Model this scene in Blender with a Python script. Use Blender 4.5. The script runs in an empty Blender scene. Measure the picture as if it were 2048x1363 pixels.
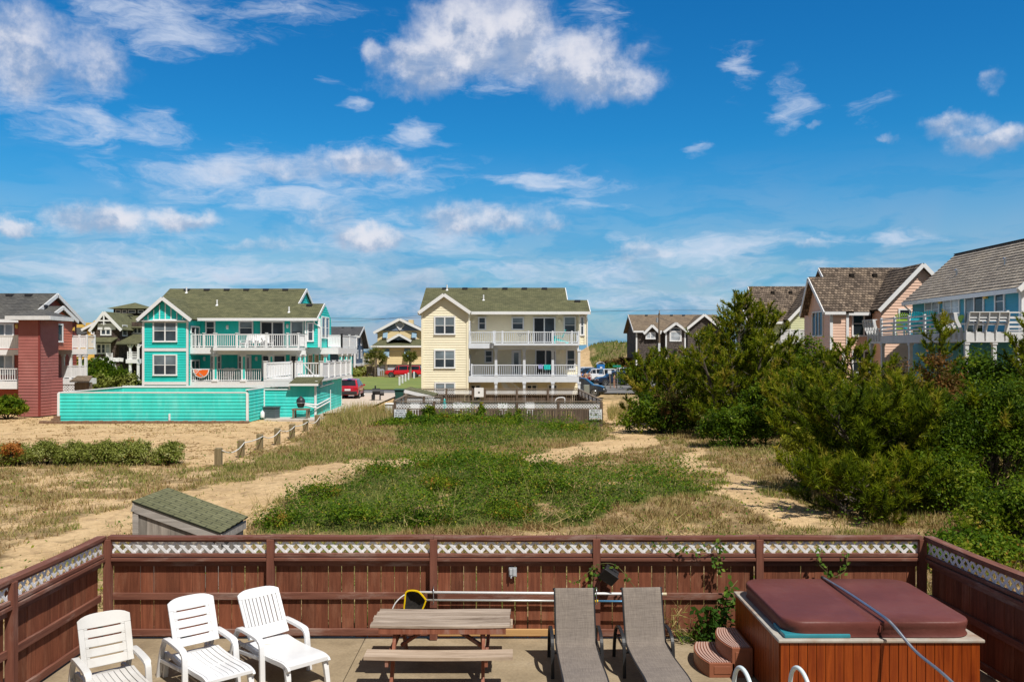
import bpy, bmesh, math, random
import numpy as np
from mathutils import Vector, Matrix
R = math.radians
random.seed(7); rng = np.random.default_rng(7)
S = bpy.context.scene
COL = S.collection
# ---------------------------------------------------------------- camera (level, 30.8 mm, horizon just under the middle)
F, CX, CY, H = 1750.0, 1024.0, 701.0, 4.3      # focal length in photo pixels, principal column, horizon row, eye height
cam = bpy.data.cameras.new("camera"); camo = bpy.data.objects.new("camera", cam); COL.objects.link(camo)
camo.location = (0, 0, H); camo.rotation_euler = (R(90), 0, 0)
cam.sensor_width = 36; cam.lens = F/2048*36; cam.shift_y = (CY-681.5)/2048
cam.clip_start = .1; cam.clip_end = 40000
S.camera = camo
S.cycles.max_bounces = 6; S.cycles.diffuse_bounces = 3; S.cycles.glossy_bounces = 3; S.cycles.transmission_bounces = 3
def X(px, Y): return (px-CX)/F*Y
def Z(py, Y): return H-(py-CY)/F*Y
def P(px, py, Y): return Vector((X(px, Y), Y, Z(py, Y)))
# ---------------------------------------------------------------- sun and sky
SUNDIR = Vector((.27, -.42, .76)).normalized()           # towards the sun
SUN_EL = math.asin(SUNDIR.z); SUN_ROT = math.atan2(SUNDIR.x, SUNDIR.y)
sl = bpy.data.lights.new("sun", 'SUN'); slo = bpy.data.objects.new("sun", sl); COL.objects.link(slo)
sl.energy = 4.9; sl.angle = R(.53); sl.color = (1, .955, .88)
slo.rotation_euler = SUNDIR.to_track_quat('Z', 'Y').to_euler(); slo.location = (10, -15, 30)
S.view_settings.view_transform = 'Standard'; S.view_settings.look = 'None'
S.view_settings.exposure = 0.08; S.view_settings.gamma = 1
SKY_STRENGTH = .10
W = bpy.data.worlds.new("World"); S.world = W; W.use_nodes = True
def build_world():
    nt = W.node_tree; nt.nodes.clear(); N = nt.nodes.new; L = nt.links.new
    def put(sock, v):
        if isinstance(v, bpy.types.NodeSocket): L(v, sock)
        else: sock.default_value = v
    def math_(op, a, b=None, c=None, clamp=False):
        n = N('ShaderNodeMath'); n.operation = op; n.use_clamp = clamp; put(n.inputs[0], a)
        if b is not None: put(n.inputs[1], b)
        if c is not None: put(n.inputs[2], c)
        return n.outputs[0]
    def vm(op, a, b=None, c=None, out=0):
        n = N('ShaderNodeVectorMath'); n.operation = op; put(n.inputs[0], a)
        if b is not None: put(n.inputs[1], b)
        if c is not None: put(n.inputs[2], c)
        return n.outputs[out]
    def mr(v, a, b, c, d, smooth=True):
        n = N('ShaderNodeMapRange'); n.interpolation_type = 'SMOOTHSTEP' if smooth else 'LINEAR'
        put(n.inputs[0], v)
        for i, q in enumerate((a, b, c, d)): put(n.inputs[i+1], q)
        return n.outputs[0]
    def mix(f, a, b, mode='MIX'):
        n = N('ShaderNodeMix'); n.data_type = 'RGBA'; n.blend_type = mode; put(n.inputs[0], f); put(n.inputs[6], a); put(n.inputs[7], b)
        return n.outputs[2]
    def noise(vec, scale, detail, rough=.55):
        n = N('ShaderNodeTexNoise'); L(vec, n.inputs['Vector']); n.inputs['Scale'].default_value = scale
        n.inputs['Detail'].default_value = detail; n.inputs['Roughness'].default_value = rough
        return n.outputs['Fac'], n.outputs['Color']
    out = N('ShaderNodeOutputWorld'); bg = N('ShaderNodeBackground'); L(bg.outputs[0], out.inputs[0])
    bg.inputs[1].default_value = SKY_STRENGTH
    sky = N('ShaderNodeTexSky'); sky.sky_type = 'NISHITA'; sky.sun_disc = False
    sky.sun_elevation = SUN_EL; sky.sun_rotation = SUN_ROT; sky.air_density = 1.0; sky.dust_density = .4; sky.ozone_density = 2.0
    tc = N('ShaderNodeTexCoord'); d = tc.outputs['Generated']
    sp = N('ShaderNodeSeparateXYZ'); L(d, sp.inputs[0])
    az = math_('ARCTAN2', sp.outputs[0], sp.outputs[1]); el = math_('ARCSINE', sp.outputs[2])
    cb = N('ShaderNodeCombineXYZ'); L(az, cb.inputs[0]); L(el, cb.inputs[1]); uv = cb.outputs[0]
    # warps
    _, w1 = noise(uv, 9, 3); _, w2 = noise(uv, 34, 5, .6)
    uw = vm('MULTIPLY_ADD', vm('SUBTRACT', w1, (.5, .5, .5)), (.05, .035, 0), uv)
    uw = vm('MULTIPLY_ADD', vm('SUBTRACT', w2, (.5, .5, .5)), (.034, .03, 0), uw)
    st = vm('MULTIPLY', uv, (1, 3.2, 1)); _, w3 = noise(st, 8, 4)
    us = vm('MULTIPLY_ADD', vm('SUBTRACT', w3, (.5, .5, .5)), (.13, .05, 0), uv)
    def blob(u, px, py, rx, ry):
        a = math.atan2(px-CX, F); e = math.atan2(CY-py, math.hypot(F, px-CX)); k = math.cos(a)
        ix, iy = F/(rx*k*k), F/(ry*k)
        v = vm('MULTIPLY_ADD', u, (ix, iy, 0), (-a*ix, -e*iy, 0))
        return v, vm('LENGTH', v, out=1)
    cum = [(935, 70, 140, 85, 1), (860, 125, 110, 62, .95), (1030, 75, 95, 85, 1), (1000, 20, 70, 40, .8), (1165, 135, 125, 72, 1), (1250, 160, 90, 45, .8),
           (760, 98, 42, 26, .7), (1282, 86, 44, 22, .62), (830, 170, 110, 26, .62),
           (50, 100, 130, 100, .92), (170, 125, 120, 70, .78), (735, 322, 100, 36, .95), (610, 335, 120, 40, .72), (480, 345, 110, 34, .5),
           (200, 435, 115, 36, .95), (372, 437, 82, 26, .95), (35, 448, 60, 20, .9), (735, 478, 92, 25, .95), (655, 440, 70, 40, .62),
           (960, 440, 170, 42, .8), (1080, 445, 70, 26, .7), (1910, 245, 80, 34, .8), (1985, 270, 110, 34, .95), (1980, 157, 40, 22, .55), (1790, 276, 30, 12, .6),
           (1275, 512, 70, 20, .65), (1630, 262, 18, 10, .5), (520, 495, 100, 16, .62), (1440, 562, 90, 17, .6), (880, 560, 110, 15, .55), (250, 567, 100, 12, .6), (450, 545, 44, 12, .55), (730, 573, 62, 14, .6), (1640, 490, 70, 10, .5)]
    cir = [(330, 40, 220, 70, .9), (560, 30, 220, 50, .6), (120, 240, 210, 70, .75), (300, 265, 180, 50, .6), (230, 300, 50, 25, .7), (430, 360, 260, 55, .85), (560, 390, 200, 40, .9),
           (830, 265, 70, 32, .75), (660, 165, 34, 20, .6), (690, 208, 40, 22, .6), (1060, 358, 190, 22, .9), (1190, 375, 110, 22, .8), (1170, 405, 140, 24, .7),
           (1205, 45, 70, 75, .75), (1595, 195, 70, 60, .8), (1475, 125, 62, 80, .62), (1490, 80, 60, 30, .4), (1420, 490, 190, 40, .9), (1600, 480, 160, 22, .7), (1820, 472, 110, 24, .75), (1390, 300, 40, 20, .45), (1240, 478, 50, 18, .6),
           (800, 470, 330, 70, .7), (330, 480, 180, 30, .55), (430, 535, 520, 46, .9), (1150, 545, 420, 40, .75), (1700, 545, 380, 36, .55), (330, 590, 600, 40, .8), (1350, 600, 700, 40, .7), (200, 545, 380, 32, .95), (900, 610, 600, 30, .75), (1700, 590, 400, 26, .6), (1000, 110, 330, 95, .62), (690, 345, 330, 70, .7), (230, 442, 300, 46, .7), (1740, 215, 70, 50, .35)]
    D = None; SH = None
    for px, py, rx, ry, am in cum:
        v, ln = blob(uw, px, py, rx*1.32, ry*1.4)
        w = mr(ln, 1.0, .25, 0, am if am > .78 else am*.86)
        D = w if D is None else math_('MAXIMUM', D, w)
        s = N('ShaderNodeSeparateXYZ'); L(v, s.inputs[0])
        t = math_('MULTIPLY', w, s.outputs[1]); SH = t if SH is None else math_('ADD', SH, t)
    C = None
    for px, py, rx, ry, am in cir:
        v, ln = blob(us, px, py, rx*1.3, ry*1.35)
        w = mr(ln, 1.0, .1, 0, am); C = w if C is None else math_('MAXIMUM', C, w)
    nf, _ = noise(uv, 26, 9, .62); nb, _ = noise(uv, 8, 3, .5)
    st2 = vm('MULTIPLY', us, (1, 3.0, 1)); ns, _ = noise(st2, 14, 9, .66)
    dens = math_('ADD', D, math_('MULTIPLY', math_('SUBTRACT', nf, .5), math_('MULTIPLY', mr(D, 0, .25, 0, 1), 1.35)))
    a_c = mr(dens, .10, 1.3, 0, .95)
    dens2 = math_('ADD', C, math_('MULTIPLY', math_('SUBTRACT', ns, .53), math_('MULTIPLY', mr(C, 0, .3, 0, 1), 2.6)))
    a_s = mr(dens2, .12, 1.25, 0, .74)
    # thin high veil low over the sea
    veil = math_('MULTIPLY', mr(el, .24, .01, 0, 1), mr(nb, .35, .7, .72, .95))
    k = 1/SKY_STRENGTH
    relief, _ = noise(vm('ADD', uw, (0, .013, 0)), 22, 6, .6)
    lit = mr(math_('ADD', SH, math_('MULTIPLY', math_('SUBTRACT', nf, relief), 2.2)), -.45, .42, 0, 1)
    low = mr(el, .12, .04, 0, 1)                                          # clouds near the horizon are seen from their shaded side
    lit = math_('MULTIPLY', lit, math_('SUBTRACT', 1, math_('MULTIPLY', low, .85)))
    cc = mix(lit, (.34*k, .42*k, .58*k, 1), (.76*k, .76*k, .82*k, 1))
    # deep polarised blue of the photograph: the Nishita sky with more saturation
    hs = N('ShaderNodeHueSaturation'); L(sky.outputs[0], hs.inputs['Color']); hs.inputs['Saturation'].default_value = 1.4; hs.inputs['Value'].default_value = 1.0
    skc = mix(1.0, hs.outputs[0], SKY_TINT, 'MULTIPLY')
    nv, _ = noise(vm('MULTIPLY', us, (1, 4.5, 1)), 7, 5, .6)
    c = mix(veil, skc, mix(mr(nv, .40, .56, 0, 1), (.17*k, .31*k, .54*k, 1), (.37*k, .43*k, .57*k, 1)))
    # invented overcast overhead and behind the viewer, added unseen to neutralise the ambient light
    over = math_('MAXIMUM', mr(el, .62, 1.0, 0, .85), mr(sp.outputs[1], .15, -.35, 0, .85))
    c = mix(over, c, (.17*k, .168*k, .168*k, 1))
    c = mix(a_s, c, (.66*k, .72*k, .84*k, 1))
    c = mix(a_c, c, cc)
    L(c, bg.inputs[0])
SKY_TINT = (.25, .94, 1.13, 1)
build_world()
# ---------------------------------------------------------------- helpers
def node_mat(name):
    m = bpy.data.materials.new(name); m.use_nodes = True; nt = m.node_tree; nt.nodes.clear()
    o = nt.nodes.new('ShaderNodeOutputMaterial'); b = nt.nodes.new('ShaderNodeBsdfPrincipled'); nt.links.new(b.outputs[0], o.inputs[0])
    return m, nt, b, o
def c4(c, k=1): return (c[0]*k, c[1]*k, c[2]*k, 1)
def _tex(nt, kind, **kw):
    n = nt.nodes.new(kind)
    for k, v in kw.items(): n.inputs[k].default_value = v
    return n
def _ramp(nt, fac, stops):
    r = nt.nodes.new('ShaderNodeValToRGB'); e = r.color_ramp.elements
    while len(e) < len(stops): e.new(.5)
    for q, (p, c) in zip(e, stops): q.position = p; q.color = c
    nt.links.new(fac, r.inputs[0]); return r.outputs[0]
def _mapped(nt, coord, scale):
    tc = nt.nodes.new('ShaderNodeTexCoord'); mp = nt.nodes.new('ShaderNodeMapping'); mp.inputs['Scale'].default_value = scale
    nt.links.new(tc.outputs[coord], mp.inputs[0]); return mp.outputs[0]
def _mixc(nt, f, a, b, mode='MIX'):
    n = nt.nodes.new('ShaderNodeMix'); n.data_type = 'RGBA'; n.blend_type = mode
    for s, v in ((n.inputs[0], f), (n.inputs[6], a), (n.inputs[7], b)):
        if isinstance(v, bpy.types.NodeSocket): nt.links.new(v, s)
        else: s.default_value = v
    return n.outputs[2]
def pm(name, c, var=.12, scale=4, rough=.6, bump=0, stretch=(1, 1, 1), metal=0, spec=.4, coat=0, dirt=None, dscale=.7, damt=.3, coord='Object'):
    """painted / plain surface with two scales of colour variation and optional bump"""
    m, nt, b, o = node_mat(name); L = nt.links.new
    v = _mapped(nt, coord, stretch)
    n1 = _tex(nt, 'ShaderNodeTexNoise', Scale=scale, Detail=6.0, Roughness=.6); L(v, n1.inputs['Vector'])
    col = _ramp(nt, n1.outputs['Fac'], [(.3, c4(c, 1-var)), (.7, c4(c, 1+var))])
    if dirt:
        n2 = _tex(nt, 'ShaderNodeTexNoise', Scale=dscale, Detail=8.0, Roughness=.65); L(v, n2.inputs['Vector'])
        f = _ramp(nt, n2.outputs['Fac'], [(.48, (0, 0, 0, 1)), (.72, (damt,)*3+(1,))])
        col = _mixc(nt, f, col, c4(dirt))
    L(col, b.inputs['Base Color']); b.inputs['Roughness'].default_value = rough; b.inputs['Metallic'].default_value = metal
    b.inputs['Specular IOR Level'].default_value = spec; b.inputs['Coat Weight'].default_value = coat
    if bump:
        n3 = _tex(nt, 'ShaderNodeTexNoise', Scale=scale*4, Detail=5.0); L(v, n3.inputs['Vector'])
        bp = nt.nodes.new('ShaderNodeBump'); bp.inputs['Strength'].default_value = bump; bp.inputs['Distance'].default_value = .02
        L(n3.outputs['Fac'], bp.inputs['Height']); L(bp.outputs[0], b.inputs['Normal'])
    return m
def wood(name, c1, c2, axis=2, worn=None, wamt=.6, rough=.75, fine=9.0, board=None):
    """streaky timber: grain runs along the given object axis; worn = colour of bare patches; board = width of boards that differ in tone"""
    m, nt, b, o = node_mat(name); L = nt.links.new
    s = [fine, fine, fine]; s[axis] = fine*.06
    v = _mapped(nt, 'Object', s)
    n1 = _tex(nt, 'ShaderNodeTexNoise', Scale=1.6, Detail=8.0, Roughness=.7, Distortion=.6); L(v, n1.inputs['Vector'])
    col = _ramp(nt, n1.outputs['Fac'], [(.32, c4(c1)), (.68, c4(c2))])
    if board:
        tc = nt.nodes.new('ShaderNodeTexCoord'); w = _tex(nt, 'ShaderNodeTexWhiteNoise')
        sn = nt.nodes.new('ShaderNodeVectorMath'); sn.operation = 'SNAP'; bd = .2 if board == 'uv' else board; sn.inputs[1].default_value = (bd, bd, 50) if axis == 2 else (50, bd, bd)
        L(tc.outputs['UV' if board == 'uv' else 'Object'], sn.inputs[0]); L(sn.outputs[0] if board != 'uv' else tc.outputs['UV'], w.inputs['Vector'])
        k = _ramp(nt, w.outputs['Value'], [(0, (.68, .68, .68, 1)), (1, (1.25, 1.2, 1.18, 1))]); col = _mixc(nt, 1.0, col, k, 'MULTIPLY')
    if worn:
        s2 = [2.2, 2.2, 2.2]; s2[axis] = .5
        v2 = _mapped(nt, 'Object', s2)
        n2 = _tex(nt, 'ShaderNodeTexNoise', Scale=1.7, Detail=10.0, Roughness=.75); L(v2, n2.inputs['Vector'])
        f = _ramp(nt, n2.outputs['Fac'], [(.52, (0, 0, 0, 1)), (.7, (wamt,)*3+(1,))]); col = _mixc(nt, f, col, c4(worn))
    L(col, b.inputs['Base Color']); b.inputs['Roughness'].default_value = rough; b.inputs['Specular IOR Level'].default_value = .25
    bp = nt.nodes.new('ShaderNodeBump'); bp.inputs['Strength'].default_value = .35; bp.inputs['Distance'].default_value = .006
    L(n1.outputs['Fac'], bp.inputs['Height']); L(bp.outputs[0], b.inputs['Normal'])
    return m
def shingle(name, c1, c2, bw, bh, mortar, rough=.9, big=None):
    """roof courses on UV metres"""
    m, nt, b, o = node_mat(name); L = nt.links.new
    tc = nt.nodes.new('ShaderNodeTexCoord')
    br = _tex(nt, 'ShaderNodeTexBrick', Scale=1.0, **{'Color1': c4(c1), 'Color2': c4(c2), 'Mortar': c4(mortar), 'Mortar Size': bh*.06, 'Brick Width': bw, 'Row Height': bh, 'Bias': 0.0})
    br.offset = .5; L(tc.outputs['UV'], br.inputs['Vector'])
    n = _tex(nt, 'ShaderNodeTexNoise', Scale=.45, Detail=7.0, Roughness=.65); L(tc.outputs['UV'], n.inputs['Vector'])
    k = _ramp(nt, n.outputs['Fac'], [(.3, (.78, .78, .8, 1)), (.7, (1.22, 1.2, 1.12, 1))])
    n2 = _tex(nt, 'ShaderNodeTexNoise', Scale=9.0, Detail=5.0, Roughness=.7); L(tc.outputs['UV'], n2.inputs['Vector'])
    k2 = _ramp(nt, n2.outputs['Fac'], [(.25, (.72, .72, .72, 1)), (.75, (1.3, 1.3, 1.28, 1))])
    col = _mixc(nt, 1.0, _mixc(nt, 1.0, br.outputs['Color'], k, 'MULTIPLY'), k2, 'MULTIPLY')
    L(col, b.inputs['Base Color']); b.inputs['Roughness'].default_value = rough; b.inputs['Specular IOR Level'].default_value = .2
    return m
def leafmat(name, stops, trans=.35, rough=.55):
    """foliage coloured per leaf by the face attribute 'tint'"""
    m, nt, b, o = node_mat(name); L = nt.links.new
    at = nt.nodes.new('ShaderNodeAttribute'); at.attribute_name = 'tint'
    col = _ramp(nt, at.outputs['Fac'], [(p, c4(c)) for p, c in stops])
    L(col, b.inputs['Base Color']); b.inputs['Roughness'].default_value = rough; b.inputs['Specular IOR Level'].default_value = .07
    tr = nt.nodes.new('ShaderNodeBsdfTranslucent'); L(_mixc(nt, 1.0, col, (1.3, 1.35, .7, 1), 'MULTIPLY'), tr.inputs[0])
    ms = nt.nodes.new('ShaderNodeMixShader'); ms.inputs[0].default_value = trans
    L(b.outputs[0], ms.inputs[1]); L(tr.outputs[0], ms.inputs[2]); L(ms.outputs[0], o.inputs[0])
    return m
# ---------------------------------------------------------------- objects
def wloc(o):
    v = Vector((0, 0, 0))
    while o is not None: v += o.location; o = o.parent
    return v
def tag(o, label=None, cat=None, group=None, kind=None):
    if label: o['label'] = label
    if cat: o['category'] = cat
    if group: o['group'] = group
    if kind: o['kind'] = kind
    return o
def thing(name, label, cat, loc=(0, 0, 0), group=None):
    o = bpy.data.objects.new(name, None); COL.objects.link(o); o.location = loc; o.empty_display_size = .2
    return tag(o, label, cat, group)
def kids(o): return [c for c in COL.objects if c.parent is o]
def copy_tree(o, label=None, loc=None, rz=None, parent=None):
    c = o.copy(); COL.objects.link(c)
    if parent is not None: c.parent = parent
    if label: c['label'] = label
    if loc is not None: c.location = loc
    if rz is not None: c.rotation_euler = (0, 0, rz)
    for ch in kids(o): copy_tree(ch, parent=c)
    return c
def clip(poly, a, b, c):
    """keep a*u+b*v+c >= 0"""
    out = []
    for i in range(len(poly)):
        p, q = poly[i], poly[(i+1) % len(poly)]
        dp, dq = a*p[0]+b*p[1]+c, a*q[0]+b*q[1]+c
        if dp >= 0: out.append(p)
        if (dp >= 0) != (dq >= 0):
            t = dp/(dp-dq); out.append((p[0]+t*(q[0]-p[0]), p[1]+t*(q[1]-p[1])))
    return out
class MB:
    def __init__(s, M=None): s.v = []; s.f = []; s.uv = []; s.M = M; s.mi = []; s.cur = 0; s.buv = None
    def add(s, pts, faces, uvs=None):
        n = len(s.v)
        if s.buv and not uvs: uvs = [s.buv]*len(pts)
        for p in pts:
            p = Vector(p); s.v.append(s.M @ p if s.M is not None else p)
        for k, f in enumerate(faces):
            s.f.append([n+i for i in f]); s.mi.append(s.cur)
            s.uv.append([uvs[i] for i in f] if uvs else None)
        return s
    def box(s, x0, x1, y0, y1, z0, z1, R_=None):
        pts = [(x, y, z) for z in (z0, z1) for y in (y0, y1) for x in (x0, x1)]
        if R_ is not None: pts = [R_ @ Vector(p) for p in pts]
        return s.add(pts, [(0, 2, 3, 1), (4, 5, 7, 6), (0, 1, 5, 4), (2, 6, 7, 3), (0, 4, 6, 2), (1, 3, 7, 5)])
    def bar(s, p, q, w, h, up=(0, 0, 1)):
        p, q = Vector(p), Vector(q); d = (q-p).normalized(); up = Vector(up)
        if abs(d.dot(up)) > .98: up = Vector((0, 1, 0))
        a = d.cross(up).normalized()*w/2; b = a.cross(d).normalized()*h/2
        pts = [c+i*a+j*b for c in (p, q) for j in (-1, 1) for i in (-1, 1)]
        return s.add(pts, [(0, 2, 3, 1), (4, 5, 7, 6), (0, 1, 5, 4), (2, 6, 7, 3), (0, 4, 6, 2), (1, 3, 7, 5)])
    def prism(s, poly, O, U, V, N, th):
        """2-D polygon extruded from the plane O,U,V by th along N"""
        O, U, V, N = map(Vector, (O, U, V, N)); n = len(poly)
        pts = [O+U*u+V*v for u, v in poly]+[O+U*u+V*v+N*th for u, v in poly]
        return s.add(pts, [tuple(range(n))[::-1], tuple(range(n, 2*n))]+[(i, (i+1) % n, n+(i+1) % n, n+i) for i in range(n)], [tuple(p) for p in poly]*2)
    def tube(s, pts, r, n=8, caps=True):
        pts = [Vector(p) for p in pts]; rs = r if isinstance(r, (list, tuple)) else [r]*len(pts); base = []
        up = Vector((.13, .21, .97)); allp = []
        for i, p in enumerate(pts):
            d = (pts[min(i+1, len(pts)-1)]-pts[max(i-1, 0)]).normalized()
            if abs(d.dot(up)) > .95: up = Vector((.9, .3, .1))
            a = d.cross(up).normalized(); b = a.cross(d)
            up = b
            allp += [p+(a*math.cos(t)+b*math.sin(t))*rs[i] for t in [2*math.pi*k/n for k in range(n)]]
        fs = [(i*n+k, i*n+(k+1) % n, (i+1)*n+(k+1) % n, (i+1)*n+k) for i in range(len(pts)-1) for k in range(n)]
        if caps: fs += [tuple(range(n))[::-1], tuple(range((len(pts)-1)*n, len(pts)*n))]
        return s.add(allp, fs)
    def sweep(s, pts, w, h, side):
        """flat bar of width w (along side) and thickness h along a path"""
        pts = [Vector(p) for p in pts]; side = Vector(side).normalized(); allp = []
        ws = w if isinstance(w, (list, tuple)) else [w]*len(pts)
        for i, p in enumerate(pts):
            d = (pts[min(i+1, len(pts)-1)]-pts[max(i-1, 0)]).normalized(); n_ = side.cross(d).normalized()
            for a, b in ((-1, -1), (1, -1), (1, 1), (-1, 1)): allp.append(p+side*ws[i]/2*a+n_*h/2*b)
        fs = [(i*4+k, i*4+(k+1) % 4, (i+1)*4+(k+1) % 4, (i+1)*4+k) for i in range(len(pts)-1) for k in range(4)]
        e = (len(pts)-1)*4
        return s.add(allp, fs+[(3, 2, 1, 0), (e, e+1, e+2, e+3)])
    def lathe(s, prof, n=20, C=(0, 0, 0)):
        C = Vector(C); pts = [C+Vector((r*math.cos(2*math.pi*k/n), r*math.sin(2*math.pi*k/n), z)) for r, z in prof for k in range(n)]
        fs = [(i*n+k, i*n+(k+1) % n, (i+1)*n+(k+1) % n, (i+1)*n+k) for i in range(len(prof)-1) for k in range(n)]
        return s.add(pts, fs)
    def clad(s, poly, O, U, V, N, board=.18, lip=.025):
        """lapped boards / roof courses on a convex polygon"""
        O, U, V, N = map(Vector, (O, U, V, N)); v0 = min(p[1] for p in poly); v1 = max(p[1] for p in poly)
        k = 0
        while v0+k*board < v1-1e-4:
            a, b = v0+k*board, min(v0+(k+1)*board, v1); k += 1
            q = clip(clip(poly, 0, 1, -a), 0, -1, b)
            if len(q) < 3: continue
            pts = [O+U*u+V*v+N*(lip*(1-(v-a)/board)) for u, v in q]
            s.add(pts, [tuple(range(len(q)))], q)
            lo = [p for p in q if abs(p[1]-a) < 1e-4]
            if len(lo) >= 2:
                ua, ub = min(p[0] for p in lo), max(p[0] for p in lo)
                s.add([O+U*ua+V*a, O+U*ub+V*a, O+U*ub+V*a+N*lip, O+U*ua+V*a+N*lip], [(0, 1, 2, 3)], [(ua, a), (ub, a), (ub, a), (ua, a)])
        return s
    def build(s, name, mat, parent=None, bevel=0, smooth=False, local=False):
        me = bpy.data.meshes.new(name); off = Vector((0, 0, 0))
        o = bpy.data.objects.new(name, me); COL.objects.link(o)
        if parent is not None:
            o.parent = parent
            if not local: off = wloc(parent)
        elif not local and s.v:                      # own origin at the base centre
            xs = [v.x for v in s.v]; ys = [v.y for v in s.v]; zs = [v.z for v in s.v]
            off = Vector(((min(xs)+max(xs))/2, (min(ys)+max(ys))/2, min(zs))); o.location = off
        me.from_pydata([tuple(v-off) for v in s.v], [], s.f)
        if any(u is not None for u in s.uv):
            ul = me.uv_layers.new(name='UVMap'); i = 0; buf = np.zeros(len(me.loops)*2, np.float32)
            for f, u in zip(s.f, s.uv):
                for k in range(len(f)):
                    if u: buf[2*i] = u[k][0]; buf[2*i+1] = u[k][1]
                    i += 1
            ul.data.foreach_set('uv', buf)
        for m in (mat if isinstance(mat, (list, tuple)) else [mat]): me.materials.append(m)
        if any(s.mi): me.polygons.foreach_set('material_index', s.mi)
        if smooth: me.polygons.foreach_set('use_smooth', [True]*len(me.polygons))
        me.update()
        if bevel:
            bv = o.modifiers.new('bevel', 'BEVEL'); bv.width = bevel; bv.segments = 2; bv.limit_method = 'ANGLE'; bv.angle_limit = R(40)
        return o
def np_mesh(name, verts, k, tint, mat, parent=None, label=None, smooth=False, loc=None):
    """mesh of loose k-gons from a numpy array of shape (n*k, 3); one tint per face"""
    verts = np.asarray(verts, np.float32); n = len(verts)//k
    o_off = wloc(parent) if parent is not None else Vector(loc if loc is not None else (0, 0, 0))
    verts = verts-np.array(o_off, np.float32)
    me = bpy.data.meshes.new(name); me.vertices.add(n*k); me.vertices.foreach_set('co', verts.ravel())
    me.loops.add(n*k); me.loops.foreach_set('vertex_index', np.arange(n*k, dtype=np.int32))
    me.polygons.add(n); me.polygons.foreach_set('loop_start', np.arange(0, n*k, k, dtype=np.int32))
    try: me.polygons.foreach_set('loop_total', np.full(n, k, np.int32))
    except Exception: pass
    at = me.attributes.new('tint', 'FLOAT', 'FACE'); at.data.foreach_set('value', np.asarray(tint, np.float32))
    me.materials.append(mat); me.update(calc_edges=True)
    o = bpy.data.objects.new(name, me); COL.objects.link(o)
    if parent is not None: o.parent = parent
    else: o.location = o_off
    return o
def unit(a): return a/np.maximum(np.linalg.norm(a, axis=-1, keepdims=True), 1e-9)
def leaf_quads(c, nrm, size, aspect=.55, rg=rng):
    """rhombic leaves at centres c, facing nrm, given sizes"""
    n = len(c); a = unit(np.cross(nrm, unit(rg.normal(size=(n, 3))))); b = np.cross(nrm, a); s = np.asarray(size).reshape(-1, 1)
    return np.stack([c-a*s, c-b*s*aspect+nrm*s*.12, c+a*s, c+b*s*aspect+nrm*s*.12], 1).reshape(-1, 3)
def blade_tris(base, d, ln, wd, rg=rng):
    n = len(base); side = unit(np.cross(d, rg.normal(size=(n, 3)))); w = np.asarray(wd).reshape(-1, 1); l = np.asarray(ln).reshape(-1, 1)
    return np.stack([base-side*w/2, base+side*w/2, base+d*l], 1).reshape(-1, 3)
def _hash(ix, iy, s):
    h = (ix.astype(np.int64)*374761393+iy.astype(np.int64)*668265263+s*974634777) & 0xffffffff
    h = ((h ^ (h >> 13))*1274126177) & 0xffffffff
    return ((h ^ (h >> 16)) & 0xffff)/65535.0
def vnoise(x, y, s=0):
    x = np.asarray(x, float); y = np.asarray(y, float)
    ix, iy = np.floor(x), np.floor(y); fx, fy = x-ix, y-iy; fx = fx*fx*(3-2*fx); fy = fy*fy*(3-2*fy)
    a, b, c, d = _hash(ix, iy, s), _hash(ix+1, iy, s), _hash(ix, iy+1, s), _hash(ix+1, iy+1, s)
    return a*(1-fx)*(1-fy)+b*fx*(1-fy)+c*(1-fx)*fy+d*fx*fy
def fbm(x, y, s=0, o=4):
    t = 0; a = .5; tot = 0
    for i in range(o): t = t+a*vnoise(np.asarray(x)*2**i, np.asarray(y)*2**i, s+i*17); tot += a; a *= .5
    return t/tot
def text_mesh(name, body, size, loc, mat, parent, rot=(R(90), 0, 0), depth=.004):
    cu = bpy.data.curves.new(name, 'FONT'); cu.body = body; cu.size = size; cu.align_x = 'CENTER'; cu.extrude = depth
    t = bpy.data.objects.new(name, cu); COL.objects.link(t)
    dg = bpy.context.evaluated_depsgraph_get(); me = bpy.data.meshes.new_from_object(t.evaluated_get(dg))
    bpy.data.objects.remove(t); me.name = name
    o = bpy.data.objects.new(name, me); COL.objects.link(o); me.materials.clear(); me.materials.append(mat)
    o.parent = parent; o.rotation_euler = rot; o.location = Vector(loc)-wloc(parent)
    return o
def smooth_path(pts, n=6):
    """Catmull-Rom through the points"""
    pts = [Vector(p) for p in pts]; out = []
    for i in range(len(pts)-1):
        p0, p1, p2, p3 = pts[max(i-1, 0)], pts[i], pts[i+1], pts[min(i+2, len(pts)-1)]
        for k in range(n):
            t = k/n; out.append(.5*((2*p1)+(p2-p0)*t+(2*p0-5*p1+4*p2-p3)*t*t+(3*p1-p0-3*p2+p3)*t**3))
    return out+[pts[-1]]
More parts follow.
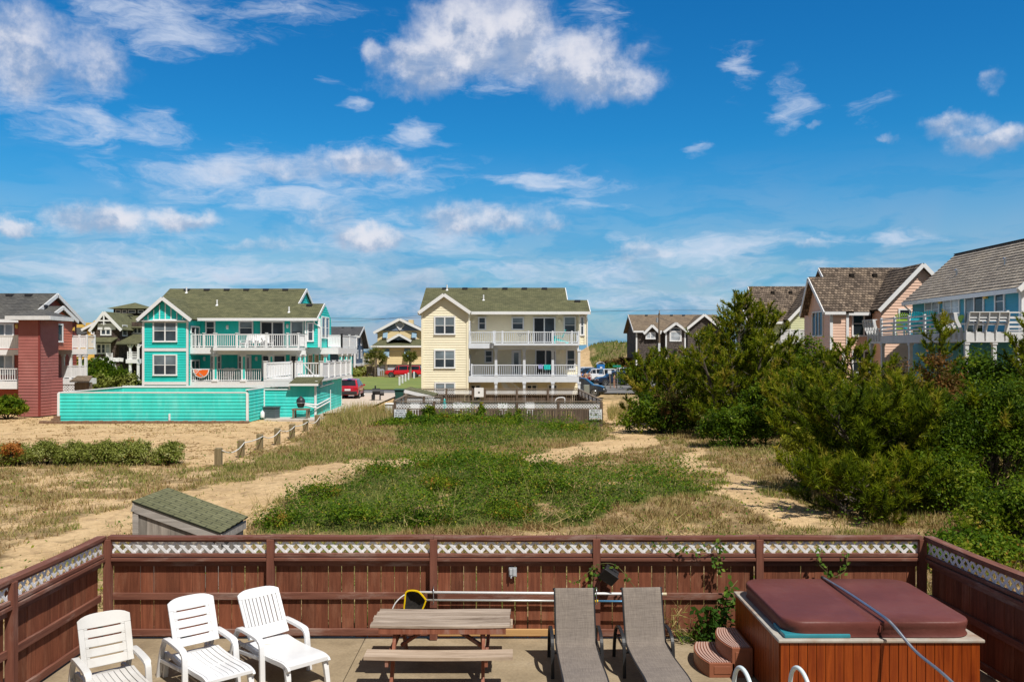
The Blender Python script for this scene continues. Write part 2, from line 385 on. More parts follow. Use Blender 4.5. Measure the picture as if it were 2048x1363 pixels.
# ---------------------------------------------------------------- materials
MT = {}
MT['white'] = pm('white paint', (.78, .78, .78), .04, 5, .5)
MT['white_worn'] = pm('weathered white paint', (.66, .67, .68), .10, 5, .65, dirt=(.4, .4, .4), dscale=2.5, damt=.5)
MT['glass'] = None
def glassmat(name, c, rough=.06):
    m, nt, b, o = node_mat(name); L = nt.links.new
    v = _mapped(nt, 'Object', (1, 1, 1)); n = _tex(nt, 'ShaderNodeTexNoise', Scale=.8, Detail=2.0); L(v, n.inputs['Vector'])
    L(_ramp(nt, n.outputs['Fac'], [(.35, c4(c, .7)), (.65, c4(c, 1.35))]), b.inputs['Base Color'])
    b.inputs['Roughness'].default_value = rough; b.inputs['Specular IOR Level'].default_value = .5
    return m
MT['glass'] = glassmat('window glass', (.045, .06, .075))
MT['glass_dark'] = glassmat('dark window glass', (.016, .02, .024))
MT['blind'] = glassmat('glass over lowered blinds', (.17, .21, .24), .12)
MT['curtain'] = glassmat('glass over pale curtains', (.42, .46, .5), .15)
MT['black'] = pm('black metal', (.02, .02, .022), .2, 6, .45)
MT['roofvent'] = pm('black roof vent', (.025, .025, .03), .2, 6, .6)
MT['steel'] = pm('galvanised steel', (.45, .47, .5), .12, 8, .35, metal=.9)
MT['concrete'] = pm('pale concrete', (.52, .47, .42), .1, 2, .9, .2, dirt=(.36, .32, .28), damt=.5)
# ================================================================ GROUND AND SEA
def gauss(x, y, cx, cy, sx, sy): return np.exp(-(((x-cx)/sx)**2+((y-cy)/sy)**2))
def gh(x, y):
    """terrain height"""
    x = np.asarray(x, float); y = np.asarray(y, float)
    near = 1/(1+np.exp(-(y-14.2)*3))                       # flat under the paved yard
    out = np.where((np.abs(x-.2) > 6.6), 1, near)
    h = -.06+out*(.12*(fbm(x*.35, y*.35, 3)-.5)+.05*(fbm(x*1.6, y*1.6, 9)-.5))
    h = h+out*(.62*gauss(x, y, -1.6, 27, 5.5, 4.5)+.25*gauss(x, y, 2.5, 24, 5, 4)+.45*gauss(x, y, -3, 46.5, 5, 3)+.5*gauss(x, y, 13, 30, 6, 12)+.2*gauss(x, y, -9.5, 47, 2.5, 3))
    far = 1/(1+np.exp(-(y-186)/4.0))
    h = h+far*(2.7+1.2*fbm(x*.05, y*.05, 5)+1.0*(fbm(x*.4, y*.2, 8)-.5))
    h = h+(4.7+1.2*fbm(x*.2, y*.2, 6))*gauss(x, y, 26, 176, 9, 15)*1.05
    h = h+2.2*gauss(x, y, 20, 192, 6, 8)
    h = h-8.0/(1+np.exp(-(y-222)/4.0))
    return h
def pip(poly, px, py):
    r = np.zeros(np.shape(px), bool); n = len(poly)
    for i in range(n):
        (x1, y1), (x2, y2) = poly[i], poly[(i+1) % n]
        if y1 == y2: continue
        c = (y1 > py) != (y2 > py); r ^= c & (px < (x2-x1)*(py-y1)/(y2-y1)+x1)
    return r
PATHS = [[(0, 1180), (0, 1100), (150, 1046), (250, 1014), (330, 992), (420, 974), (560, 952), (640, 930), (720, 917), (830, 914), (920, 918), (860, 944), (720, 975), (580, 1008), (510, 1038), (490, 1064), (220, 1072), (130, 1110)],
         [(960, 938), (1040, 908), (1170, 884), (1225, 875), (1222, 855), (1206, 836), (1208, 800), (1235, 800), (1262, 832), (1290, 850), (1330, 868), (1310, 888), (1200, 908), (1100, 932), (1010, 950)],
         [(1640, 1064), (1560, 1064), (1500, 1025), (1440, 1000), (1480, 985), (1400, 950), (1365, 925), (1365, 908), (1420, 902), (1395, 925), (1440, 955), (1500, 975), (1530, 1000), (1600, 1035)]]
YARD = [[(-200, 822), (700, 822), (720, 800), (800, 792), (790, 806), (700, 822), (640, 842), (620, 866), (560, 885), (440, 930), (380, 930), (300, 905), (-200, 905)], [(640, 845), (700, 800), (760, 786), (800, 786), (770, 806), (700, 822), (660, 838)]]
GREEN = [[(500, 1066), (560, 1030), (640, 1000), (740, 965), (830, 945), (870, 925), (930, 912), (985, 930), (1100, 945), (1150, 958), (1230, 968), (1330, 972), (1400, 980), (1490, 996), (1420, 1014), (1320, 1020), (1230, 1032), (1150, 1066)]]
GREEN2 = [[(790, 872), (830, 855), (850, 838), (980, 838), (1060, 850), (1200, 856), (1195, 872), (1100, 876), (1000, 888), (900, 888), (800, 886)]]
MID = [[(450, 935), (560, 900), (640, 860), (790, 850), (1200, 860), (1215, 868), (1170, 890), (980, 932), (830, 922), (640, 935), (520, 945)]]
TALL = [[(1215, 838), (1225, 795), (1290, 790), (1290, 838)], [(640, 853), (655, 838), (700, 820), (760, 806), (792, 806), (792, 856), (720, 862)], [(1220, 800), (1245, 790), (1262, 800), (1262, 826), (1235, 818)]]
def topx(x, y, j=.38, s=40):
    jx = (fbm(x*.8, y*.8, s)-.5)*j*4; jy = (fbm(x*.8, y*.8, s+9)-.5)*j*4
    y2 = np.maximum(y+jy, 3); return CX+F*(x+jx)/y2, CY+F*H/y2
def inany(polys, px, py):
    r = np.zeros(np.shape(px), bool)
    for p in polys: r |= pip(p, px, py)
    return r
def masks(x, y):
    px, py = topx(x, y); n = fbm(x*1.1, y*1.1, 60, 5)
    sand = inany(PATHS, px, py) | inany(YARD, px, py)
    green = (inany(GREEN, px, py)) & (n > .30); mid = inany(MID, px, py); g2 = inany(GREEN2, px, py); tall = inany(TALL, px, py)
    return sand, green, g2, mid, tall, n
def graded(segments):
    out = []
    for a, b, st in segments: out += list(np.arange(a, b-1e-6, st))
    return np.array(out+[segments[-1][1]])
def build_ground():
    xs = graded([(-600, -120, 40), (-120, -60, 6), (-60, -24, 1.2), (-24, 24, .3), (24, 60, 1.2), (60, 120, 6), (120, 600, 40)])
    ys = graded([(-60, 8, 4), (8, 56, .3), (56, 100, 1.5), (100, 240, 3)])
    gx, gy = np.meshgrid(xs, ys); z = gh(gx, gy)
    v = np.stack([gx, gy, z], -1).reshape(-1, 3); nx, ny = len(xs), len(ys)
    i = np.arange((ny-1)*(nx-1)); r, c = i//(nx-1), i % (nx-1); a = r*nx+c
    q = np.stack([a, a+1, a+nx+1, a+nx], 1).astype(np.int32)
    me = bpy.data.meshes.new('ground'); me.vertices.add(len(v)); me.vertices.foreach_set('co', v.astype(np.float32).ravel())
    me.loops.add(q.size); me.loops.foreach_set('vertex_index', q.ravel()); me.polygons.add(len(q)); me.polygons.foreach_set('loop_start', np.arange(0, q.size, 4, dtype=np.int32))
    try: me.polygons.foreach_set('loop_total', np.full(len(q), 4, np.int32))
    except Exception: pass
    x, y = v[:, 0], v[:, 1]
    sand, green, g2, mid, tall, n = masks(x, y)
    veg = np.where(sand, .02+.22*(fbm(x*.9, y*.9, 77) > .60), np.where(green | g2, .95, np.where(mid, .85, np.clip(.80+1.5*(n-.5)-.22*((x < -4.5) & (y < 33)), .15, 1))))
    grn = np.where(green | g2, .9, np.where(mid, .24, .18+.5*(fbm(x*.5, y*.5, 31)-.5)))
    farz = y > 58
    veg = np.where(farz & ~sand, .55+.5*(n-.5), veg); grn = np.where(farz, .35, grn)
    dn = (y > 150); veg = np.where(dn, np.clip(.75+1.4*(n-.45), 0, 1), veg); grn = np.where(dn, .4+1.2*(fbm(x*.15, y*.15, 91)-.5), grn)
    trail = dn & (np.abs(x-14.4-(y-170)*.06) < .8+.5*n) & (y < 205); veg = np.where(trail, 0, veg)
    for nm, val in (('veg', veg), ('grn', grn)):
        at = me.attributes.new(nm, 'FLOAT', 'POINT'); at.data.foreach_set('value', np.asarray(val, np.float32))
    me.polygons.foreach_set('use_smooth', [True]*len(q)); me.update(calc_edges=True)
    o = bpy.data.objects.new('ground', me); COL.objects.link(o); tag(o, kind='structure')
    m, nt, b, out = node_mat('sand and dune soil'); L = nt.links.new
    tc = nt.nodes.new('ShaderNodeTexCoord').outputs['Object']
    def nz(sc, dt=8., ro=.65):
        q_ = _tex(nt, 'ShaderNodeTexNoise', Scale=sc, Detail=dt, Roughness=ro); L(tc, q_.inputs['Vector']); return q_.outputs['Fac']
    sandc = _mixc(nt, 1.0, _ramp(nt, nz(.5), [(.3, (.54, .37, .19, 1)), (.7, (.70, .505, .285, 1))]), _ramp(nt, nz(7.), [(.35, (.8, .78, .76, 1)), (.65, (1.08, 1.08, 1.08, 1))]), 'MULTIPLY')
    deb = _ramp(nt, nz(1.3, 10., .75), [(.50, (0, 0, 0, 1)), (.63, (.55, .55, .55, 1))])          # dead litter lying on the sand
    sandc = _mixc(nt, deb, sandc, (.27, .17, .095, 1))
    soil = _ramp(nt, nz(3., 8., .75), [(.25, (.12, .08, .045, 1)), (.5, (.26, .18, .09, 1)), (.75, (.40, .29, .15, 1))])
    grc = _ramp(nt, nz(2.2, 8., .75), [(.3, (.045, .07, .014, 1)), (.55, (.11, .13, .028, 1)), (.75, (.23, .19, .065, 1))])
    av = nt.nodes.new('ShaderNodeAttribute'); av.attribute_name = 'veg'; ag = nt.nodes.new('ShaderNodeAttribute'); ag.attribute_name = 'grn'
    ma = nt.nodes.new('ShaderNodeMath'); ma.operation = 'MULTIPLY_ADD'; L(nz(2.6, 9., .7), ma.inputs[0]); ma.inputs[1].default_value = 1.8; L(av.outputs['Fac'], ma.inputs[2])
    f1 = _ramp(nt, ma.outputs[0], [(.0, (0, 0, 0, 1)), (.999, (0, 0, 0, 1))]); 
    mr = nt.nodes.new('ShaderNodeMapRange'); L(ma.outputs[0], mr.inputs[0]); mr.inputs[1].default_value = 1.15; mr.inputs[2].default_value = 1.6
    mg = nt.nodes.new('ShaderNodeMath'); mg.operation = 'MULTIPLY_ADD'; L(nz(1.1, 8., .7), mg.inputs[0]); mg.inputs[1].default_value = 1.5; L(ag.outputs['Fac'], mg.inputs[2])
    mr2 = nt.nodes.new('ShaderNodeMapRange'); L(mg.outputs[0], mr2.inputs[0]); mr2.inputs[1].default_value = 1.0; mr2.inputs[2].default_value = 1.5
    L(_mixc(nt, mr.outputs[0], sandc, _mixc(nt, mr2.outputs[0], soil, grc)), b.inputs['Base Color']); b.inputs['Roughness'].default_value = .95; b.inputs['Specular IOR Level'].default_value = .1
    bp = nt.nodes.new('ShaderNodeBump'); bp.inputs['Strength'].default_value = .9; bp.inputs['Distance'].default_value = .11; L(nz(3.5, 8., .7), bp.inputs['Height']); L(bp.outputs[0], b.inputs['Normal'])
    me.materials.append(m)
build_ground()
def sheet(name, pts, z, mat, kind='structure'):
    me = bpy.data.meshes.new(name); me.from_pydata([(x, y, z) for x, y in pts], [], [tuple(range(len(pts)))]); me.materials.append(mat)
    o = bpy.data.objects.new(name, me); COL.objects.link(o); tag(o, kind=kind); return o
m, nt, b, o_ = node_mat('sea water'); b.inputs['Base Color'].default_value = (.03, .09, .15, 1); b.inputs['Roughness'].default_value = .35
n_ = _tex(nt, 'ShaderNodeTexNoise', Scale=.08, Detail=6.0); nt.links.new(_mapped(nt, 'Object', (.15, 1, 1)), n_.inputs['Vector']); bp_ = nt.nodes.new('ShaderNodeBump'); bp_.inputs['Strength'].default_value = .4; nt.links.new(n_.outputs['Fac'], bp_.inputs['Height']); nt.links.new(bp_.outputs[0], b.inputs['Normal'])
sheet('sea', [(-20000, 232), (20000, 232), (20000, 30000), (-20000, 30000)], -2.6, m)
MT['asphalt'] = pm('worn asphalt', (.16, .155, .15), .15, 2, .9, .2, dirt=(.3, .25, .18), dscale=.3, damt=.5)
MT['lawn'] = pm('mown lawn', (.16, .21, .045), .45, 1.1, .95, .5, stretch=(.25, 1.8, 1), dirt=(.34, .29, .09), dscale=.25, damt=.7)
MT['drive'] = pm('sandy concrete drive', (.55, .46, .38), .1, 1.5, .9, dirt=(.5, .4, .28), damt=.6)
sheet('road', [(-70, 87), (60, 87), (60, 93.5), (-70, 93.5)], .10, MT['asphalt'])
sheet('lawn', [(-60, 95), (-9.5, 95), (-13.5, 140), (-60, 140)], .13, MT['lawn'])
sheet('driveway', [(-9.6, 93.6), (-6.0, 93.6), (-9, 142), (-14.2, 142)], .12, MT['drive'])
sheet('parking_lot', [(7, 93.6), (40, 93.6), (40, 140), (9, 140)], .12, MT['asphalt'])
sheet('gravel_drive', [(-13.0, 58), (-10.5, 60), (-10.8, 86.9), (-17, 86.9)], .12, MT['drive'])
# ---------------------------------------------------------------- paved yard
m, nt, b, o_ = node_mat('stained pool concrete'); L = nt.links.new; tc = _mapped(nt, 'Object', (1, 1, 1))
n1 = _tex(nt, 'ShaderNodeTexNoise', Scale=1.1, Detail=9.0, Roughness=.65); L(tc, n1.inputs['Vector']); n2 = _tex(nt, 'ShaderNodeTexNoise', Scale=26.0, Detail=4.0); L(tc, n2.inputs['Vector']); n3 = _tex(nt, 'ShaderNodeTexNoise', Scale=2.7, Detail=10.0, Roughness=.8); L(tc, n3.inputs['Vector'])
c = _ramp(nt, n1.outputs['Fac'], [(.28, (.18, .135, .08, 1)), (.52, (.31, .24, .15, 1)), (.75, (.41, .33, .225, 1))])
c = _mixc(nt, 1., c, _ramp(nt, n2.outputs['Fac'], [(.3, (.86, .86, .86, 1)), (.7, (1.1, 1.1, 1.1, 1))]), 'MULTIPLY')
c = _mixc(nt, _ramp(nt, n3.outputs['Fac'], [(.56, (0, 0, 0, 1)), (.70, (.7, .7, .7, 1))]), c, (.17, .13, .095, 1))
L(c, b.inputs['Base Color']); b.inputs['Roughness'].default_value = .85
bp_ = nt.nodes.new('ShaderNodeBump'); bp_.inputs['Strength'].default_value = .3; bp_.inputs['Distance'].default_value = .01; L(n2.outputs['Fac'], bp_.inputs['Height']); L(bp_.outputs[0], b.inputs['Normal'])
pv = MB()
for x0, x1 in ((-6.5, -2.2), (-2.19, 1.05), (1.06, 3.6), (3.61, 7.0)):
    for y0, y1 in ((2, 7.9), (7.91, 10.8), (10.81, 13.35)): pv.box(x0, x1-.004, y0, y1-.004, -.12, 0)
o = pv.build('pavement', m); tag(o, kind='structure')

# ================================================================ GROUND COVER (uncountable)
MT['straw'] = leafmat('dry grass blades', [(0, (.20, .115, .05)), (.28, (.36, .25, .12)), (.5, (.44, .35, .16)), (.72, (.22, .235, .055)), (1, (.11, .165, .028))], .25, .8)
MT['ivy'] = leafmat('low vine leaves', [(0, (.028, .066, .007)), (.4, (.075, .145, .011)), (.7, (.16, .225, .016)), (.9, (.30, .29, .03)), (1, (.36, .18, .04))], .35, .5)
def scatter(n, x0, x1, y0, y1):
    # denser towards the camera, where blades show larger
    u = rng.random(n); y = y0*(y1/y0)**u; hw = np.minimum(y*.66+1.5, 60)
    x = (rng.random(n)*2-1)*hw; k = (x > x0) & (x < x1); return x[k], y[k]
def build_cover():
    V = []; T = []
    x, y = scatter(800000, -60, 60, 13.7, 58)
    sand, green, g2, mid, tall, n = masks(x, y)
    clump = fbm(x*2.2, y*2.2, 120, 4); patch = fbm(x*.45, y*.45, 140, 3)
    p = np.where(sand, .004+.04*(clump > .64), np.where(green, .16, np.where(g2, .2, np.where(mid, .25+.5*(clump > .45), np.clip((n-.22)*2.4, .12, .85)*np.where(clump > .47, 1, .22)*np.where((x < -4.5) & (y < 33), .62, 1)))))
    k = rng.random(len(x)) < p; x, y, clump, patch, mid, green, tall, sand = x[k], y[k], clump[k], patch[k], mid[k], green[k], tall[k], sand[k]
    ln = (.07+.15*rng.random(len(x)))*(.5+clump)*np.where(mid, 1.15, 1)*np.where(sand, .7, 1); wd = .008+.0010*y
    lean = rng.normal(size=(len(x), 3))*.45; lean[:, 2] = 1; d = unit(lean)
    base = np.stack([x, y, gh(x, y)-.02], 1)
    t = np.where(mid, .04+.95*patch, -.02+1.0*patch)+rng.normal(size=len(x))*.19
    t = np.where(green, .5+.4*rng.random(len(x)), t)
    V.append(blade_tris(base, d, ln, wd)); T.append(np.clip(t, 0, 1))
    o = np_mesh('dry_grass', np.concatenate(V), 3, np.concatenate(T), MT['straw']); tag(o, 'dry tan and green dune grass growing thinly over the sand', 'grass', kind='stuff')
    # low green vines on the mound
    x, y = scatter(520000, -30, 30, 13.7, 56)
    sand, green, g2, mid, tall, n = masks(x, y)
    lump = fbm(x*1.3, y*1.3, 200, 4); lump2 = fbm(x*.55, y*.55, 222, 3)
    p = np.where(green, np.clip((lump2-.24)*3.4, .14, 1), np.where(g2, .95, np.where(mid & (lump2 > .58), .07, np.where(sand, 0, .05*(lump > .58)))))
    k = rng.random(len(x)) < p; x, y, lump, lump2, g2 = x[k], y[k], lump[k], lump2[k], g2[k]
    hgt = np.clip((lump-.27)*2.0, .03, 1.0)*np.where(g2, 1.2, 1)*(.5+lump2)
    z = gh(x, y)+hgt*np.sqrt(rng.random(len(x)))
    nr = rng.normal(size=(len(x), 3))*.6; nr[:, 2] = np.abs(nr[:, 2])+.7; nr = unit(nr)
    V = leaf_quads(np.stack([x, y, z], 1), nr, .017+.018*rng.random(len(x))+.0005*y, .6)
    t = .12+.62*lump2+rng.normal(size=len(x))*.17-(lump < .4)*.08; t = np.where(rng.random(len(x)) < .035, .95, t)
    o = np_mesh('ground_cover', V, 4, np.clip(t, 0, 1), MT['ivy']); tag(o, 'bright green creeping vines and low leaves covering the dune mound', 'ground cover', kind='stuff')
    # dead twigs poking out of the mound
    V = []; T = []
    for cx, cy, n in ((X(1160, 24), 24.3, 90), (X(700, 26), 26, 60), (X(560, 23), 22.6, 70), (X(1100, 21), 21.2, 60), (X(860, 21.5), 21.4, 50), (X(1330, 20), 19.8, 60), (X(980, 25), 25, 30)):
        b0 = np.stack([cx+rng.normal(size=n)*.45, cy+rng.normal(size=n)*.5, np.zeros(n)], 1); b0[:, 2] = gh(b0[:, 0], b0[:, 1])+.1
        d = rng.normal(size=(n, 3)); d[:, 2] = np.abs(d[:, 2])*.8+.3; V.append(blade_tris(b0, unit(d), .4+.5*rng.random(n), np.full(n, .022))); T.append(.35+.2*rng.random(n))
    o = np_mesh('dead_twigs', np.concatenate(V), 3, np.concatenate(T), MT['straw']); tag(o, 'pale dead twigs poking out of the green vine mound', 'twigs', kind='stuff')
    # litter lying on the sand
    x, y = scatter(260000, -60, 40, 14, 62); px, py = topx(x, y); k = (inany(YARD, px, py)) & (fbm(x*.7, y*.7, 410, 4) > .53) & (rng.random(len(x)) < .5); x, y = x[k], y[k]
    d = rng.normal(size=(len(x), 3)); d[:, 2] *= .12; V = blade_tris(np.stack([x, y, gh(x, y)+.012], 1), unit(d), .05+.16*rng.random(len(x)), .012+.0007*y)
    o = np_mesh('sand_litter', V, 3, .02+.3*rng.random(len(x)), MT['straw']); tag(o, 'brown dead stalks and litter strewn over the sand', 'litter', kind='stuff')
    # tall beach grass
    V = []; T = []
    n = 26000; y = 42+22*rng.random(n); x = -12+28*rng.random(n); px, py = topx(x, y, .3); k = inany(TALL, px, py) & (rng.random(n) < .95); x, y = x[k], y[k]
    d = rng.normal(size=(len(x), 3))*.28; d[:, 2] = 1; q = fbm(x*.6, y*.6, 300)
    V.append(blade_tris(np.stack([x, y, gh(x, y)-.03], 1), unit(d), .45+.55*rng.random(len(x)), np.full(len(x), .045))); T.append(np.clip(.25+.55*q+rng.normal(size=len(x))*.15, 0, 1))
    # sea oats and grass along the far dune
    n = 16000; x = -75+130*rng.random(n); y = 168+36*rng.random(n); k = fbm(x*.3, y*.3, 310) > .38; x, y = x[k], y[k]; z = gh(x, y); k = (z > 1.2) & (np.abs(x-14.4-(y-170)*.06) > 1.3); x, y, z = x[k], y[k], z[k]
    d = rng.normal(size=(len(x), 3))*.35; d[:, 2] = 1; q = fbm(x*.2, y*.2, 330)
    V.append(blade_tris(np.stack([x, y, z-.05], 1), unit(d), .3+.5*rng.random(len(x)), np.full(len(x), .22))); T.append(np.clip(.40+.75*q+rng.normal(size=len(x))*.2, 0, 1))
    # grass tufts near the SUV and under the far houses
    n = 9000; x = -45+60*rng.random(n); y = 57+30*rng.random(n); k = (fbm(x*.4, y*.4, 350) > .62); x, y = x[k], y[k]; k = ~(((x > -31) & (x < -12) & (y > 52)) | ((x > -9) & (x < 9.5)) | ((x > -18) & (x < -9))); x, y = x[k], y[k]
    d = rng.normal(size=(len(x), 3))*.3; d[:, 2] = 1
    V.append(blade_tris(np.stack([x, y, gh(x, y)-.03], 1), unit(d), .2+.3*rng.random(len(x)), np.full(len(x), .06))); T.append(np.clip(.4+.3*rng.random(len(x)), 0, 1))
    o = np_mesh('beach_grass', np.concatenate(V), 3, np.concatenate(T), MT['straw']); tag(o, 'tall tan beach grass in thick stands on the sand and the far dune', 'grass', kind='stuff')
build_cover()
# ================================================================ NEAR YARD: stained fence, furniture, hot tub
MT['stain_v'] = wood('red-brown stained boards', (.115, .036, .019), (.25, .088, .046), 2, worn=(.40, .20, .12), wamt=.4, fine=14, board='uv')
MT['stain_x'] = wood('red-brown stained rail', (.11, .04, .027), (.23, .095, .062), 0, worn=(.42, .33, .28), wamt=.55, fine=12)
MT['stain_y'] = wood('red-brown stained side rail', (.11, .04, .027), (.23, .095, .062), 1, worn=(.42, .33, .28), wamt=.55, fine=12)
MT['stain_post'] = wood('red-brown stained post', (.12, .042, .028), (.22, .085, .055), 2, worn=(.36, .24, .19), wamt=.4, fine=10)
MT['lattice'] = pm('white lattice strip', (.74, .74, .75), .05, 8, .55, dirt=(.5, .5, .5), dscale=4, damt=.4)
MT['new_pine'] = wood('unpainted yellow pine rail', (.42, .24, .09), (.56, .34, .15), 0, fine=10)
def lattice(mb, O, U, N, w, h, pitch=.163, sw=.041, th=.006):
    """two crossing layers of 45 degree strips clipped to w x h"""
    V = Vector((0, 0, 1)); O = Vector(O)
    for s, off in ((1, 0), (-1, th)):
        k = -h-pitch if s == 1 else 0
        while k < w+h+pitch:
            a = sw/2*1.414
            q = [(k-a, 0), (k+a, 0), (k+a+s*h, h), (k-a+s*h, h)]
            q = clip(clip(q, 1, 0, 0), -1, 0, w)
            if len(q) > 2: mb.prism(q, O+Vector(N)*off, U, V, N, th)
            k += pitch
def near_fence(name, label, p0, p1, npan, nrm, vert, rail, first_post=True, last_post=True, new_rail=None):
    """panels from p0 to p1 (2-D); nrm = side the rails face"""
    p0, p1 = Vector((*p0, 0)), Vector((*p1, 0)); U = (p1-p0).normalized(); N = Vector((*nrm, 0)); Lp = (p1-p0).length/npan
    rt = thing(name, label, 'fence', (p0+p1)/2)
    up = Vector((0, 0, 1)); rr = random.Random(len(label))
    def bx(mb, u0, u1, n0, n1, z0, z1, sag=0):
        a = [p0+U*u+N*n+up*(z+(sag if False else 0)) for z in (z0, z1) for n in (n0, n1) for u in (u0, u1)]
        mb.add(a, [(0, 2, 3, 1), (4, 5, 7, 6), (0, 1, 5, 4), (2, 6, 7, 3), (0, 4, 6, 2), (1, 3, 7, 5)])
    for i in range(npan+1):
        if (i == 0 and not first_post) or (i == npan and not last_post): continue
        mb = MB(); j = rr.uniform(-.006, .006); bx(mb, i*Lp-.055, i*Lp+.055, .002, .112, 0 if i % 2 else .005, 1.497+j); mb.build('post', MT['stain_post'], rt, .006)
    for i in range(npan):
        a, b = i*Lp, (i+1)*Lp; t = rr.uniform(-.006, .006); t2 = rr.uniform(-.008, .008)
        # cap rail: slightly sagging plank
        mb = MB(); n = 6
        for q in range(n):
            u0, u1 = a+.002+(b-a-.004)*q/n, a+.002+(b-a-.004)*(q+1)/n; s0, s1 = -.012*math.sin(math.pi*q/n), -.012*math.sin(math.pi*(q+1)/n)
            pts = [p0+U*u+N*nn+up*(z+s) for z in (1.50+t, 1.545+t) for nn in (-.045, .094) for u, s in ((u0, s0), (u1, s1))]
            mb.add(pts, [(0, 2, 3, 1), (4, 5, 7, 6), (0, 1, 5, 4), (2, 6, 7, 3)]+([(0, 4, 6, 2)] if q == 0 else [])+([(1, 3, 7, 5)] if q == n-1 else []))
        mb.build('cap_rail', MT[rail], rt)
        mb = MB(); bx(mb, a+.057, b-.057, .03, .07, 1.455+t2, 1.494+t2); mb.build('top_rail', MT[rail], rt, .004)
        mb = MB(); lattice(mb, p0+U*(a+.058)+N*.038+up*1.285, U, N, Lp-.116, .185); mb.build('lattice', MT['lattice'], rt)
        mb = MB(); bx(mb, a+.057, b-.057, .012, .085, 1.235+t, 1.284+t); bx(mb, a+.057, b-.057, .02, .105, 1.175+t, 1.222+t); mb.build('lattice_rail', MT[rail], rt, .005)
        mb = MB(); u = a+.06; W0 = .196
        while u < b-.08:
            w = min(W0+rr.uniform(-.006, .006), b-.06-u); z1 = 1.17+rr.uniform(-.01, .01); mb.buv = (rr.random(), rr.random()); th = rr.uniform(.017, .022); d = rr.uniform(-.004, .004)
            bx(mb, u, u+w-rr.choice((.004, .009, .013, .017)), -.022+d, -.002+d*.5, .01+rr.uniform(0, .02), z1); u += w
        mb.build('board_panel', MT['stain_v'], rt)
        mb = MB(); bx(mb, a+.057, b-.057, .001, .042, 1.09, 1.172); mb.build('nailer', MT[rail], rt)
        for z, zz in ((.585, .685), (.045, .145)):
            mb = MB(); k = t2*2; mt = MT[rail]
            if new_rail == i and z < .1: mt = MT['new_pine']
            bx(mb, a+.057, b-.057, .001, .045, z+k, zz+k); mb.build('rail', mt, rt, .005)
    return rt
FY = 13.1; FX = [X(p, FY) for p in (220, 537, 865, 1191, 1518, 1840)]
near_fence('stained_fence', 'long red-brown fence with white lattice strip running across behind the loungers', (FX[0], FY), (FX[5], FY), 5, (0, -1), 'stain_v', 'stain_x', new_rail=2)
near_fence('stained_fence', 'sunlit red-brown side fence beside the dirtiest white lounger', (FX[0]-.115, FY-2.44*3), (FX[0]-.115, FY-.06), 3, (1, 0), 'stain_v', 'stain_y', last_post=False)
near_fence('stained_fence', 'shaded dark brown side fence behind the hot tub', (FX[5]+.115, FY-.06), (FX[5]+.5, FY-2.44*3), 3, (-1, 0), 'stain_v', 'stain_y', first_post=False)

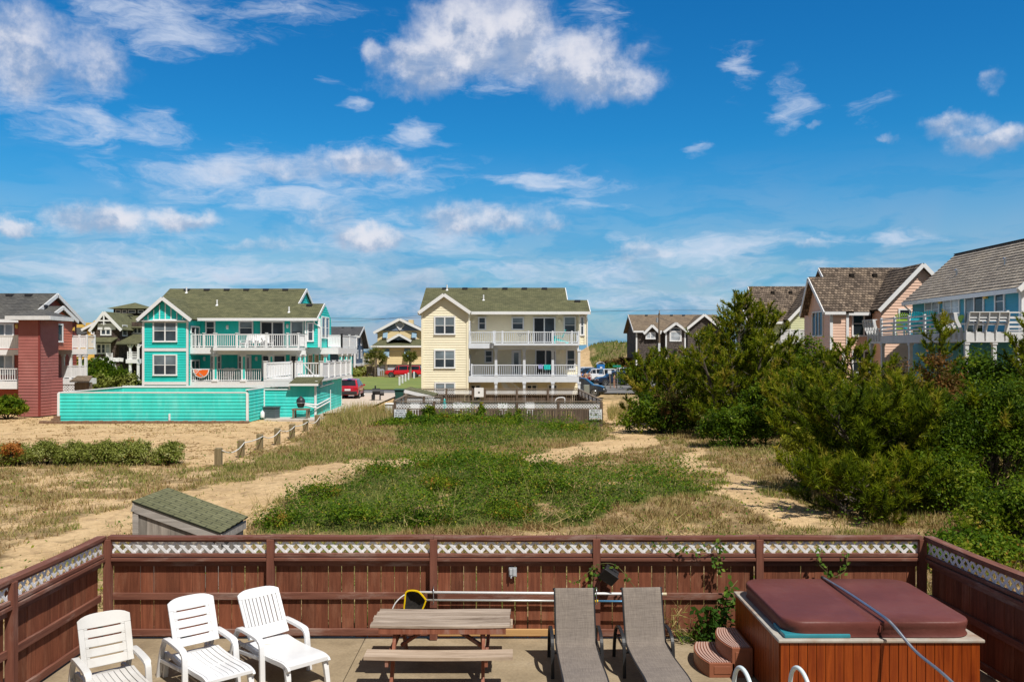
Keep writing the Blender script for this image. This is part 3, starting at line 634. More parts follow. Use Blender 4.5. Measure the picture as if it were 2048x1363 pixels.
# ---------------------------------------------------------------- white plastic loungers
MT['plastic'] = pm('white moulded plastic', (.72, .72, .725), .03, 6, .38, dirt=(.62, .61, .58), dscale=1.6, damt=.25)
MT['plastic_dirty'] = pm('grimy white plastic', (.60, .585, .56), .05, 4, .5, dirt=(.46, .42, .36), dscale=1.6, damt=.7)
def plastic_lounger(name, label, loc, rz, mat, style, tilt):
    rt = thing(name, label, 'lounger', (0, 0, 0), 'white plastic loungers on the concrete')
    # backrest: local plane u (across), v (up the back), curved across
    ct, st = math.cos(R(tilt)), math.sin(R(tilt)); hw = .30; Ln = .69
    def bk(u, v, n): n2 = n-.05*(u/hw)**2+.0; return Vector((u, .03+v*ct-n2*st*-1*0-n2*(-st)*0+(-n2)*st*-1*0+0, 0))
    def B(u, v, n):
        cv = .055*(u/hw)**2; return Vector((u*(1+.04*v), .02+v*ct-(n+cv)*st, .40+v*st+(n+cv)*ct))
    mb = MB()
    def patch(u0, u1, v0, v1, top=None, n=6):
        cols = [u0+(u1-u0)*i/n for i in range(n+1)]
        pts = []
        for u in cols:
            vt = v1 if top is None else top(u)
            pts += [B(u, v0, 0), B(u, vt, 0), B(u, v0, .028), B(u, vt, .028)]
        fs = []
        for i in range(n):
            a, b = 4*i, 4*i+4
            fs += [(a+2, b+2, b+3, a+3), (a, a+1, b+1, b), (a+1, a+3, b+3, b+1), (a, b, b+2, a+2)]
        fs += [(0, 2, 3, 1), (4*n, 4*n+1, 4*n+3, 4*n+2)]
        mb.add(pts, fs)
    def arch(u): return Ln-.055*(abs(u)/hw)**4-.02*(u/hw)**2
    if style == 'across':
        patch(-hw, hw, .515, Ln, arch, 12); patch(-hw, -hw+.07, .05, .515, n=2); patch(hw-.07, hw, .05, .515, n=2)
        for v0, v1 in ((.405, .497), (.29, .387), (.175, .272), (.05, .157)): patch(-hw+.07, hw-.07, v0, v1)
        for v in (.51, .40, .284, .168): patch(-hw+.07, -hw+.11, v-.012, v+.006, n=1); patch(hw-.11, hw-.07, v-.012, v+.006, n=1)
    else:
        patch(-hw, hw, .55, Ln, arch, 12); patch(-hw, hw, 0, .17, n=10)
        n = 9; w = (2*hw-.10)/n
        patch(-hw, -hw+.05, .17, .55, n=2); patch(hw-.05, hw, .17, .55, n=2)
        for i in range(n):
            u0 = -hw+.05+i*w; patch(u0+.006, u0+w-.006, .17, .55, n=1)
    mb.build('backrest', mat, rt, .006, local=True)
    # seat
    mb = MB(); prof = smooth_path([(0, .02, .375), (0, -.25, .35), (0, -.60, .345), (0, -.92, .355), (0, -1.05, .33)], 5)
    if style == 'across':
        n = 8
        for i in range(n):
            xx = -.27+.54*(i+.5)/n; mb.sweep([Vector((xx*1.0, p.y, p.z-.02*(1-(xx/.27)**2))) for p in prof], .54/n-.006, .018, (1, 0, 0))
        mb.bar((-.27, -.55, .325), (.27, -.55, .325), .05, .02); mb.bar((-.28, -1.05, .325), (.28, -1.05, .325), .05, .04)
    else:
        mb.sweep([Vector((0, p.y, p.z)) for p in prof], .56, .022, (1, 0, 0)); mb.bar((-.28, -1.055, .318), (.28, -1.055, .318), .03, .05)
    for s in (-1, 1): mb.sweep([Vector((s*.29, p.y, p.z-.025)) for p in prof]+[Vector((s*.29, -1.07, .28))], .035, .06, (1, 0, 0))
    mb.bar((-.3, .1, .34), (.3, .1, .34), .05, .04)
    mb.build('seat', mat, rt, .005, local=True)
    for s in (-1, 1):
        mb = MB(); x = s*.335
        pts = smooth_path([(x, .42, 0), (x, .31, .34), (x, .18, .53), (x, .06, .565), (x, -.34, .545), (x, -.43, .505), (x, -.465, .40), (x+s*.01, -.50, 0)], 4)
        mb.sweep(pts, [.06]*8+[.085]*12+[.07]*(len(pts)-20), .042, (1, 0, 0)); mb.bar((x, .36, .24), (x, -.45, .30), .03, .05)
        mb.build('armrest', mat, rt, .005, local=True)
        mb = MB(); mb.sweep([(s*.27, -.99, .33), (s*.275, -1.03, .17), (s*.285, -1.05, 0)], [.075, .065, .06], .05, (1, 0, 0)); mb.sweep([(s*.27, .30, .34), (s*.27, .36, 0)], .06, .05, (1, 0, 0)); mb.bar((s*.27, .34, .32), (s*.27, -.99, .31), .03, .05)
        mb.build('leg', mat, rt, .005, local=True)
    rt.location = loc; rt.rotation_euler = (0, 0, rz)
    return rt
plastic_lounger('plastic_lounger', 'grimy white plastic lounger with horizontal slits, closest to the left fence', (-4.95, 10.72, 0), R(40), MT['plastic_dirty'], 'across', 68)
plastic_lounger('plastic_lounger', 'clean white plastic lounger with horizontal slits between two other white loungers', (-4.14, 11.47, 0), R(42), MT['plastic'], 'across', 68)
pl = plastic_lounger('plastic_lounger', 'white plastic lounger with vertical slits in its back, left of the picnic table', (-3.33, 11.92, 0), R(44), MT['plastic'], 'along', 60)
mb = MB(); mb.sweep([(-.14, -.1, .368), (.04, -.16, .362), (.1, -.12, .365)], .12, .004, (.3, 1, 0)); mb.build('rag', pm('pale damp cloth', (.55, .53, .48), .1, 9, .9), pl, local=True)

# ---------------------------------------------------------------- sling loungers
m, nt, b, o_ = node_mat('woven brown-grey sling'); L = nt.links.new; MT['sling'] = m
sx = _tex(nt, 'ShaderNodeTexNoise', Scale=1.0, Detail=3.0, Roughness=.8); L(_mapped(nt, 'Object', (160, 6, 6)), sx.inputs['Vector']); sy = _tex(nt, 'ShaderNodeTexNoise', Scale=1.0, Detail=3.0, Roughness=.8); L(_mapped(nt, 'Object', (5, 110, 110)), sy.inputs['Vector'])
c = _mixc(nt, .5, _ramp(nt, sx.outputs['Fac'], [(.3, (.08, .062, .05, 1)), (.7, (.30, .25, .205, 1))]), _ramp(nt, sy.outputs['Fac'], [(.3, (.085, .067, .055, 1)), (.7, (.30, .255, .215, 1))]))
n1 = _tex(nt, 'ShaderNodeTexNoise', Scale=3.0, Detail=4.0); L(_mapped(nt, 'Object', (1, 1, 1)), n1.inputs['Vector']); L(_mixc(nt, 1., c, _ramp(nt, n1.outputs['Fac'], [(.3, (.88, .88, .9, 1)), (.7, (1.1, 1.1, 1.1, 1))]), 'MULTIPLY'), b.inputs['Base Color']); b.inputs['Roughness'].default_value = .8
def sling_lounger():
    rt = thing('sling_lounger', 'brown-grey woven sling lounger with black arms, right beside the picnic table', 'lounger', (0, 0, 0), 'woven sling loungers with black metal arms')
    side = smooth_path([(0, .30, 1.045), (0, .27, 1.02), (0, .16, .74), (0, .03, .44), (0, -.06, .385), (0, -.45, .36), (0, -.85, .37), (0, -1.25, .38), (0, -1.6, .33)], 6)
    mb = MB(); mb.sweep(side, .515, .012, (1, 0, 0)); mb.build('sling', MT['sling'], rt, local=True)
    for s in (-1, 1):
        mb = MB(); mb.tube([p+Vector((s*.267, .012, -.006)) for p in side], .014, 8); mb.build('side_rail', MT['black'], rt, smooth=True, local=True)
        mb = MB(); x = s*.325
        mb.sweep(smooth_path([(x, .62, 0), (x, .56, .25), (x, .45, .44), (x, .25, .54), (x, .0, .535), (x, -.14, .47), (x, -.19, .3), (x, -.20, 0)], 6), .045, .03, (1, 0, 0))
        mb.bar((x-s*.02, .50, .34), (x-s*.02, -.18, .34), .022, .03); mb.build('armrest', MT['black'], rt, .004, local=True)
    mb = MB(); mb.tube([(-.32, .50, .34), (.32, .50, .34)], .014); mb.tube([(-.31, -.18, .33), (.31, -.18, .33)], .014); mb.tube([(-.29, .31, 1.035), (.29, .31, 1.035)], .013)
    for s in (-1, 1): mb.tube([(s*.26, -1.45, .35), (s*.27, -1.5, 0)], .014)
    mb.build('cross_bar', MT['black'], rt, smooth=True, local=True)
    return rt
sA = sling_lounger(); sA.location = (X(1152, 11.69), 11.69, 0); sA.rotation_euler = (0, 0, R(1))
copy_tree(sA, 'brown-grey woven sling lounger with black arms, nearer the hot tub than its twin', (X(1292, 11.7), 11.72, 0), R(3))

# ---------------------------------------------------------------- picnic table
MT['grey_wood'] = wood('silvered bare planks', (.17, .12, .085), (.50, .41, .33), 0, worn=(.10, .065, .045), wamt=.85, fine=9)
MT['bench_wood'] = wood('sun-bleached bench plank', (.30, .215, .15), (.52, .41, .31), 0, worn=(.18, .12, .08), wamt=.6, fine=8)
MT['leg_wood'] = wood('faded red stained legs', (.17, .055, .03), (.32, .12, .07), 2, worn=(.45, .36, .32), wamt=.5)
def picnic_table():
    rt = thing('picnic_table', 'weathered grey wooden picnic table with attached benches and reddish legs', 'picnic table', (-.93, 11.68, 0))
    x0, x1 = -1.83, -.02; rr = random.Random(3)
    mb = MB(); ys = [11.32+.148*k for k in range(5)]
    for k, y in enumerate(ys):
        e = rr.uniform(-.012, .012); t = .715+rr.uniform(-.004, .004); n = 8; sg = rr.uniform(-.004, .006); x0k = x0+e+(.015 if k > 2 else 0)
        pts = []; fs = []
        for q in range(n+1):
            x = x0k+(x1+e*.6-x0k)*q/n; s = t-.010*math.sin(math.pi*q/n)*(1 if k < 2 else .3)+sg*math.cos(q); pts += [(x, y, s), (x, y+.140, s), (x, y+.140, s+.036), (x, y, s+.036)]
        for q in range(n):
            for j in range(4): fs.append((4*q+j, 4*q+4+j, 4*q+4+(j+1) % 4, 4*q+(j+1) % 4))
        fs += [(3, 2, 1, 0), (4*n, 4*n+1, 4*n+2, 4*n+3)]; mb.add(pts, fs)
    mb.build('tabletop', MT['grey_wood'], rt, .005)
    mb = MB(); mb.box(x0+.1, x1-.06, 11.33, 11.365, .63, .712); mb.box(x0+.1, x1-.06, 11.99, 12.02, .63, .712)
    for x in (-1.55, -.35, -.95): mb.box(x-.045, x+.045, 11.37, 11.985, .64, .711)
    mb.build('apron', MT['leg_wood'], rt, .004)
    for y0 in (10.95, 12.22):
        mb = MB(); zz = .432; n = 6
        for q in range(n):
            xa, xb = x0-.03+(x1-x0+.06)*q/n, x0-.03+(x1-x0+.06)*(q+1)/n; sa, sb = -.012*math.sin(math.pi*q/n), -.012*math.sin(math.pi*(q+1)/n)
            mb.add([(xa, y0, zz+sa), (xb, y0, zz+sb), (xa, y0+.285, zz+sa), (xb, y0+.285, zz+sb), (xa, y0, zz+.042+sa), (xb, y0, zz+.042+sb), (xa, y0+.285, zz+.042+sa), (xb, y0+.285, zz+.042+sb)],
                   [(0, 2, 3, 1), (4, 5, 7, 6), (0, 1, 5, 4), (2, 6, 7, 3)]+([(0, 4, 6, 2)] if q == 0 else [])+([(1, 3, 7, 5)] if q == n-1 else []))
        mb.build('bench_plank', MT['bench_wood'], rt)
    for x in (-1.53, -.37):
        s = 1 if x < -1 else -1
        for ya, yb, dx in ((11.04, 11.52, 0), (12.36, 11.86, .045*s)):
            mb = MB(); mb.bar((x+dx, ya, 0), (x+dx, yb, .70), .042, .10, (0, 1, 0)); mb.build('leg', MT['leg_wood'], rt, .004)
        mb = MB(); mb.box(x-.045*s-.021, x-.045*s+.021, 10.97, 12.48, .335, .428); mb.build('bench_support', MT['leg_wood'], rt, .004)
        mb = MB(); mb.bar((x+.05*s, 11.7, .37), (x+.46*s, 11.7, .64), .085, .04); mb.build('brace', MT['leg_wood'], rt, .004)
    return rt
picnic_table()

# ---------------------------------------------------------------- hot tub
MT['redwood'] = wood('varnished redwood slats', (.14, .020, .004), (.33, .066, .009), 2, fine=10, rough=.35)
MT['vinyl'] = pm('maroon vinyl cover', (.125, .034, .026), .16, 1.6, .55, .55, dirt=(.18, .068, .054), dscale=1.1, damt=.5)
MT['acrylic'] = pm('worn cream tub rim', (.42, .39, .34), .15, 5, .5, dirt=(.32, .2, .13), dscale=3, damt=.8)
MT['teal_shell'] = pm('teal tub shell', (.03, .22, .27), .1, 5, .3)
def hot_tub():
    x0, x1, y0, y1, zt = 3.20, 5.58, 10.43, 12.50, .865
    rt = thing('hot_tub', 'redwood slatted hot tub beside the dark fence', 'hot tub', ((x0+x1)/2, (y0+y1)/2, 0))
    mb = MB(); n = 22; w = (x1-x0)/n
    for i in range(n):
        g = .004; mb.box(x0+i*w+g, x0+(i+1)*w-g, y0-.0, y0+.02, .03, zt-.045)
    n = 19; w = (y1-y0-.03)/n
    for i in range(n):
        mb.box(x0-.012, x0+.008, y0+.025+i*w+.004, y0+.025+(i+1)*w-.004, .03, zt-.045); mb.box(x1-.008, x1+.012, y0+.025+i*w+.004, y0+.025+(i+1)*w-.004, .03, zt-.045)
    mb.build('slat_panel', MT['redwood'], rt)
    mb = MB(); mb.box(x0+.012, x1-.012, y0+.024, y1, .0, zt-.05); mb.build('cabinet', MT['black'], rt)
    mb = MB(); t = .20
    mb.box(x0-.03, x1+.05, y0-.025, y0+t, zt-.04, zt); mb.box(x0-.03, x1+.05, y1-t, y1+.02, zt-.04, zt); mb.box(x0-.03, x0+t, y0+t, y1-t, zt-.04, zt); mb.box(x1-t, x1+.05, y0+t, y1-t, zt-.04, zt)
    mb.build('rim', MT['acrylic'], rt, .012)
    mb = MB(); q = [(x0+.06, y0+.03), (x0+.85, y0+.03), (x0+.85, y0+.09), (x0+.33, y0+.12), (x0+.12, y0+.5), (x0+.06, y0+.5)]; mb.prism([(a, b) for a, b in q], (0, 0, zt+.002), (1, 0, 0), (0, 1, 0), (0, 0, 1), .045); mb.build('shell_edge', MT['teal_shell'], rt, .01)
hot_tub()
def tub_cover():
    rt = thing('spa_cover', 'maroon padded vinyl cover in two halves lying on the hot tub', 'spa cover', (4.4, 11.45, .866))
    def rounded(x0, x1, y0, y1, rl, rr_):
        p = []
        for cx, cy, r, a0 in ((x1-rr_, y0+rr_, rr_, -90), (x1-rr_, y1-rr_, rr_, 0), (x0+rl, y1-rl, rl, 90), (x0+rl, y0+rl, rl, 180)):
            if r < .01: p.append((cx, cy)); continue
            p += [(cx+r*math.cos(R(a0+90*k/8)), cy+r*math.sin(R(a0+90*k/8))) for k in range(9)]
        return p
    for x0, x1, rl, rr_ in ((3.27, 4.405, .26, .0), (4.425, 5.55, .0, .26)):
        q = rounded(x0, x1, 10.47, 12.46, rl, rr_); cx, cy = 4.415, 11.45
        mb = MB(); rows = []
        for inset, z in ((.0, .875), (.015, .91), (.004, .95), (.006, .966), (.0, .985), (.0, 1.035), (.006, 1.054), (.018, 1.06)):
            rows.append([(cx+(a-cx)*(1-inset/1.1)+.004*math.sin(9*a+7*b+z*40), cy+(b-cy)*(1-inset/1.0)+.004*math.sin(11*b+5*a+z*30), z+.006*math.sin(6*b)*(z < .96)) for a, b in q])
        n = len(q); pts = [p for r in rows for p in r]
        # domed top in rings
        for k in (.66, .33): pts += [((p[0]-(x0+x1)/2)*k+(x0+x1)/2, (p[1]-cy)*k+cy, 1.06+.010*(1-k)) for p in rows[-1]]
        m_ = len(rows)+2; pts.append(((x0+x1)/2, cy, 1.071))
        fs = [(i*n+k, i*n+(k+1) % n, (i+1)*n+(k+1) % n, (i+1)*n+k) for i in range(m_-1) for k in range(n)]+[((m_-1)*n+k, (m_-1)*n+(k+1) % n, m_*n) for k in range(n)]
        mb.add(pts, fs); mb.build('cover_half', MT['vinyl'], rt, smooth=True)
    mb = MB(); mb.box(4.395, 4.435, 10.455, 10.475, .94, 1.02); mb.build('strap', MT['vinyl'], rt)
    lt = thing('cover_lifter', 'bent silver metal lifter bar laid across the maroon cover', 'metal bar', (4.42, 11.4, 1.08))
    mb = MB(); mb.tube(smooth_path([P(1645, 1154, 12.46), (4.43, 11.6, 1.11), (4.45, 10.55, 1.115), (4.50, 10.32, 1.06), (4.62, 10.0, .86), (4.75, 9.6, .74), (4.95, 9.1, .5)], 6), .019, 10); mb.build('bar', MT['steel'], lt, smooth=True)
    mb = MB(); mb.tube([P(1645, 1154, 12.46)+Vector((-.004, .012, 0)), P(1645, 1154, 12.46)+Vector((.004, -.045, 0))], .023, 10); mb.build('end_cap', MT['black'], lt)
tub_cover()
MT['step_brown'] = pm('terracotta moulded plastic', (.27, .095, .05), .06, 5, .45)
MT['step_tread'] = pm('pale ribbed tread', (.46, .30, .25), .06, 9, .6)
def spa_steps():
    rt = thing('spa_steps', 'brown two-tier plastic spa steps with ribbed curved treads', 'steps', (2.9, 11.95, 0))
    for xa, xb, z, nm in ((2.60, 2.93, .20, 'lower_step'), (2.90, 3.17, .40, 'upper_step')):
        ya, yb = 11.52, 12.38; yc = (ya+yb)/2
        def bul(y): return -.10*(1-((y-yc)/((yb-ya)/2))**2)
        n = 12; ys = [ya+(yb-ya)*i/n for i in range(n+1)]
        poly = [(xa+bul(y)+.1*0, y) for y in ys]+[(xb, y) for y in (yb, ya)]
        mb = MB(); mb.prism(poly[::-1], (0, 0, 0), (1, 0, 0), (0, 1, 0), (0, 0, 1), z-.012)
        mb.box(xa+.06, xb-.05, ya-.008, ya+.0, .05, z-.05) if z < .3 else mb.box(xa+.04, xb-.03, ya-.008, ya, .06, z-.06)
        st = mb.build(nm, MT['step_brown'], rt, .008)
        mb = MB()
        for k in range(9):
            f = (k+.1)/9.2; f2 = (k+.72)/9.2
            pts = []; 
            for y in [ya+.03+(yb-ya-.06)*i/n for i in range(n+1)]:
                l, r_ = xa+bul(y)+.015, xb-.02+bul(y)*.85*(1 if z > .3 else 1)*0
                r_ = xb-.02
                for ff in (f, f2): pts.append((l+(r_-l)*ff, y))
            for i in range(n):
                a = pts[2*i:2*i+4]; mb.add([(p[0], p[1], z-.012) for p in a]+[(p[0], p[1], z) for p in a], [(4, 5, 7, 6), (0, 4, 6, 2), (1, 3, 7, 5), (0, 1, 5, 4), (2, 6, 7, 3)])
        mb.build('tread', MT['step_tread'], st)
spa_steps()
# ---------------------------------------------------------------- pool ladder, poles and small things on the fence
MT['ladder'] = pm('pale powder-coated tube', (.62, .70, .72), .05, 6, .3)
rt = thing('pool_ladder', 'pale pool ladder with two arched handrails in front of the hot tub', 'pool ladder', (2.78, 9.6, 0))
for x in (X(1470, 9.75), X(1583, 9.75)):
    mb = MB(); mb.tube(smooth_path([(x, 9.85, -.1), (x, 9.83, .35), (x+.01, 9.80, .66), (x+.04, 9.72, .785), (x+.085, 9.6, .76), (x+.12, 9.48, .6), (x+.14, 9.38, .3), (x+.15, 9.36, -.1)], 6), .024, 12); h = mb.build('handrail', MT['ladder'], rt, smooth=True)
mb = MB(); mb.tube([(X(1470, 9.75)+.06, 9.7, .05), (X(1583, 9.75)+.06, 9.7, .05)], .016); mb.build('cross_bar', MT['ladder'], rt)
MT['pole_white'] = pm('white painted pole', (.78, .78, .78), .04, 5, .35); MT['pole_blue'] = pm('blue anodised pole', (.12, .32, .55), .06, 5, .3, metal=.3); MT['yellow'] = pm('yellow plastic rim', (.75, .50, .0), .08, 5, .4)
yp = 12.95
rt = thing('pool_pole', 'long white pool pole hung level along the fence above the skimmer handle', 'pool pole', P(1080, 1185, yp))
mb = MB(); mb.tube([P(838, 1183.5, yp), P(1328, 1187, yp)], .019, 10); mb.build('pole', MT['pole_white'], rt, smooth=True)
mb = MB(); mb.tube(smooth_path([P(838, 1184, yp), P(815, 1186, yp), P(796, 1199, yp), P(785, 1217, yp), P(782, 1240, yp)], 5), .010, 8); mb.build('hook', MT['pole_white'], rt, smooth=True)
mb = MB(); mb.tube([P(1325, 1187, yp), P(1333, 1187, yp)], .022, 10); mb.build('grip', pm('cream rubber grip', (.6, .52, .35), .1, 8, .8), rt)
rt = thing('leaf_skimmer', 'yellow-rimmed black net leaf skimmer on a silver and blue pole', 'pool skimmer', P(1000, 1199, yp-.06))
mb = MB(); ys = yp-.06; rim = smooth_path([P(852, 1199, ys), P(845, 1190, ys), P(836, 1182, ys), P(822, 1180, ys), P(812, 1184, ys), P(810, 1200, ys), P(809, 1222, ys), P(824, 1231, ys), P(842, 1222, ys), P(852, 1200, ys)], 4)
mb.sweep(rim, .03, .022, (0, 1, 0)); mb.build('rim', MT['yellow'], rt, .004)
mb = MB(); c_ = P(828, 1207, ys+.08); ring = rim[:-1:2]; n = len(ring); inner = [c_+(p-c_)*.45+Vector((0, .03, -.02)) for p in ring]
mb.add(ring+inner+[c_], [(k, (k+1) % n, n+(k+1) % n, n+k) for k in range(n)]+[(n+k, n+(k+1) % n, 2*n) for k in range(n)]); mb.build('net', pm('black mesh net', (.018, .016, .015), .5, 30, .8), rt)
mb = MB(); mb.tube([P(853, 1199, ys), P(1193, 1201, ys)], .016, 10); mb.build('silver_pole', pm('silver tube', (.62, .63, .6), .08, 5, .35, metal=.5), rt, smooth=True)
mb = MB(); mb.tube([P(1193, 1201, ys), P(1292, 1202, ys)], .0145, 10); mb.build('blue_pole', MT['pole_blue'], rt, smooth=True)
mb = MB(); mb.tube([P(1190, 1201, ys), P(1196, 1201, ys)], .02, 10); mb.build('collar', MT['yellow'], rt)
for px in (867, 1193):
    mb = MB(); mb.tube(smooth_path([P(px, 1172, 12.985), P(px, 1178, 12.9), P(px, 1192, 12.87), P(px, 1207, 12.865), P(px-3, 1207, 12.9)], 3), .007, 6); o = mb.build('pole_hook', MT['steel'], smooth=True); tag(o, 'metal pole hook on the fence post behind the picnic table' if px < 1000 else 'metal pole hook on the fence post between the sling loungers', 'hook', 'hooks holding the pool poles')
rt = thing('outlet_box', 'grey weatherproof outlet box screwed to the fence boards', 'outlet box', P(1025, 1150, 13.1))
mb = MB(); a = P(1017.5, 1152, 13.06); mb.box(a.x, a.x+.12, 13.04, 13.098, a.z, a.z+.14); mb.build('box', pm('grey outlet plastic', (.36, .38, .40), .08, 9, .5), rt, .006)
mb = MB(); mb.box(a.x+.012, a.x+.055, 13.02, 13.04, a.z+.03, a.z+.12); mb.box(a.x+.065, a.x+.11, 13.025, 13.04, a.z+.015, a.z+.125); mb.tube([(a.x+.035, 13.035, a.z+.03), (a.x+.035, 13.03, a.z-.02)], .012); mb.build('cover', pm('paler grey flap', (.45, .47, .49), .08, 9, .45), rt, .004)
rt = thing('flood_lamp', 'black flood lamp tilted on the fence under a vine', 'flood lamp', P(1218, 1150, 12.95))
Mx = Matrix.Translation(P(1219, 1146, 12.93)) @ Matrix.Rotation(R(35), 4, 'Y') @ Matrix.Rotation(R(28), 4, 'X')
mb = MB(Mx); mb.box(-.11, .11, -.09, .05, -.09, .09); mb.box(-.125, .125, -.11, -.09, -.1, .1); mb.box(-.05, .05, .05, .12, -.04, .04); mb.build('housing', MT['black'], rt, .02)
mb = MB(); mb.tube([P(1219, 1146, 12.99), P(1219, 1150, 13.09)], .025); mb.build('bracket', MT['black'], rt)
# climbing vines and weeds
MT['vine'] = leafmat('vine leaves', [(0, (.03, .075, .012)), (.5, (.07, .15, .02)), (1, (.20, .27, .04))], .35, .5)
MT['stem'] = pm('thin plant stems', (.13, .12, .04), .2, 9, .8)
def vine(label, paths, seed, n=26, size=.034, spread=.05, cat='vine'):
    rg = np.random.default_rng(seed); mb = MB(); C = []
    for pts in paths:
        pp = smooth_path(pts, 5); mb.tube(pp, .005, 5)
        a = np.array([tuple(p) for p in pp]); i = rg.integers(0, len(a), n); C.append(a[i]+rg.normal(size=(n, 3))*spread*np.array([1, .4, 1]))
    st = mb.build('climbing_vine', MT['stem']); tag(st, label, cat)
    C = np.concatenate(C); nr = rg.normal(size=C.shape)*.5; nr[:, 1] -= .8; nr[:, 2] += .5
    np_mesh('leaves', leaf_quads(C, unit(nr), size*(.6+.6*rg.random(len(C))), .7, rg), 4, rg.random(len(C)), MT['vine'], st)
yv = 12.93
vine('green vine curling over the black flood lamp and fence post', [[P(1143, 1165, 12.95), P(1160, 1158, yv), P(1178, 1142, yv), P(1196, 1128, yv), P(1225, 1127, 12.85), P(1245, 1142, 12.85), P(1262, 1164, yv), P(1277, 1182, yv)], [P(1178, 1182, yv), P(1184, 1160, yv), P(1192, 1140, yv)]], 5, 26)
vine('green vine trailing through the white lattice right of the sling loungers', [[P(1312, 1088, 13.02), P(1340, 1088, yv), P(1365, 1100, yv), P(1395, 1102, yv), P(1425, 1094, yv), P(1442, 1078, yv)], [P(1432, 1094, yv), P(1436, 1112, yv), P(1434, 1128, yv), P(1437, 1142, yv)]], 6, 30)
vine('short green vine hanging from the lattice above the hot tub cover', [[P(1642, 1096, 13.0), P(1640, 1108, yv), P(1634, 1122, yv), P(1650, 1140, yv), P(1664, 1153, yv), P(1684, 1146, yv), P(1692, 1135, yv), P(1695, 1105, 13.0)]], 7, 40)
vine('green vine beside the hot tub corner', [[P(1475, 1160, yv), P(1462, 1176, 12.8), P(1452, 1190, 12.85), P(1458, 1204, 12.85)], [P(1450, 1203, 12.85), P(1462, 1202, 12.8)]], 8, 16, .055)
def weeds():
    rg = np.random.default_rng(11); rt = thing('weed_clump', 'clump of weeds growing at the fence foot beside the spa steps', 'weeds', (2.9, 12.85, 0))
    n = 160; b0 = np.stack([2.9+rg.normal(size=n)*.22, 12.82+rg.random(n)*.2, np.zeros(n)+.01], 1); d = rg.normal(size=(n, 3))*.7; d[:, 2] = 1; d[:, 1] -= .3
    np_mesh('blades', blade_tris(b0, unit(d), .15+.3*rg.random(n), np.full(n, .018), rg), 3, .45+.5*rg.random(n), MT['vine'], rt)
    n = 260; c = np.stack([2.98+rg.normal(size=n)*.15, 12.8+rg.normal(size=n)*.1, .03+.5*rg.random(n)], 1); np_mesh('leaves', leaf_quads(c, unit(rg.normal(size=(n, 3))+[0, -.5, .8]), .03+.04*rg.random(n), .6, rg), 4, .5*rg.random(n), MT['vine'], rt)
    rt = thing('weed_clump', 'straw-coloured drooping weed against the fence boards', 'weeds', (2.45, 12.9, 0)); n = 60
    b0 = np.stack([2.45+rg.normal(size=n)*.05, np.full(n, 12.93), .1+.45*rg.random(n)], 1); d = rg.normal(size=(n, 3))*.8; d[:, 2] -= .1; d[:, 1] -= .4
    np_mesh('blades', blade_tris(b0, unit(d), .1+.22*rg.random(n), np.full(n, .014), rg), 3, .35+.35*rg.random(n), MT['straw'], rt)
weeds()
# ---------------------------------------------------------------- pump shed behind the fence
MT['shed_wood'] = wood('silver-grey shed boards', (.17, .15, .13), (.38, .345, .30), 2, worn=(.1, .085, .07), wamt=.5, board=.2)
MT['shed_trim'] = wood('silver-grey trim', (.25, .225, .2), (.48, .44, .40), 0, worn=(.15, .12, .1), wamt=.6)
MT['shed_roof'] = shingle('green-grey shed shingles', (.135, .135, .07), (.18, .18, .10), .30, .14, (.022, .024, .016))
def pump_shed():
    rt = thing('pump_shed', 'small grey wooden pump shed with sloped green shingle roof behind the fence', 'shed', (-6, 16.2, 0))
    # roof corners read from the photo: high left end, low right end
    A, B_, C, D = P(335, 977, 16.9), P(494, 1039, 16.9), P(441, 1068, 15.3), P(263, 1004, 15.3)
    U = (C-D).normalized(); Vv = (A-D); N = U.cross(Vv).normalized(); V = N.cross(U)
    if N.z < 0: N = -N
    def pr(p): return ((p-D).dot(U), (p-D).dot(V))
    mb = MB(); mb.prism([pr(p) for p in (D, C, B_, A)], D, U, V, N, .03); mb.build('roof', MT['shed_roof'], rt)
    z0 = -.1; s = .97
    c = (A+B_+C+D)/4
    a, b_, c2, d = [c+(p-c)*.93 for p in (A, B_, C, D)]
    mb = MB()
    for p, q in ((d, c2), (c2, b_), (b_, a), (a, d)): mb.add([(p.x, p.y, z0), (q.x, q.y, z0), (q.x, q.y, q.z-.03), (p.x, p.y, p.z-.03)], [(0, 1, 2, 3)])
    mb.build('wall', MT['shed_wood'], rt)
    mb = MB()
    for p, q in ((D, C), (C, B_), (A, D)): 
        o2 = Vector((0, 0, -.085)); k = c-(p+q)/2; k.z = 0; k = k.normalized()*.03; mb.bar(p+o2+k, q+o2+k, .03, .15)
    mb.build('fascia', MT['shed_trim'], rt)
    for p in (d, c2): mb = MB(); mb.box(p.x-.05, p.x+.05, p.y-.03, p.y+.0, z0, p.z-.12); mb.build('corner_board', MT['shed_trim'], rt)
pump_shed()
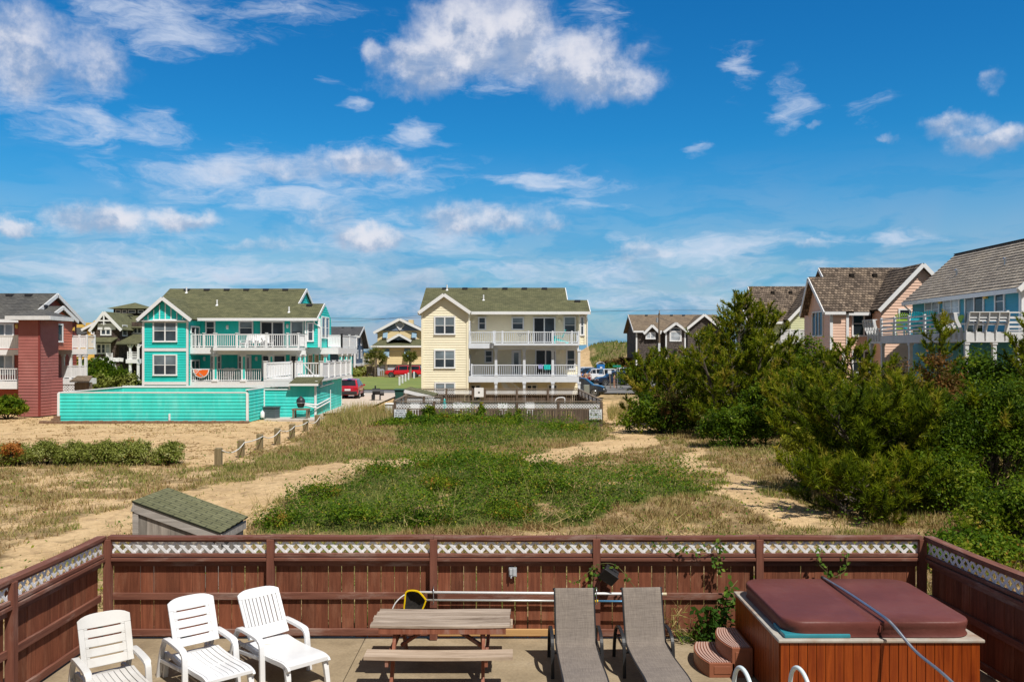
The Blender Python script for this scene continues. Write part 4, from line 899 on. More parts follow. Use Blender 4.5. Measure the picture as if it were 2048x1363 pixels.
# ================================================================ HOUSES
UP = Vector((0, 0, 1))
def V3(p, z=0): return Vector((p[0], p[1], z))
def wall(mb, p0, p1, z0, z1, apex=None, board=.19, lip=.028, left=None):
    """lapped wall from p0 to p1 (outside seen with p0 at the left); apex=(u,z) makes a gable, left=z lets the top slope"""
    U = Vector((p1[0]-p0[0], p1[1]-p0[1], 0)); w = U.length; U.normalize(); N = Vector((U.y, -U.x, 0))
    q = [(0, 0), (w, 0), (w, z1-z0)]
    if apex: q.append((apex[0], apex[1]-z0))
    q.append((0, (left if left is not None else z1)-z0))
    mb.clad(q, V3(p0, z0), U, UP, N, board, lip)
    return mb
def face(p0, p1):
    U = Vector((p1[0]-p0[0], p1[1]-p0[1], 0)).normalized(); return U, Vector((U.y, -U.x, 0))
def window(root, O, U, N, w, h, n=1, sash=True, fr=.11, pane='glass', trim='white', name='window', proud=.065, blind=None):
    """trim frame with a recessed pane as its child; O = bottom left corner on the wall"""
    O = Vector(O)+N*.02; mb = MB()
    def q(u0, u1, v0, v1, d0, d1):
        pts = [O+U*u+UP*v+N*d for v in (v0, v1) for d in (d0, d1) for u in (u0, u1)]; return pts
    F_ = [(0, 2, 3, 1), (4, 5, 7, 6), (0, 1, 5, 4), (2, 6, 7, 3), (0, 4, 6, 2), (1, 3, 7, 5)]
    mb.add(q(0, fr, 0, h, 0, proud), F_); mb.add(q(w-fr, w, 0, h, 0, proud), F_); mb.add(q(fr, w-fr, h-fr, h, 0, proud), F_); mb.add(q(-.02, w+.02, -.04, 0, 0, proud+.03), F_); mb.add(q(fr, w-fr, 0, fr*.7, 0, proud), F_)
    iw = (w-2*fr)/n
    for k in range(1, n): mb.add(q(fr+k*iw-fr*.45, fr+k*iw+fr*.45, fr*.7, h-fr, 0, proud-.006), F_)
    if sash:
        for k in range(n): mb.add(q(fr+k*iw+(fr*.45 if k else 0), fr+(k+1)*iw-(fr*.45 if k < n-1 else 0), h*.47, h*.47+.045, 0, proud-.02), F_)
    fo = mb.build(name, MT[trim], root)
    for k in range(n):
        mb = MB(); mb.add(q(fr+k*iw, fr+(k+1)*iw, fr*.7, h-fr, .0, .022), F_); mb.build('pane', MT[pane if isinstance(pane, str) else pane[k % len(pane)]], fo)
        if blind:
            mb = MB(); mb.add(q(fr+k*iw+.01, fr+(k+1)*iw-.01, h*(1-blind), h-fr, .022, .028), F_); mb.build('blind', MT['blind'], fo)
    return fo
def fwin(root, Y, px0, px1, py0, py1, **k):
    return window(root, (X(px0, Y), Y, Z(py1, Y)), Vector((1, 0, 0)), Vector((0, -1, 0)), (px1-px0)*Y/F, (py1-py0)*Y/F, **k)
def slider(root, Y, px0, px1, py0, py1, **k):
    k.setdefault('sash', False); return fwin(root, Y, px0, px1, py0, py1, n=2, name='sliding_door', **k)
def roof(mb, corners, board=.26, lip=.016, th=.12):
    """corners: first two run along the eave"""
    c = [Vector(p) for p in corners]; U = (c[1]-c[0]).normalized(); N = U.cross(c[2]-c[1]).normalized()
    if N.z < 0: N = -N
    V = N.cross(U)
    if V.z < 0: V = -V
    q = [((p-c[0]).dot(U), (p-c[0]).dot(V)) for p in c]
    mb.clad(q, c[0]+N*.002, U, V, N, board, lip)
    mb.prism(q, c[0]-N*th, U, V, N, th)
def edge(mb, p, q, h=.22, t=.06): mb.bar(Vector(p), Vector(q), t, h)
def railing(root, p0, p1, h=1.0, posts=(), trim='white', style='baluster', gap=.16, name='railing', cap=True, rail=.07, pw=.12):
    p0, p1 = Vector(p0), Vector(p1); d = p1-p0; L_ = d.length; u = d.normalized(); mb = MB(); z = UP
    mb.bar(p0+z*h, p1+z*h, .09, rail); mb.bar(p0+z*.10, p1+z*.10, .06, .06)
    if style == 'baluster':
        n = max(1, int(L_/gap))
        for i in range(n+1): mb.bar(p0+u*(L_*i/n)+z*.10, p0+u*(L_*i/n)+z*h, .04, .04, u)
    elif style == 'solid':
        n = max(1, int(L_/.12))
        for i in range(n): mb.bar(p0+u*(L_*(i+.06)/n)+z*(h+.1)/2, p0+u*(L_*(i+.94)/n)+z*(h+.1)/2, .03, h-.16)
    else:
        for k in (.28, .5, .74): mb.bar(p0+z*h*k, p1+z*h*k, .04, .11)
    o = mb.build(name, MT[trim], root)
    for t in posts:
        mb = MB(); p = p0+u*(L_*t); mb.bar(p-z*.02, p+z*(h+.10), pw, pw, u)
        if cap: mb.bar(p+z*(h+.10), p+z*(h+.14), pw+.08, pw+.08, u)
        mb.build('railing_post', MT[trim], root)
    return o
def deck(root, x0, x1, y0, y1, z, th=.34, trim='white', name='deck'):
    mb = MB(); mb.box(x0, x1, y0, y1, z-th, z); return mb.build(name, MT[trim], root)
def column(root, x, y, z0, z1, w=.16, trim='white', name='column'):
    mb = MB(); mb.box(x-w/2, x+w/2, y-w/2, y+w/2, z0, z1); mb.box(x-w*.7, x+w*.7, y-w*.7, y+w*.7, z1-.14, z1-.002); mb.box(x-w*.7, x+w*.7, y-w*.7, y+w*.7, z0+.002, z0+.16); return mb.build(name, MT[trim], root)
def vents(root, pts, N):
    for p in pts:
        mb = MB(); p = Vector(p); mb.box(p.x-.22, p.x+.22, p.y-.2, p.y+.2, p.z-.06, p.z+.12); mb.build('roof_vent', MT['roofvent'], root)
def pipe(root, p, h=.45):
    mb = MB(); p = Vector(p); mb.tube([p-UP*.1, p+UP*h], .06, 8); mb.lathe([(.16, -.06), (.07, .06)], 8, p); mb.build('vent_pipe', MT['white'], root)
def lamp(root, x, y, z, mat='white'):
    mb = MB(); mb.box(x-.08, x+.08, y-.06, y-.002, z-.17, z+.17); mb.box(x-.1, x+.1, y-.1, y-.06, z-.1, z+.1); mb.build('wall_lamp', MT[mat], root, .02)
def downpipe(root, pts):
    mb = MB(); mb.tube(pts, .05, 6); mb.build('downpipe', MT['white'], root)

MT['teal'] = pm('turquoise clapboard paint', (.018, .57, .51), .08, 1.2, .55, dirt=(.07, .64, .57), dscale=.7, damt=.6, stretch=(1.5, 1.5, .5))
MT['teal_fence'] = pm('sun-faded turquoise boards', (.05, .62, .55), .09, 1.2, .6, dirt=(.17, .70, .64), dscale=.9, damt=.75, stretch=(1.5, 1.5, .5))
MT['cream'] = pm('cream clapboard paint', (.90, .82, .61), .04, 1.2, .6)
MT['roof_green'] = shingle('green-brown shingles', (.105, .11, .06), (.165, .165, .092), .34, .17, (.06, .062, .04))
MT['roof_grey'] = shingle('dark grey shingles', (.075, .075, .075), (.125, .122, .118), .34, .17, (.04, .04, .04))
MT['roof_char'] = shingle('charcoal shingles', (.07, .072, .078), (.10, .10, .108), .34, .17, (.045, .045, .05))
MT['roof_tan'] = shingle('brown-tan shingles', (.17, .13, .095), (.25, .195, .145), .34, .2, (.09, .07, .05))
MT['shake_dark'] = shingle('weathered cedar shakes', (.075, .057, .046), (.26, .20, .155), .22, .30, (.03, .024, .02))
MT['shake_grey'] = shingle('silvery cedar shakes', (.32, .275, .235), (.47, .41, .35), .30, .30, (.06, .05, .045))
MT['stripe'] = MT['white']

def beach_house(root, cfg):
    """two-storey house on a ground floor: gabled wing at the left, long roof, two decks at the front; cfg in photo rows/columns at the wing depth Yw"""
    Yw, siding, rf = cfg['Yw'], cfg['siding'], cfg['roof']; Ym = Yw+2.6; Ye = Yw+1.3
    a0, a1 = cfg['wing']; ex0, ex1 = cfg['wing_eaves']; apx, apy, eavy = cfg['apex'][0], cfg['apex'][1], cfg['apex'][2]
    xa, xb = X(a0, Yw), X(a1, Yw); ze = Z(eavy, Yw); za = Z(apy, Yw)+0; xap = X(apx, Yw)
    m0, m1 = cfg['main']                      # right end columns: main wall end, bay end
    yr = cfg['ridge_row']; Yr = Ye+5.6; Yb = Yr+5.6
    zr = Z(yr, Yr); zE = Z(cfg['eave_row'], Ye); xr0, xr1 = X(cfg['ridge'][0], Yr), X(cfg['ridge'][1], Yr)
    xend = X(cfg['ext_end'], Ye); xm = X(m0, Ym)
    # walls -------------------------------------------------------------
    mb = MB(); slope = (za-ze)/max(xap-xa, .1)
    wall(mb, (xa, Yw), (xb, Yw), 0, ze, (xap-xa, za-.22))
    wall(mb, (xb, Yw), (xb, Ym), 0, ze); wall(mb, (xa, Yb-.5), (xa, Yw), 0, ze)
    wall(mb, (xb, Ym), (xm, Ym), 0, zE+.1)
    wall(mb, (xm, Yb-.5), (xb, Yb-.5), 0, ze)
    mb.build('wall', MT[siding], root)
    # right bay (upper storey corner room)
    xbay0, xbay1 = X(m0, Ym-.9), X(m1, Ym-.9); zb0 = Z(cfg['bay_floor'], Ym-.9)
    mb = MB(); wall(mb, (xbay0, Ym-.9), (xbay1, Ym-.9), zb0, zE+.1); yb1 = Ye+4.6
    ym_ = (Ym-.9+yb1)/2; zx = Z(cfg['ext_ridge_row'], Ye+.47*5.6)
    wall(mb, (xbay1, Ym-.9), (xbay1, yb1), zb0, zE+.1, (ym_-Ym+.9, zx-.2)); wall(mb, (xbay0, Ym), (xbay0, Ym-.9), zb0, zE+.1); wall(mb, (xbay1, yb1), (xm, yb1), zb0, zE+.1)
    mb.box(xbay0+.02, xbay1-.02, Ym-.88, yb1-.02, zb0+.0, zb0+.04)
    mb.build('bay_wall', MT[siding], root)
    # gable face of the main ridge at the right
    mb = MB(); wall(mb, (xr1-.15, Ye+.4), (xr1-.15, Yb-.4), zE, zE+.02, (Yr-Ye-.4, zr-.2)); wall(mb, (xr0-.0, Yb-.4), (xr0-.0, Ye+.4), zE, zE+.02, (Yb-.4-Yr, zr-.2)); mb.build('gable_wall', MT[siding], root)
    # roofs ---------------------------------------------------------------
    k = (zr-zE)/(Yr-Ye); zx = zE+k*.47*5.6; Yx = Ye+.47*5.6
    rmb = MB()
    roof(rmb, [(xb-.2, Ye, zE), (xend, Ye, zE), (xend, Yx, zx), (xb-.2, Yx, zx)][:4])
    zt = zx-.0
    roof(rmb, [(xr0, Yx+.01, zx+.004), (xr1, Yx+.01, zx+.004), (xr1, Yr, zr), (xr0, Yr, zr)])
    roof(rmb, [(xend, Yx+(Yx-Ye), zE), (xr1-.2, Yx+(Yx-Ye), zE), (xr1-.2, Yx, zx), (xend, Yx, zx)])
    roof(rmb, [(xr1, Yb, zE), (xr0, Yb, zE), (xr0, Yr, zr), (xr1, Yr, zr)])
    roof(rmb, [(xr0, Ye+.2, zE+k*.2), (xb-.2, Ye+.2, zE+k*.2), (xb-.2, Yx, zx), (xr0, Yx, zx)])
    # wing roof: two slopes running back into the main slope
    xe0, xe1 = X(ex0, Yw-.35), X(ex1, Yw-.35); zee = Z(eavy, Yw-.35)+.0; zaa = za; yf = Yw-.35; ybk = Ye+(zaa-zE)/k; yv = Ye+(zee-zE)/k+.05
    roof(rmb, [(xe0, ybk, zee), (xe0, yf, zee), (xap, yf, zaa), (xap, ybk, zaa)])
    roof(rmb, [(xe1, yf, zee), (xe1, max(yv, yf+.3), zee), (xap, ybk, zaa), (xap, yf, zaa)])
    rf_o = rmb.build('roof', MT[rf], root)
    vents(rf_o, [(X(px, Yr-.35), Yr-.35, zr-.35*k+.02) for px in cfg['vents']]+[(X(cfg['ext_vent'], Yx-.4), Yx-.4, zx-.4*k+.02)], None)
    for px, py in cfg['pipes']:
        t = .5
        for _ in range(30):
            Yq = Ye+t*5.6; zz = zE+k*t*5.6; t += (.5 if CY-F*(zz-H)/Yq > py else -.5)*.5**(_*.5+1)
        pipe(rf_o, (X(px, Yq), Yq, zz))
    # trims -----------------------------------------------------------------
    mb = MB()
    edge(mb, (xe0, yf-.03, zee-.10), (xap, yf-.03, zaa-.10), .26); edge(mb, (xap, yf-.032, zaa-.10), (xe1, yf-.032, zee-.10), .26)
    edge(mb, (xe0-.04, yf, zee-.12), (xe0-.04, yf+4, zee-.12), .2); mb.build('bargeboard', MT['white'], root)
    mb = MB(); edge(mb, (xe1-.1, Ye-.04, zE-.10), (xend+.02, Ye-.04, zE-.10), .22, .1); mb.build('gutter', MT['white'], root)
    mb = MB(); edge(mb, (xr1+.03, Yx+.05, zx-.08), (xr1+.03, Yr, zr-.1), .24); edge(mb, (xr1+.03, Yr, zr-.1), (xr1+.03, Yb, zE-.1), .24); mb.build('bargeboard', MT['white'], root)
    mb = MB(); edge(mb, (xend+.03, Ye, zE-.1), (xend+.03, Yx, zx-.1), .24); edge(mb, (xend+.03, Yx, zx-.1), (xend+.03, Yx+(Yx-Ye), zE-.1), .24); mb.build('bargeboard', MT['white'], root)
    mb = MB(); mb.box(xe0+.1, xe1-.1, yf+.05, Yw-.0, zee-.14, zee-.11) if cfg['bands'] else None
    cw = .16
    mb.box(xa-.01, xa+cw, Yw-.065, Yw-.03, 0, ze); mb.box(xb-cw, xb+.01, Yw-.065, Yw-.03, 0, ze); mb.box(xbay1-.15, xbay1+.06, Ym-.965, Ym-.93, zb0, zE); mb.box(xbay0-.01, xbay0+.12, Ym-.965, Ym-.93, zb0, zE)
    for r0, r1 in cfg['bands']: mb.box(xa+cw, xb-cw, Yw-.062, Yw-.03, Z(r1, Yw), Z(r0, Yw))
    if cfg['bands']:
        for q in range(1, 8):
            xx = xa+(xb-xa)*q/8; top = zaa-.30-abs(xx-xap)/max(xap-xe0, .1)*(zaa-zee)
            if top > ze+.1: mb.box(xx-.035, xx+.035, Yw-.06, Yw-.03, ze, top)
    mb.build('trim', MT['white'] if cfg['bands'] else MT[siding], root)
    # openings ----------------------------------------------------------------
    for q in cfg['wing_windows']: fwin(root, Yw, *q, n=2, blind=.5, pane='glass')
    for kind, Yq, q in cfg['windows']:
        Yq = Ym if Yq == 'm' else Ym-.9
        if kind == 's': slider(root, Yq, *q, pane=('glass_dark', 'glass'))
        elif kind == 'd': fwin(root, Yq, *q, sash=False, name='door', pane='blind', fr=.2)
        else: fwin(root, Yq, *q, n=1, blind=.45 if kind == 'b' else None, pane='glass')
    # side windows of the bay, glazed door in the wing side
    for f0 in (.12, .55): window(root, (xbay1, Ym-.9+f0*3.4, zb0+.75), Vector((0, 1, 0)), Vector((1, 0, 0)), 1.3, 1.75, pane='glass')
    for z in (cfg['floor1'], cfg['floor2']): window(root, (xb, Yw+.35, Z(z, Ym)+.05), Vector((0, 1, 0)), Vector((1, 0, 0)), 1.9, 2.1, n=2, sash=False, name='sliding_door', pane=('glass_dark', 'glass'))
    for px, py in cfg['lamps']: lamp(root, X(px, Ym), Ym, Z(py, Ym), cfg['lamp_mat'])
    downpipe(root, [(xend-.25, Ye+.0, zE-.2), (xend-.25, Ye+.25, zE-.4), (xbay1+.09, Ym-.99, zE-.7), (xbay1+.09, Ym-.99, zb0-.2)])
    return dict(xa=xa, xb=xb, Ym=Ym, Ye=Ye, xend=xend, xm=xm, zE=zE, xbay0=xbay0, xbay1=xbay1, zb0=zb0, yb1=yb1)

# ---------------------------------------------------------------- turquoise house
TH = thing('turquoise_house', 'turquoise clapboard house with white trim and a green-brown shingle roof', 'house', (-22, 72, 0))
T = beach_house(TH, dict(Yw=68, siding='teal', roof='roof_green', wing=(285, 377), wing_eaves=(274, 382), apex=(328, 594, 638), main=(610, 640), ridge_row=577, ridge=(340, 613), eave_row=636,
    ext_end=634, ext_ridge_row=606, bay_floor=694, vents=(374, 414, 454, 493, 532, 571), ext_vent=619, pipes=((373, 585), (434, 610), (578, 624)), bands=((640, 645), (696, 702), (763, 769)),
    wing_windows=((306, 355, 638, 683), (306, 355, 708, 750)), floor1=772, floor2=706,
    windows=(('w', 'm', (411, 431, 641, 669)), ('b', 'm', (478, 507, 641, 669)), ('s', 'm', (521, 569, 642, 705)), ('b', 'm', (581, 608, 641, 690)), ('b', 'b', (614.5, 628, 644, 682)),
             ('w', 'm', (421, 443, 709, 738)), ('w', 'm', (476, 490, 709, 738)), ('d', 'm', (490, 503, 710, 752)), ('s', 'm', (524, 572, 709, 752)), ('s', 'm', (580, 606, 709, 752))),
    lamps=((455, 654), (575, 652), (409, 717), (513, 717)), lamp_mat='white'))
def teal_decks():
    Yf = 68.2; Ym = T['Ym']; x0 = T['xb']; zu = Z(694.5, Yf); x1 = X(432, Yf); x2 = X(598, Yf-.7)
    deck(TH, x0, x1, Yf+.1, Ym-.04, zu, .48); deck(TH, x1+.003, x2, Yf-.7, Ym-.04, zu+.003, .24, name='upper_deck')
    mb = MB(); mb.box(x0+.01, X(612, Yf+.35), Yf+.2, Yf+.36, zu-.56, zu-.243); mb.build('beam', MT['white'], TH)
    railing(TH, (x0+.12, Yf+.18, zu), (x1-.05, Yf+.18, zu), 1.0, (0, .5, 1)); railing(TH, (x1+.1, Yf-.6, zu), (x2-.06, Yf-.6, zu), 1.0, (0, .265, .62, .87, 1))
    railing(TH, (x2-.06, Yf-.5, zu), (x2-.06, Ym-1, zu), 1.0, ())
    railing(TH, (x2-.05, Ym-1.05, zu), (X(612, Ym-1.05), Ym-1.05, zu), 1.0, (1,), style='solid')
    zl = Z(763, Yf+.1); x3 = X(528, Yf)
    deck(TH, x0, x3+1.2, Yf+.1, Ym-.04, zl, .48, name='lower_deck')
    for px in (430.5, 487, 542): 
        c = column(TH, X(px, Yf+.25), Yf+.28, zl, zu-.56, .32); mb = MB(); mb.box(X(px, Yf)-.075, X(px, Yf)+.075, Yf+.108, Yf+.12, zl+.22, zu-.72); mb.build('inlay', MT['teal'], c)
    cols = [X(p, Yf+.25) for p in (378, 430.5, 487, 526)]
    for a, b in zip(cols, cols[1:]): railing(TH, (a+.17, Yf+.22, zl), (b-.17, Yf+.22, zl), .98, (0,) if a < cols[0]+.1 else ())
    mb = MB(); mb.box(x0, T['xm'], Ym-.02+.0, Ym-.0, 0, .01); 
    # side deck and porch at the right end
    xs = T['xbay1']; ys0, ys1 = 72.2, 79; z = zu
    deck(TH, T['xm'], xs+1.3, Ym-.1, ys1, z-.02, .5, name='side_deck'); railing(TH, (xs+1.25, ys0, z), (xs+1.25, ys1, z), 1.0, (0, .5, 1), style='solid'); railing(TH, (xs+.1, ys0, z), (xs+1.25, ys0, z), 1.0, (1,), style='solid')
    for x, y in ((X(597, Yf), Yf+.3), (X(612, Ym), Ym-.6), (xs+.2, Ym+.2), (xs+1.15, ys0), (xs+1.15, ys0+2.2), (xs+1.15, ys0+4.4)):
        c = column(TH, x, y, 1.9, z-.52, .26); mb = MB(); mb.box(x-.07, x+.07, y-.15, y-.13, 2.2, z-.75); mb.box(x+.13, x+.15, y-.07, y+.07, 2.2, z-.75); mb.build('inlay', MT['teal'], c)
    mb = MB(); wall(mb, (T['xm'], Ym), (T['xm'], 80.2), 0, z); mb.build('side_wall', MT['teal'], TH)
    for k in range(3): window(TH, (T['xm'], Ym+.8+k*2.4, 2.0), Vector((0, 1, 0)), Vector((1, 0, 0)), 1.5, 2.05, sash=False, name='door', pane='glass_dark')
teal_decks()
# pool enclosure of the turquoise house
TE = thing('turquoise_board_fence', 'long faded turquoise board fence around the pool yard in front of the turquoise house', 'fence', (-22, 57, 0))
def board_fence(root, segs, mat, cap='white', th=.08):
    for p0, p1, z0, z1, ends in segs:
        U, N = face(p0, p1); mb = MB(); wall(mb, p0, p1, z0, z1, board=.205, lip=.03)
        a, b = V3(p0, 0), V3(p1, 0); mb.add([a+UP*z0-N*th, b+UP*z0-N*th, b+UP*z1-N*th, a+UP*z1-N*th], [(3, 2, 1, 0)]); mb.build('board_panel', MT[mat], root)
        mb = MB(); mb.bar(a+UP*(z1+.03)-N*th/2, b+UP*(z1+.03)-N*th/2, .16, .06); mb.build('cap', MT[cap], root)
        for e in ends:
            p = a+(b-a)*e; mb = MB(); mb.bar(p+UP*z0+N*.02, p+UP*(z1)+N*.02, .13, .13, U); mb.build('corner_post', MT[cap], root)
xL, xR, xC = X(118, 53), X(495, 53), X(632, 56.3)
board_fence(TE, [((xL, 53), (xR, 53), -.02, 1.74, (0, 1)), ((xR, 53), (xR+.05, 56.3), -.02, 1.90, ()), ((xL+.2, 61), (xL, 53), -.02, 1.74, ()), ((xR+.0, 61), (xL+.2, 61), -.02, 1.74, (.45,)), ((xL+.2, 61.2), (xR+.0, 61.2), -.02, 1.80, ())], 'teal_fence')
mb = MB(); mb.box(X(340, 53)-.05, X(340, 53)+.05, 52.9, 52.97, .0, .5); mb.build('drain_pipe', MT['white'], TE)
# walled bath house with roof deck
TB = thing('turquoise_outbuilding', 'turquoise boarded outbuilding with a railed white deck on top and a small lean-to roof', 'outbuilding', ((xR+xC)/2, 60, 0))
def outbuilding():
    y0, y1 = 56.3, 66.2; zt = 2.30; xm = X(578, y0)
    mb = MB(); wall(mb, (xR+.05, y0), (xm, y0), -.05, Z(779, y0), board=.205); wall(mb, (xm, y0), (xC, y0), -.05, Z(768, y0), board=.205); wall(mb, (xC, y0), (xC-.3, y1), -.05, 2.38, left=2.30, board=.205)
    wall(mb, (xC-.4, y1), (xR+.05, y1), -.05, 2.3, board=.205); wall(mb, (xR+.05, y1), (xR+.05, y0), -.05, Z(779, y0), board=.205)
    mb.build('wall', MT['teal_fence'], TB); mb = MB(); wall(mb, (xR+.4, y0+2.2), (xC-.2, y0+2.2), -.05, 2.4); mb.build('inner_wall', MT['teal_fence'], TB)
    mb = MB()
    for x, y, z in ((xR+.09, y0, Z(779, y0)), (xC, y0, Z(768, y0)), (xC-.3, y1, 2.35)): mb.box(x-.09, x+.05, y-.07, y-.032, -.05, z)
    mb.box(xR+.05, xm, y0-.08, y0+.1, Z(779, y0), Z(779, y0)+.06); mb.box(xm, xm+.09, y0-.075, y0-.033, Z(779, y0), Z(768, y0)); mb.bar((xC+.02, y0, 2.33), (xC-.28, y1, 2.40), .14, .06); mb.bar((xC+.035, y0, .0), (xC-.265, y1, .0), .05, .28); mb.build('trim', MT['white'], TB)
    mb = MB(); e0, e1 = X(577, y0-.35), X(640, y0-.35); zz = Z(767, y0-.3); roof(mb, [(e0, y0-.35, zz), (e1-.1, y0-.35, zz), (e1-.1+.12, y0+.75, zz+.40), (e0+.22, y0+.75, zz+.40)], th=.08); r_ = mb.build('lean_to_roof', MT['roof_green'], TB)
    mb = MB(); edge(mb, (e0, y0-.39, zz-.06), (e1-.1, y0-.39, zz-.06), .14, .05); mb.build('fascia', MT['white'], r_)
    # deck on top: stepped front, see-through balusters
    yd = y0+.9; zd = Z(757, yd); xd0, xd1, xd2 = X(527, yd), X(586, yd), X(645, yd)
    deck(TB, xd0, xd2, yd, 67.6, zd, .16); mb = MB(); mb.box(xd0+.02, xd1, yd+.012, yd+.09, Z(773, yd), zd-.163); mb.box(xd1+.003, xd2-.02, yd+.014, yd+.09, zd-.42, zd-.163); mb.build('fascia', MT['white'], TB)
    railing(TB, (xd0+.1, yd+.1, zd), (xd1, yd+.1, zd), 1.02, (0, 1), pw=.2); railing(TB, (xd1+.1, yd+.1, zd), (xd2-.08, yd+.1, zd), 1.02, (.0, 1,), pw=.2)
    railing(TB, (xd2-.08, yd+.2, zd), (xd2-.1, 67.4, zd), 1.02, (.2, .4, .62, .82, 1), style='solid', pw=.2); railing(TB, (xd0+.1, yd+.2, zd), (xd0+.1, 67.4, zd), 1.02, ())
    mb = MB(); mb.bar((X(608, yd), yd+.02, zd+.95), (X(630, yd), yd+.02, zd+.15), .04, .06); mb.build('brace', MT['white'], TB)
    mb = MB(); mb.tube([(xC+.1, y0+.6, 1.95), (xC-.1, y0+6, 2.02)], .045, 8); mb.build('rinse_pipe', MT['steel'], TB)
    mb = MB(); mb.tube([P(597, 806, y0-.45), (X(612, y0-.45), y0-.45, Z(807, y0-.45)), (xC+.12, y0-.15, .82), (xC-.02, 60.6, 1.0)], .05, 8); mb.tube([P(597, 809, y0-.45)-UP*.05, (X(612, y0-.45), y0-.45, Z(810, y0-.45)), (xC+.12, y0-.15, .62), (xC-.02, 60.6, .8)], .05, 8)
    mb.tube([(xC+.02, 60.7, 0), (xC+.02, 60.7, 1.6)], .03, 6); mb.build('water_pipe', MT['white'], TB)
outbuilding()
for i, (px, lb) in enumerate(((660, 'pale'), )): pass
for i in range(4):
    y = 59.2+i*2.0; x = xC+.12-.03*(y-56); st = thing('towel', ('blue' if i in (1, 3) else 'grey printed')+' towel over the white side railing, '+('nearest to the grill', 'second from the grill', 'third from the grill', 'farthest from the grill')[i], 'towel', (x, y, 2.3), 'towels hung along the side of the railed roof deck')
    mb = MB(); n = 6; mb.sweep([(x+.02+.02*math.sin(k*2.1), y+.02*k, 3.0-.16*k) for k in range(n)], .30, .012, (0, 1, 0)); mb.build('cloth', pm('towel cloth '+str(i), ((.62, .6, .6), (.08, .22, .5), (.5, .48, .5), (.1, .3, .6))[i], .15, 9, .9), st)
# ---------------------------------------------------------------- cream house
CH = thing('cream_house', 'cream yellow clapboard house with white balconies and a green shingle roof, middle of the row', 'house', (0, 72, 0))
Cq = beach_house(CH, dict(Yw=68, siding='cream', roof='roof_green', wing=(843, 937), wing_eaves=(837, 941), apex=(888.5, 587, 623), main=(1158, 1172), ridge_row=575.5, ridge=(852, 1130), eave_row=623,
    ext_end=1180, ext_ridge_row=598, bay_floor=689, vents=(890, 930, 970, 1010, 1049, 1089), ext_vent=1155, pipes=((894, 580), (967, 600)), bands=(),
    wing_windows=((868, 911, 632, 668.5), (868, 911, 698.5, 735.6), (869, 911, 764, 792)), floor1=762, floor2=696,
    windows=(('w', 'm', (956, 972.5, 633, 659)), ('b', 'm', (1023, 1048, 633, 659)), ('s', 'm', (1066, 1111, 633.5, 691)), ('b', 'm', (1127, 1152, 632, 667)), ('b', 'b', (1159.5, 1169, 632, 670)),
             ('w', 'm', (969, 986, 699, 725)), ('d', 'm', (1023, 1042, 700, 750)), ('s', 'm', (1070, 1112, 698, 750)), ('w', 'm', (1132, 1151, 698, 738)), ('s', 'm', (1052, 1075, 768, 800)), ('s', 'm', (940, 962, 768, 800)), ('w', 'm', (1095, 1115, 768, 790))),
    lamps=((946, 641), (1119, 640), (953, 704), (1121, 703)), lamp_mat='cream'))
def cream_decks():
    Yf = 67.9; Ym = Cq['Ym']; x0 = Cq['xb']; zu = Z(686, Yf); x1 = X(988, Yf); x2 = X(1159, Yf-.6)
    deck(CH, x0, x1, Yf, Ym-.04, zu, .40, 'deckwhite'); deck(CH, x1+.003, x2, Yf-.6, Ym-.04, zu+.004, .18, 'deckwhite', 'upper_deck'); mb = MB(); mb.box(x1, x2, Yf+.1, Yf+.26, zu-.5, zu-.185); mb.build('beam', MT['deckwhite'], CH)
    mb = MB(); mb.box(x0+.01, x2-.01, Yf+.3, Ym-.06, zu-.44, zu-.41); mb.build('soffit', MT['deckwhite'], CH)
    railing(CH, (x0+.1, Yf+.08, zu), (x1-.05, Yf+.08, zu), .85, (0, 1), 'deckwhite', cap=False); railing(CH, (x1+.08, Yf-.52, zu), (x2-.06, Yf-.52, zu), .85, (0, .09, .4, .69, .92, 1), 'deckwhite', cap=False); railing(CH, (x2-.06, Yf-.45, zu), (x2-.06, Ym-1, zu), .85, (), 'deckwhite')
    zl = Z(752, Yf); deck(CH, x0, X(1158, Yf), Yf, Ym-.04, zl, .46, 'deckwhite', 'lower_deck')
    cols = [X(p, Yf+.1) for p in (992, 1048.5, 1105.5, 1158)]
    for x in cols: column(CH, x, Yf+.12, zl, zu-.5, .2, 'deckwhite'); column(CH, x, Yf+.12, 0, zl-.46, .2, 'deckwhite')
    xs = [x0+.15]+cols
    for a, b in zip(xs, xs[1:]): railing(CH, (a+.1, Yf+.1, zl), (b-.1, Yf+.1, zl), .86, (0,) if a == xs[0] else (), 'deckwhite', cap=False)
    mb = MB(); mb.box(xs[0]-.1, xs[-1], Yf+.35, Ym-.08, zl-.50, zl-.46); mb.build('soffit', MT['deckwhite'], CH)
    for k in (0, .55): mb = MB(); mb.bar((X(1000, 69), 69+k, zl-.2), (X(1045, 69), 69+k, -.2), .05, .26); mb.build('stair_stringer', MT['deckwhite'], CH)
    railing(CH, (X(1004, 68.8), 68.7, zl-.9), (X(1040, 68.8), 68.7, zl-1.9), .9, (), 'deckwhite')
    mb = MB(); mb.box(X(1120, 70), X(1152, 70), Ym-.2, Ym-.05, 0, 1); 
    # under-house side wall
    mb = MB(); wall(mb, (Cq['xm'], Ym), (Cq['xm'], 79.5), 0, zu); mb.build('side_wall', MT['cream'], CH)
MT['deckwhite'] = pm('pale blue-white deck paint', (.68, .72, .78), .06, 3, .6)
cream_decks()
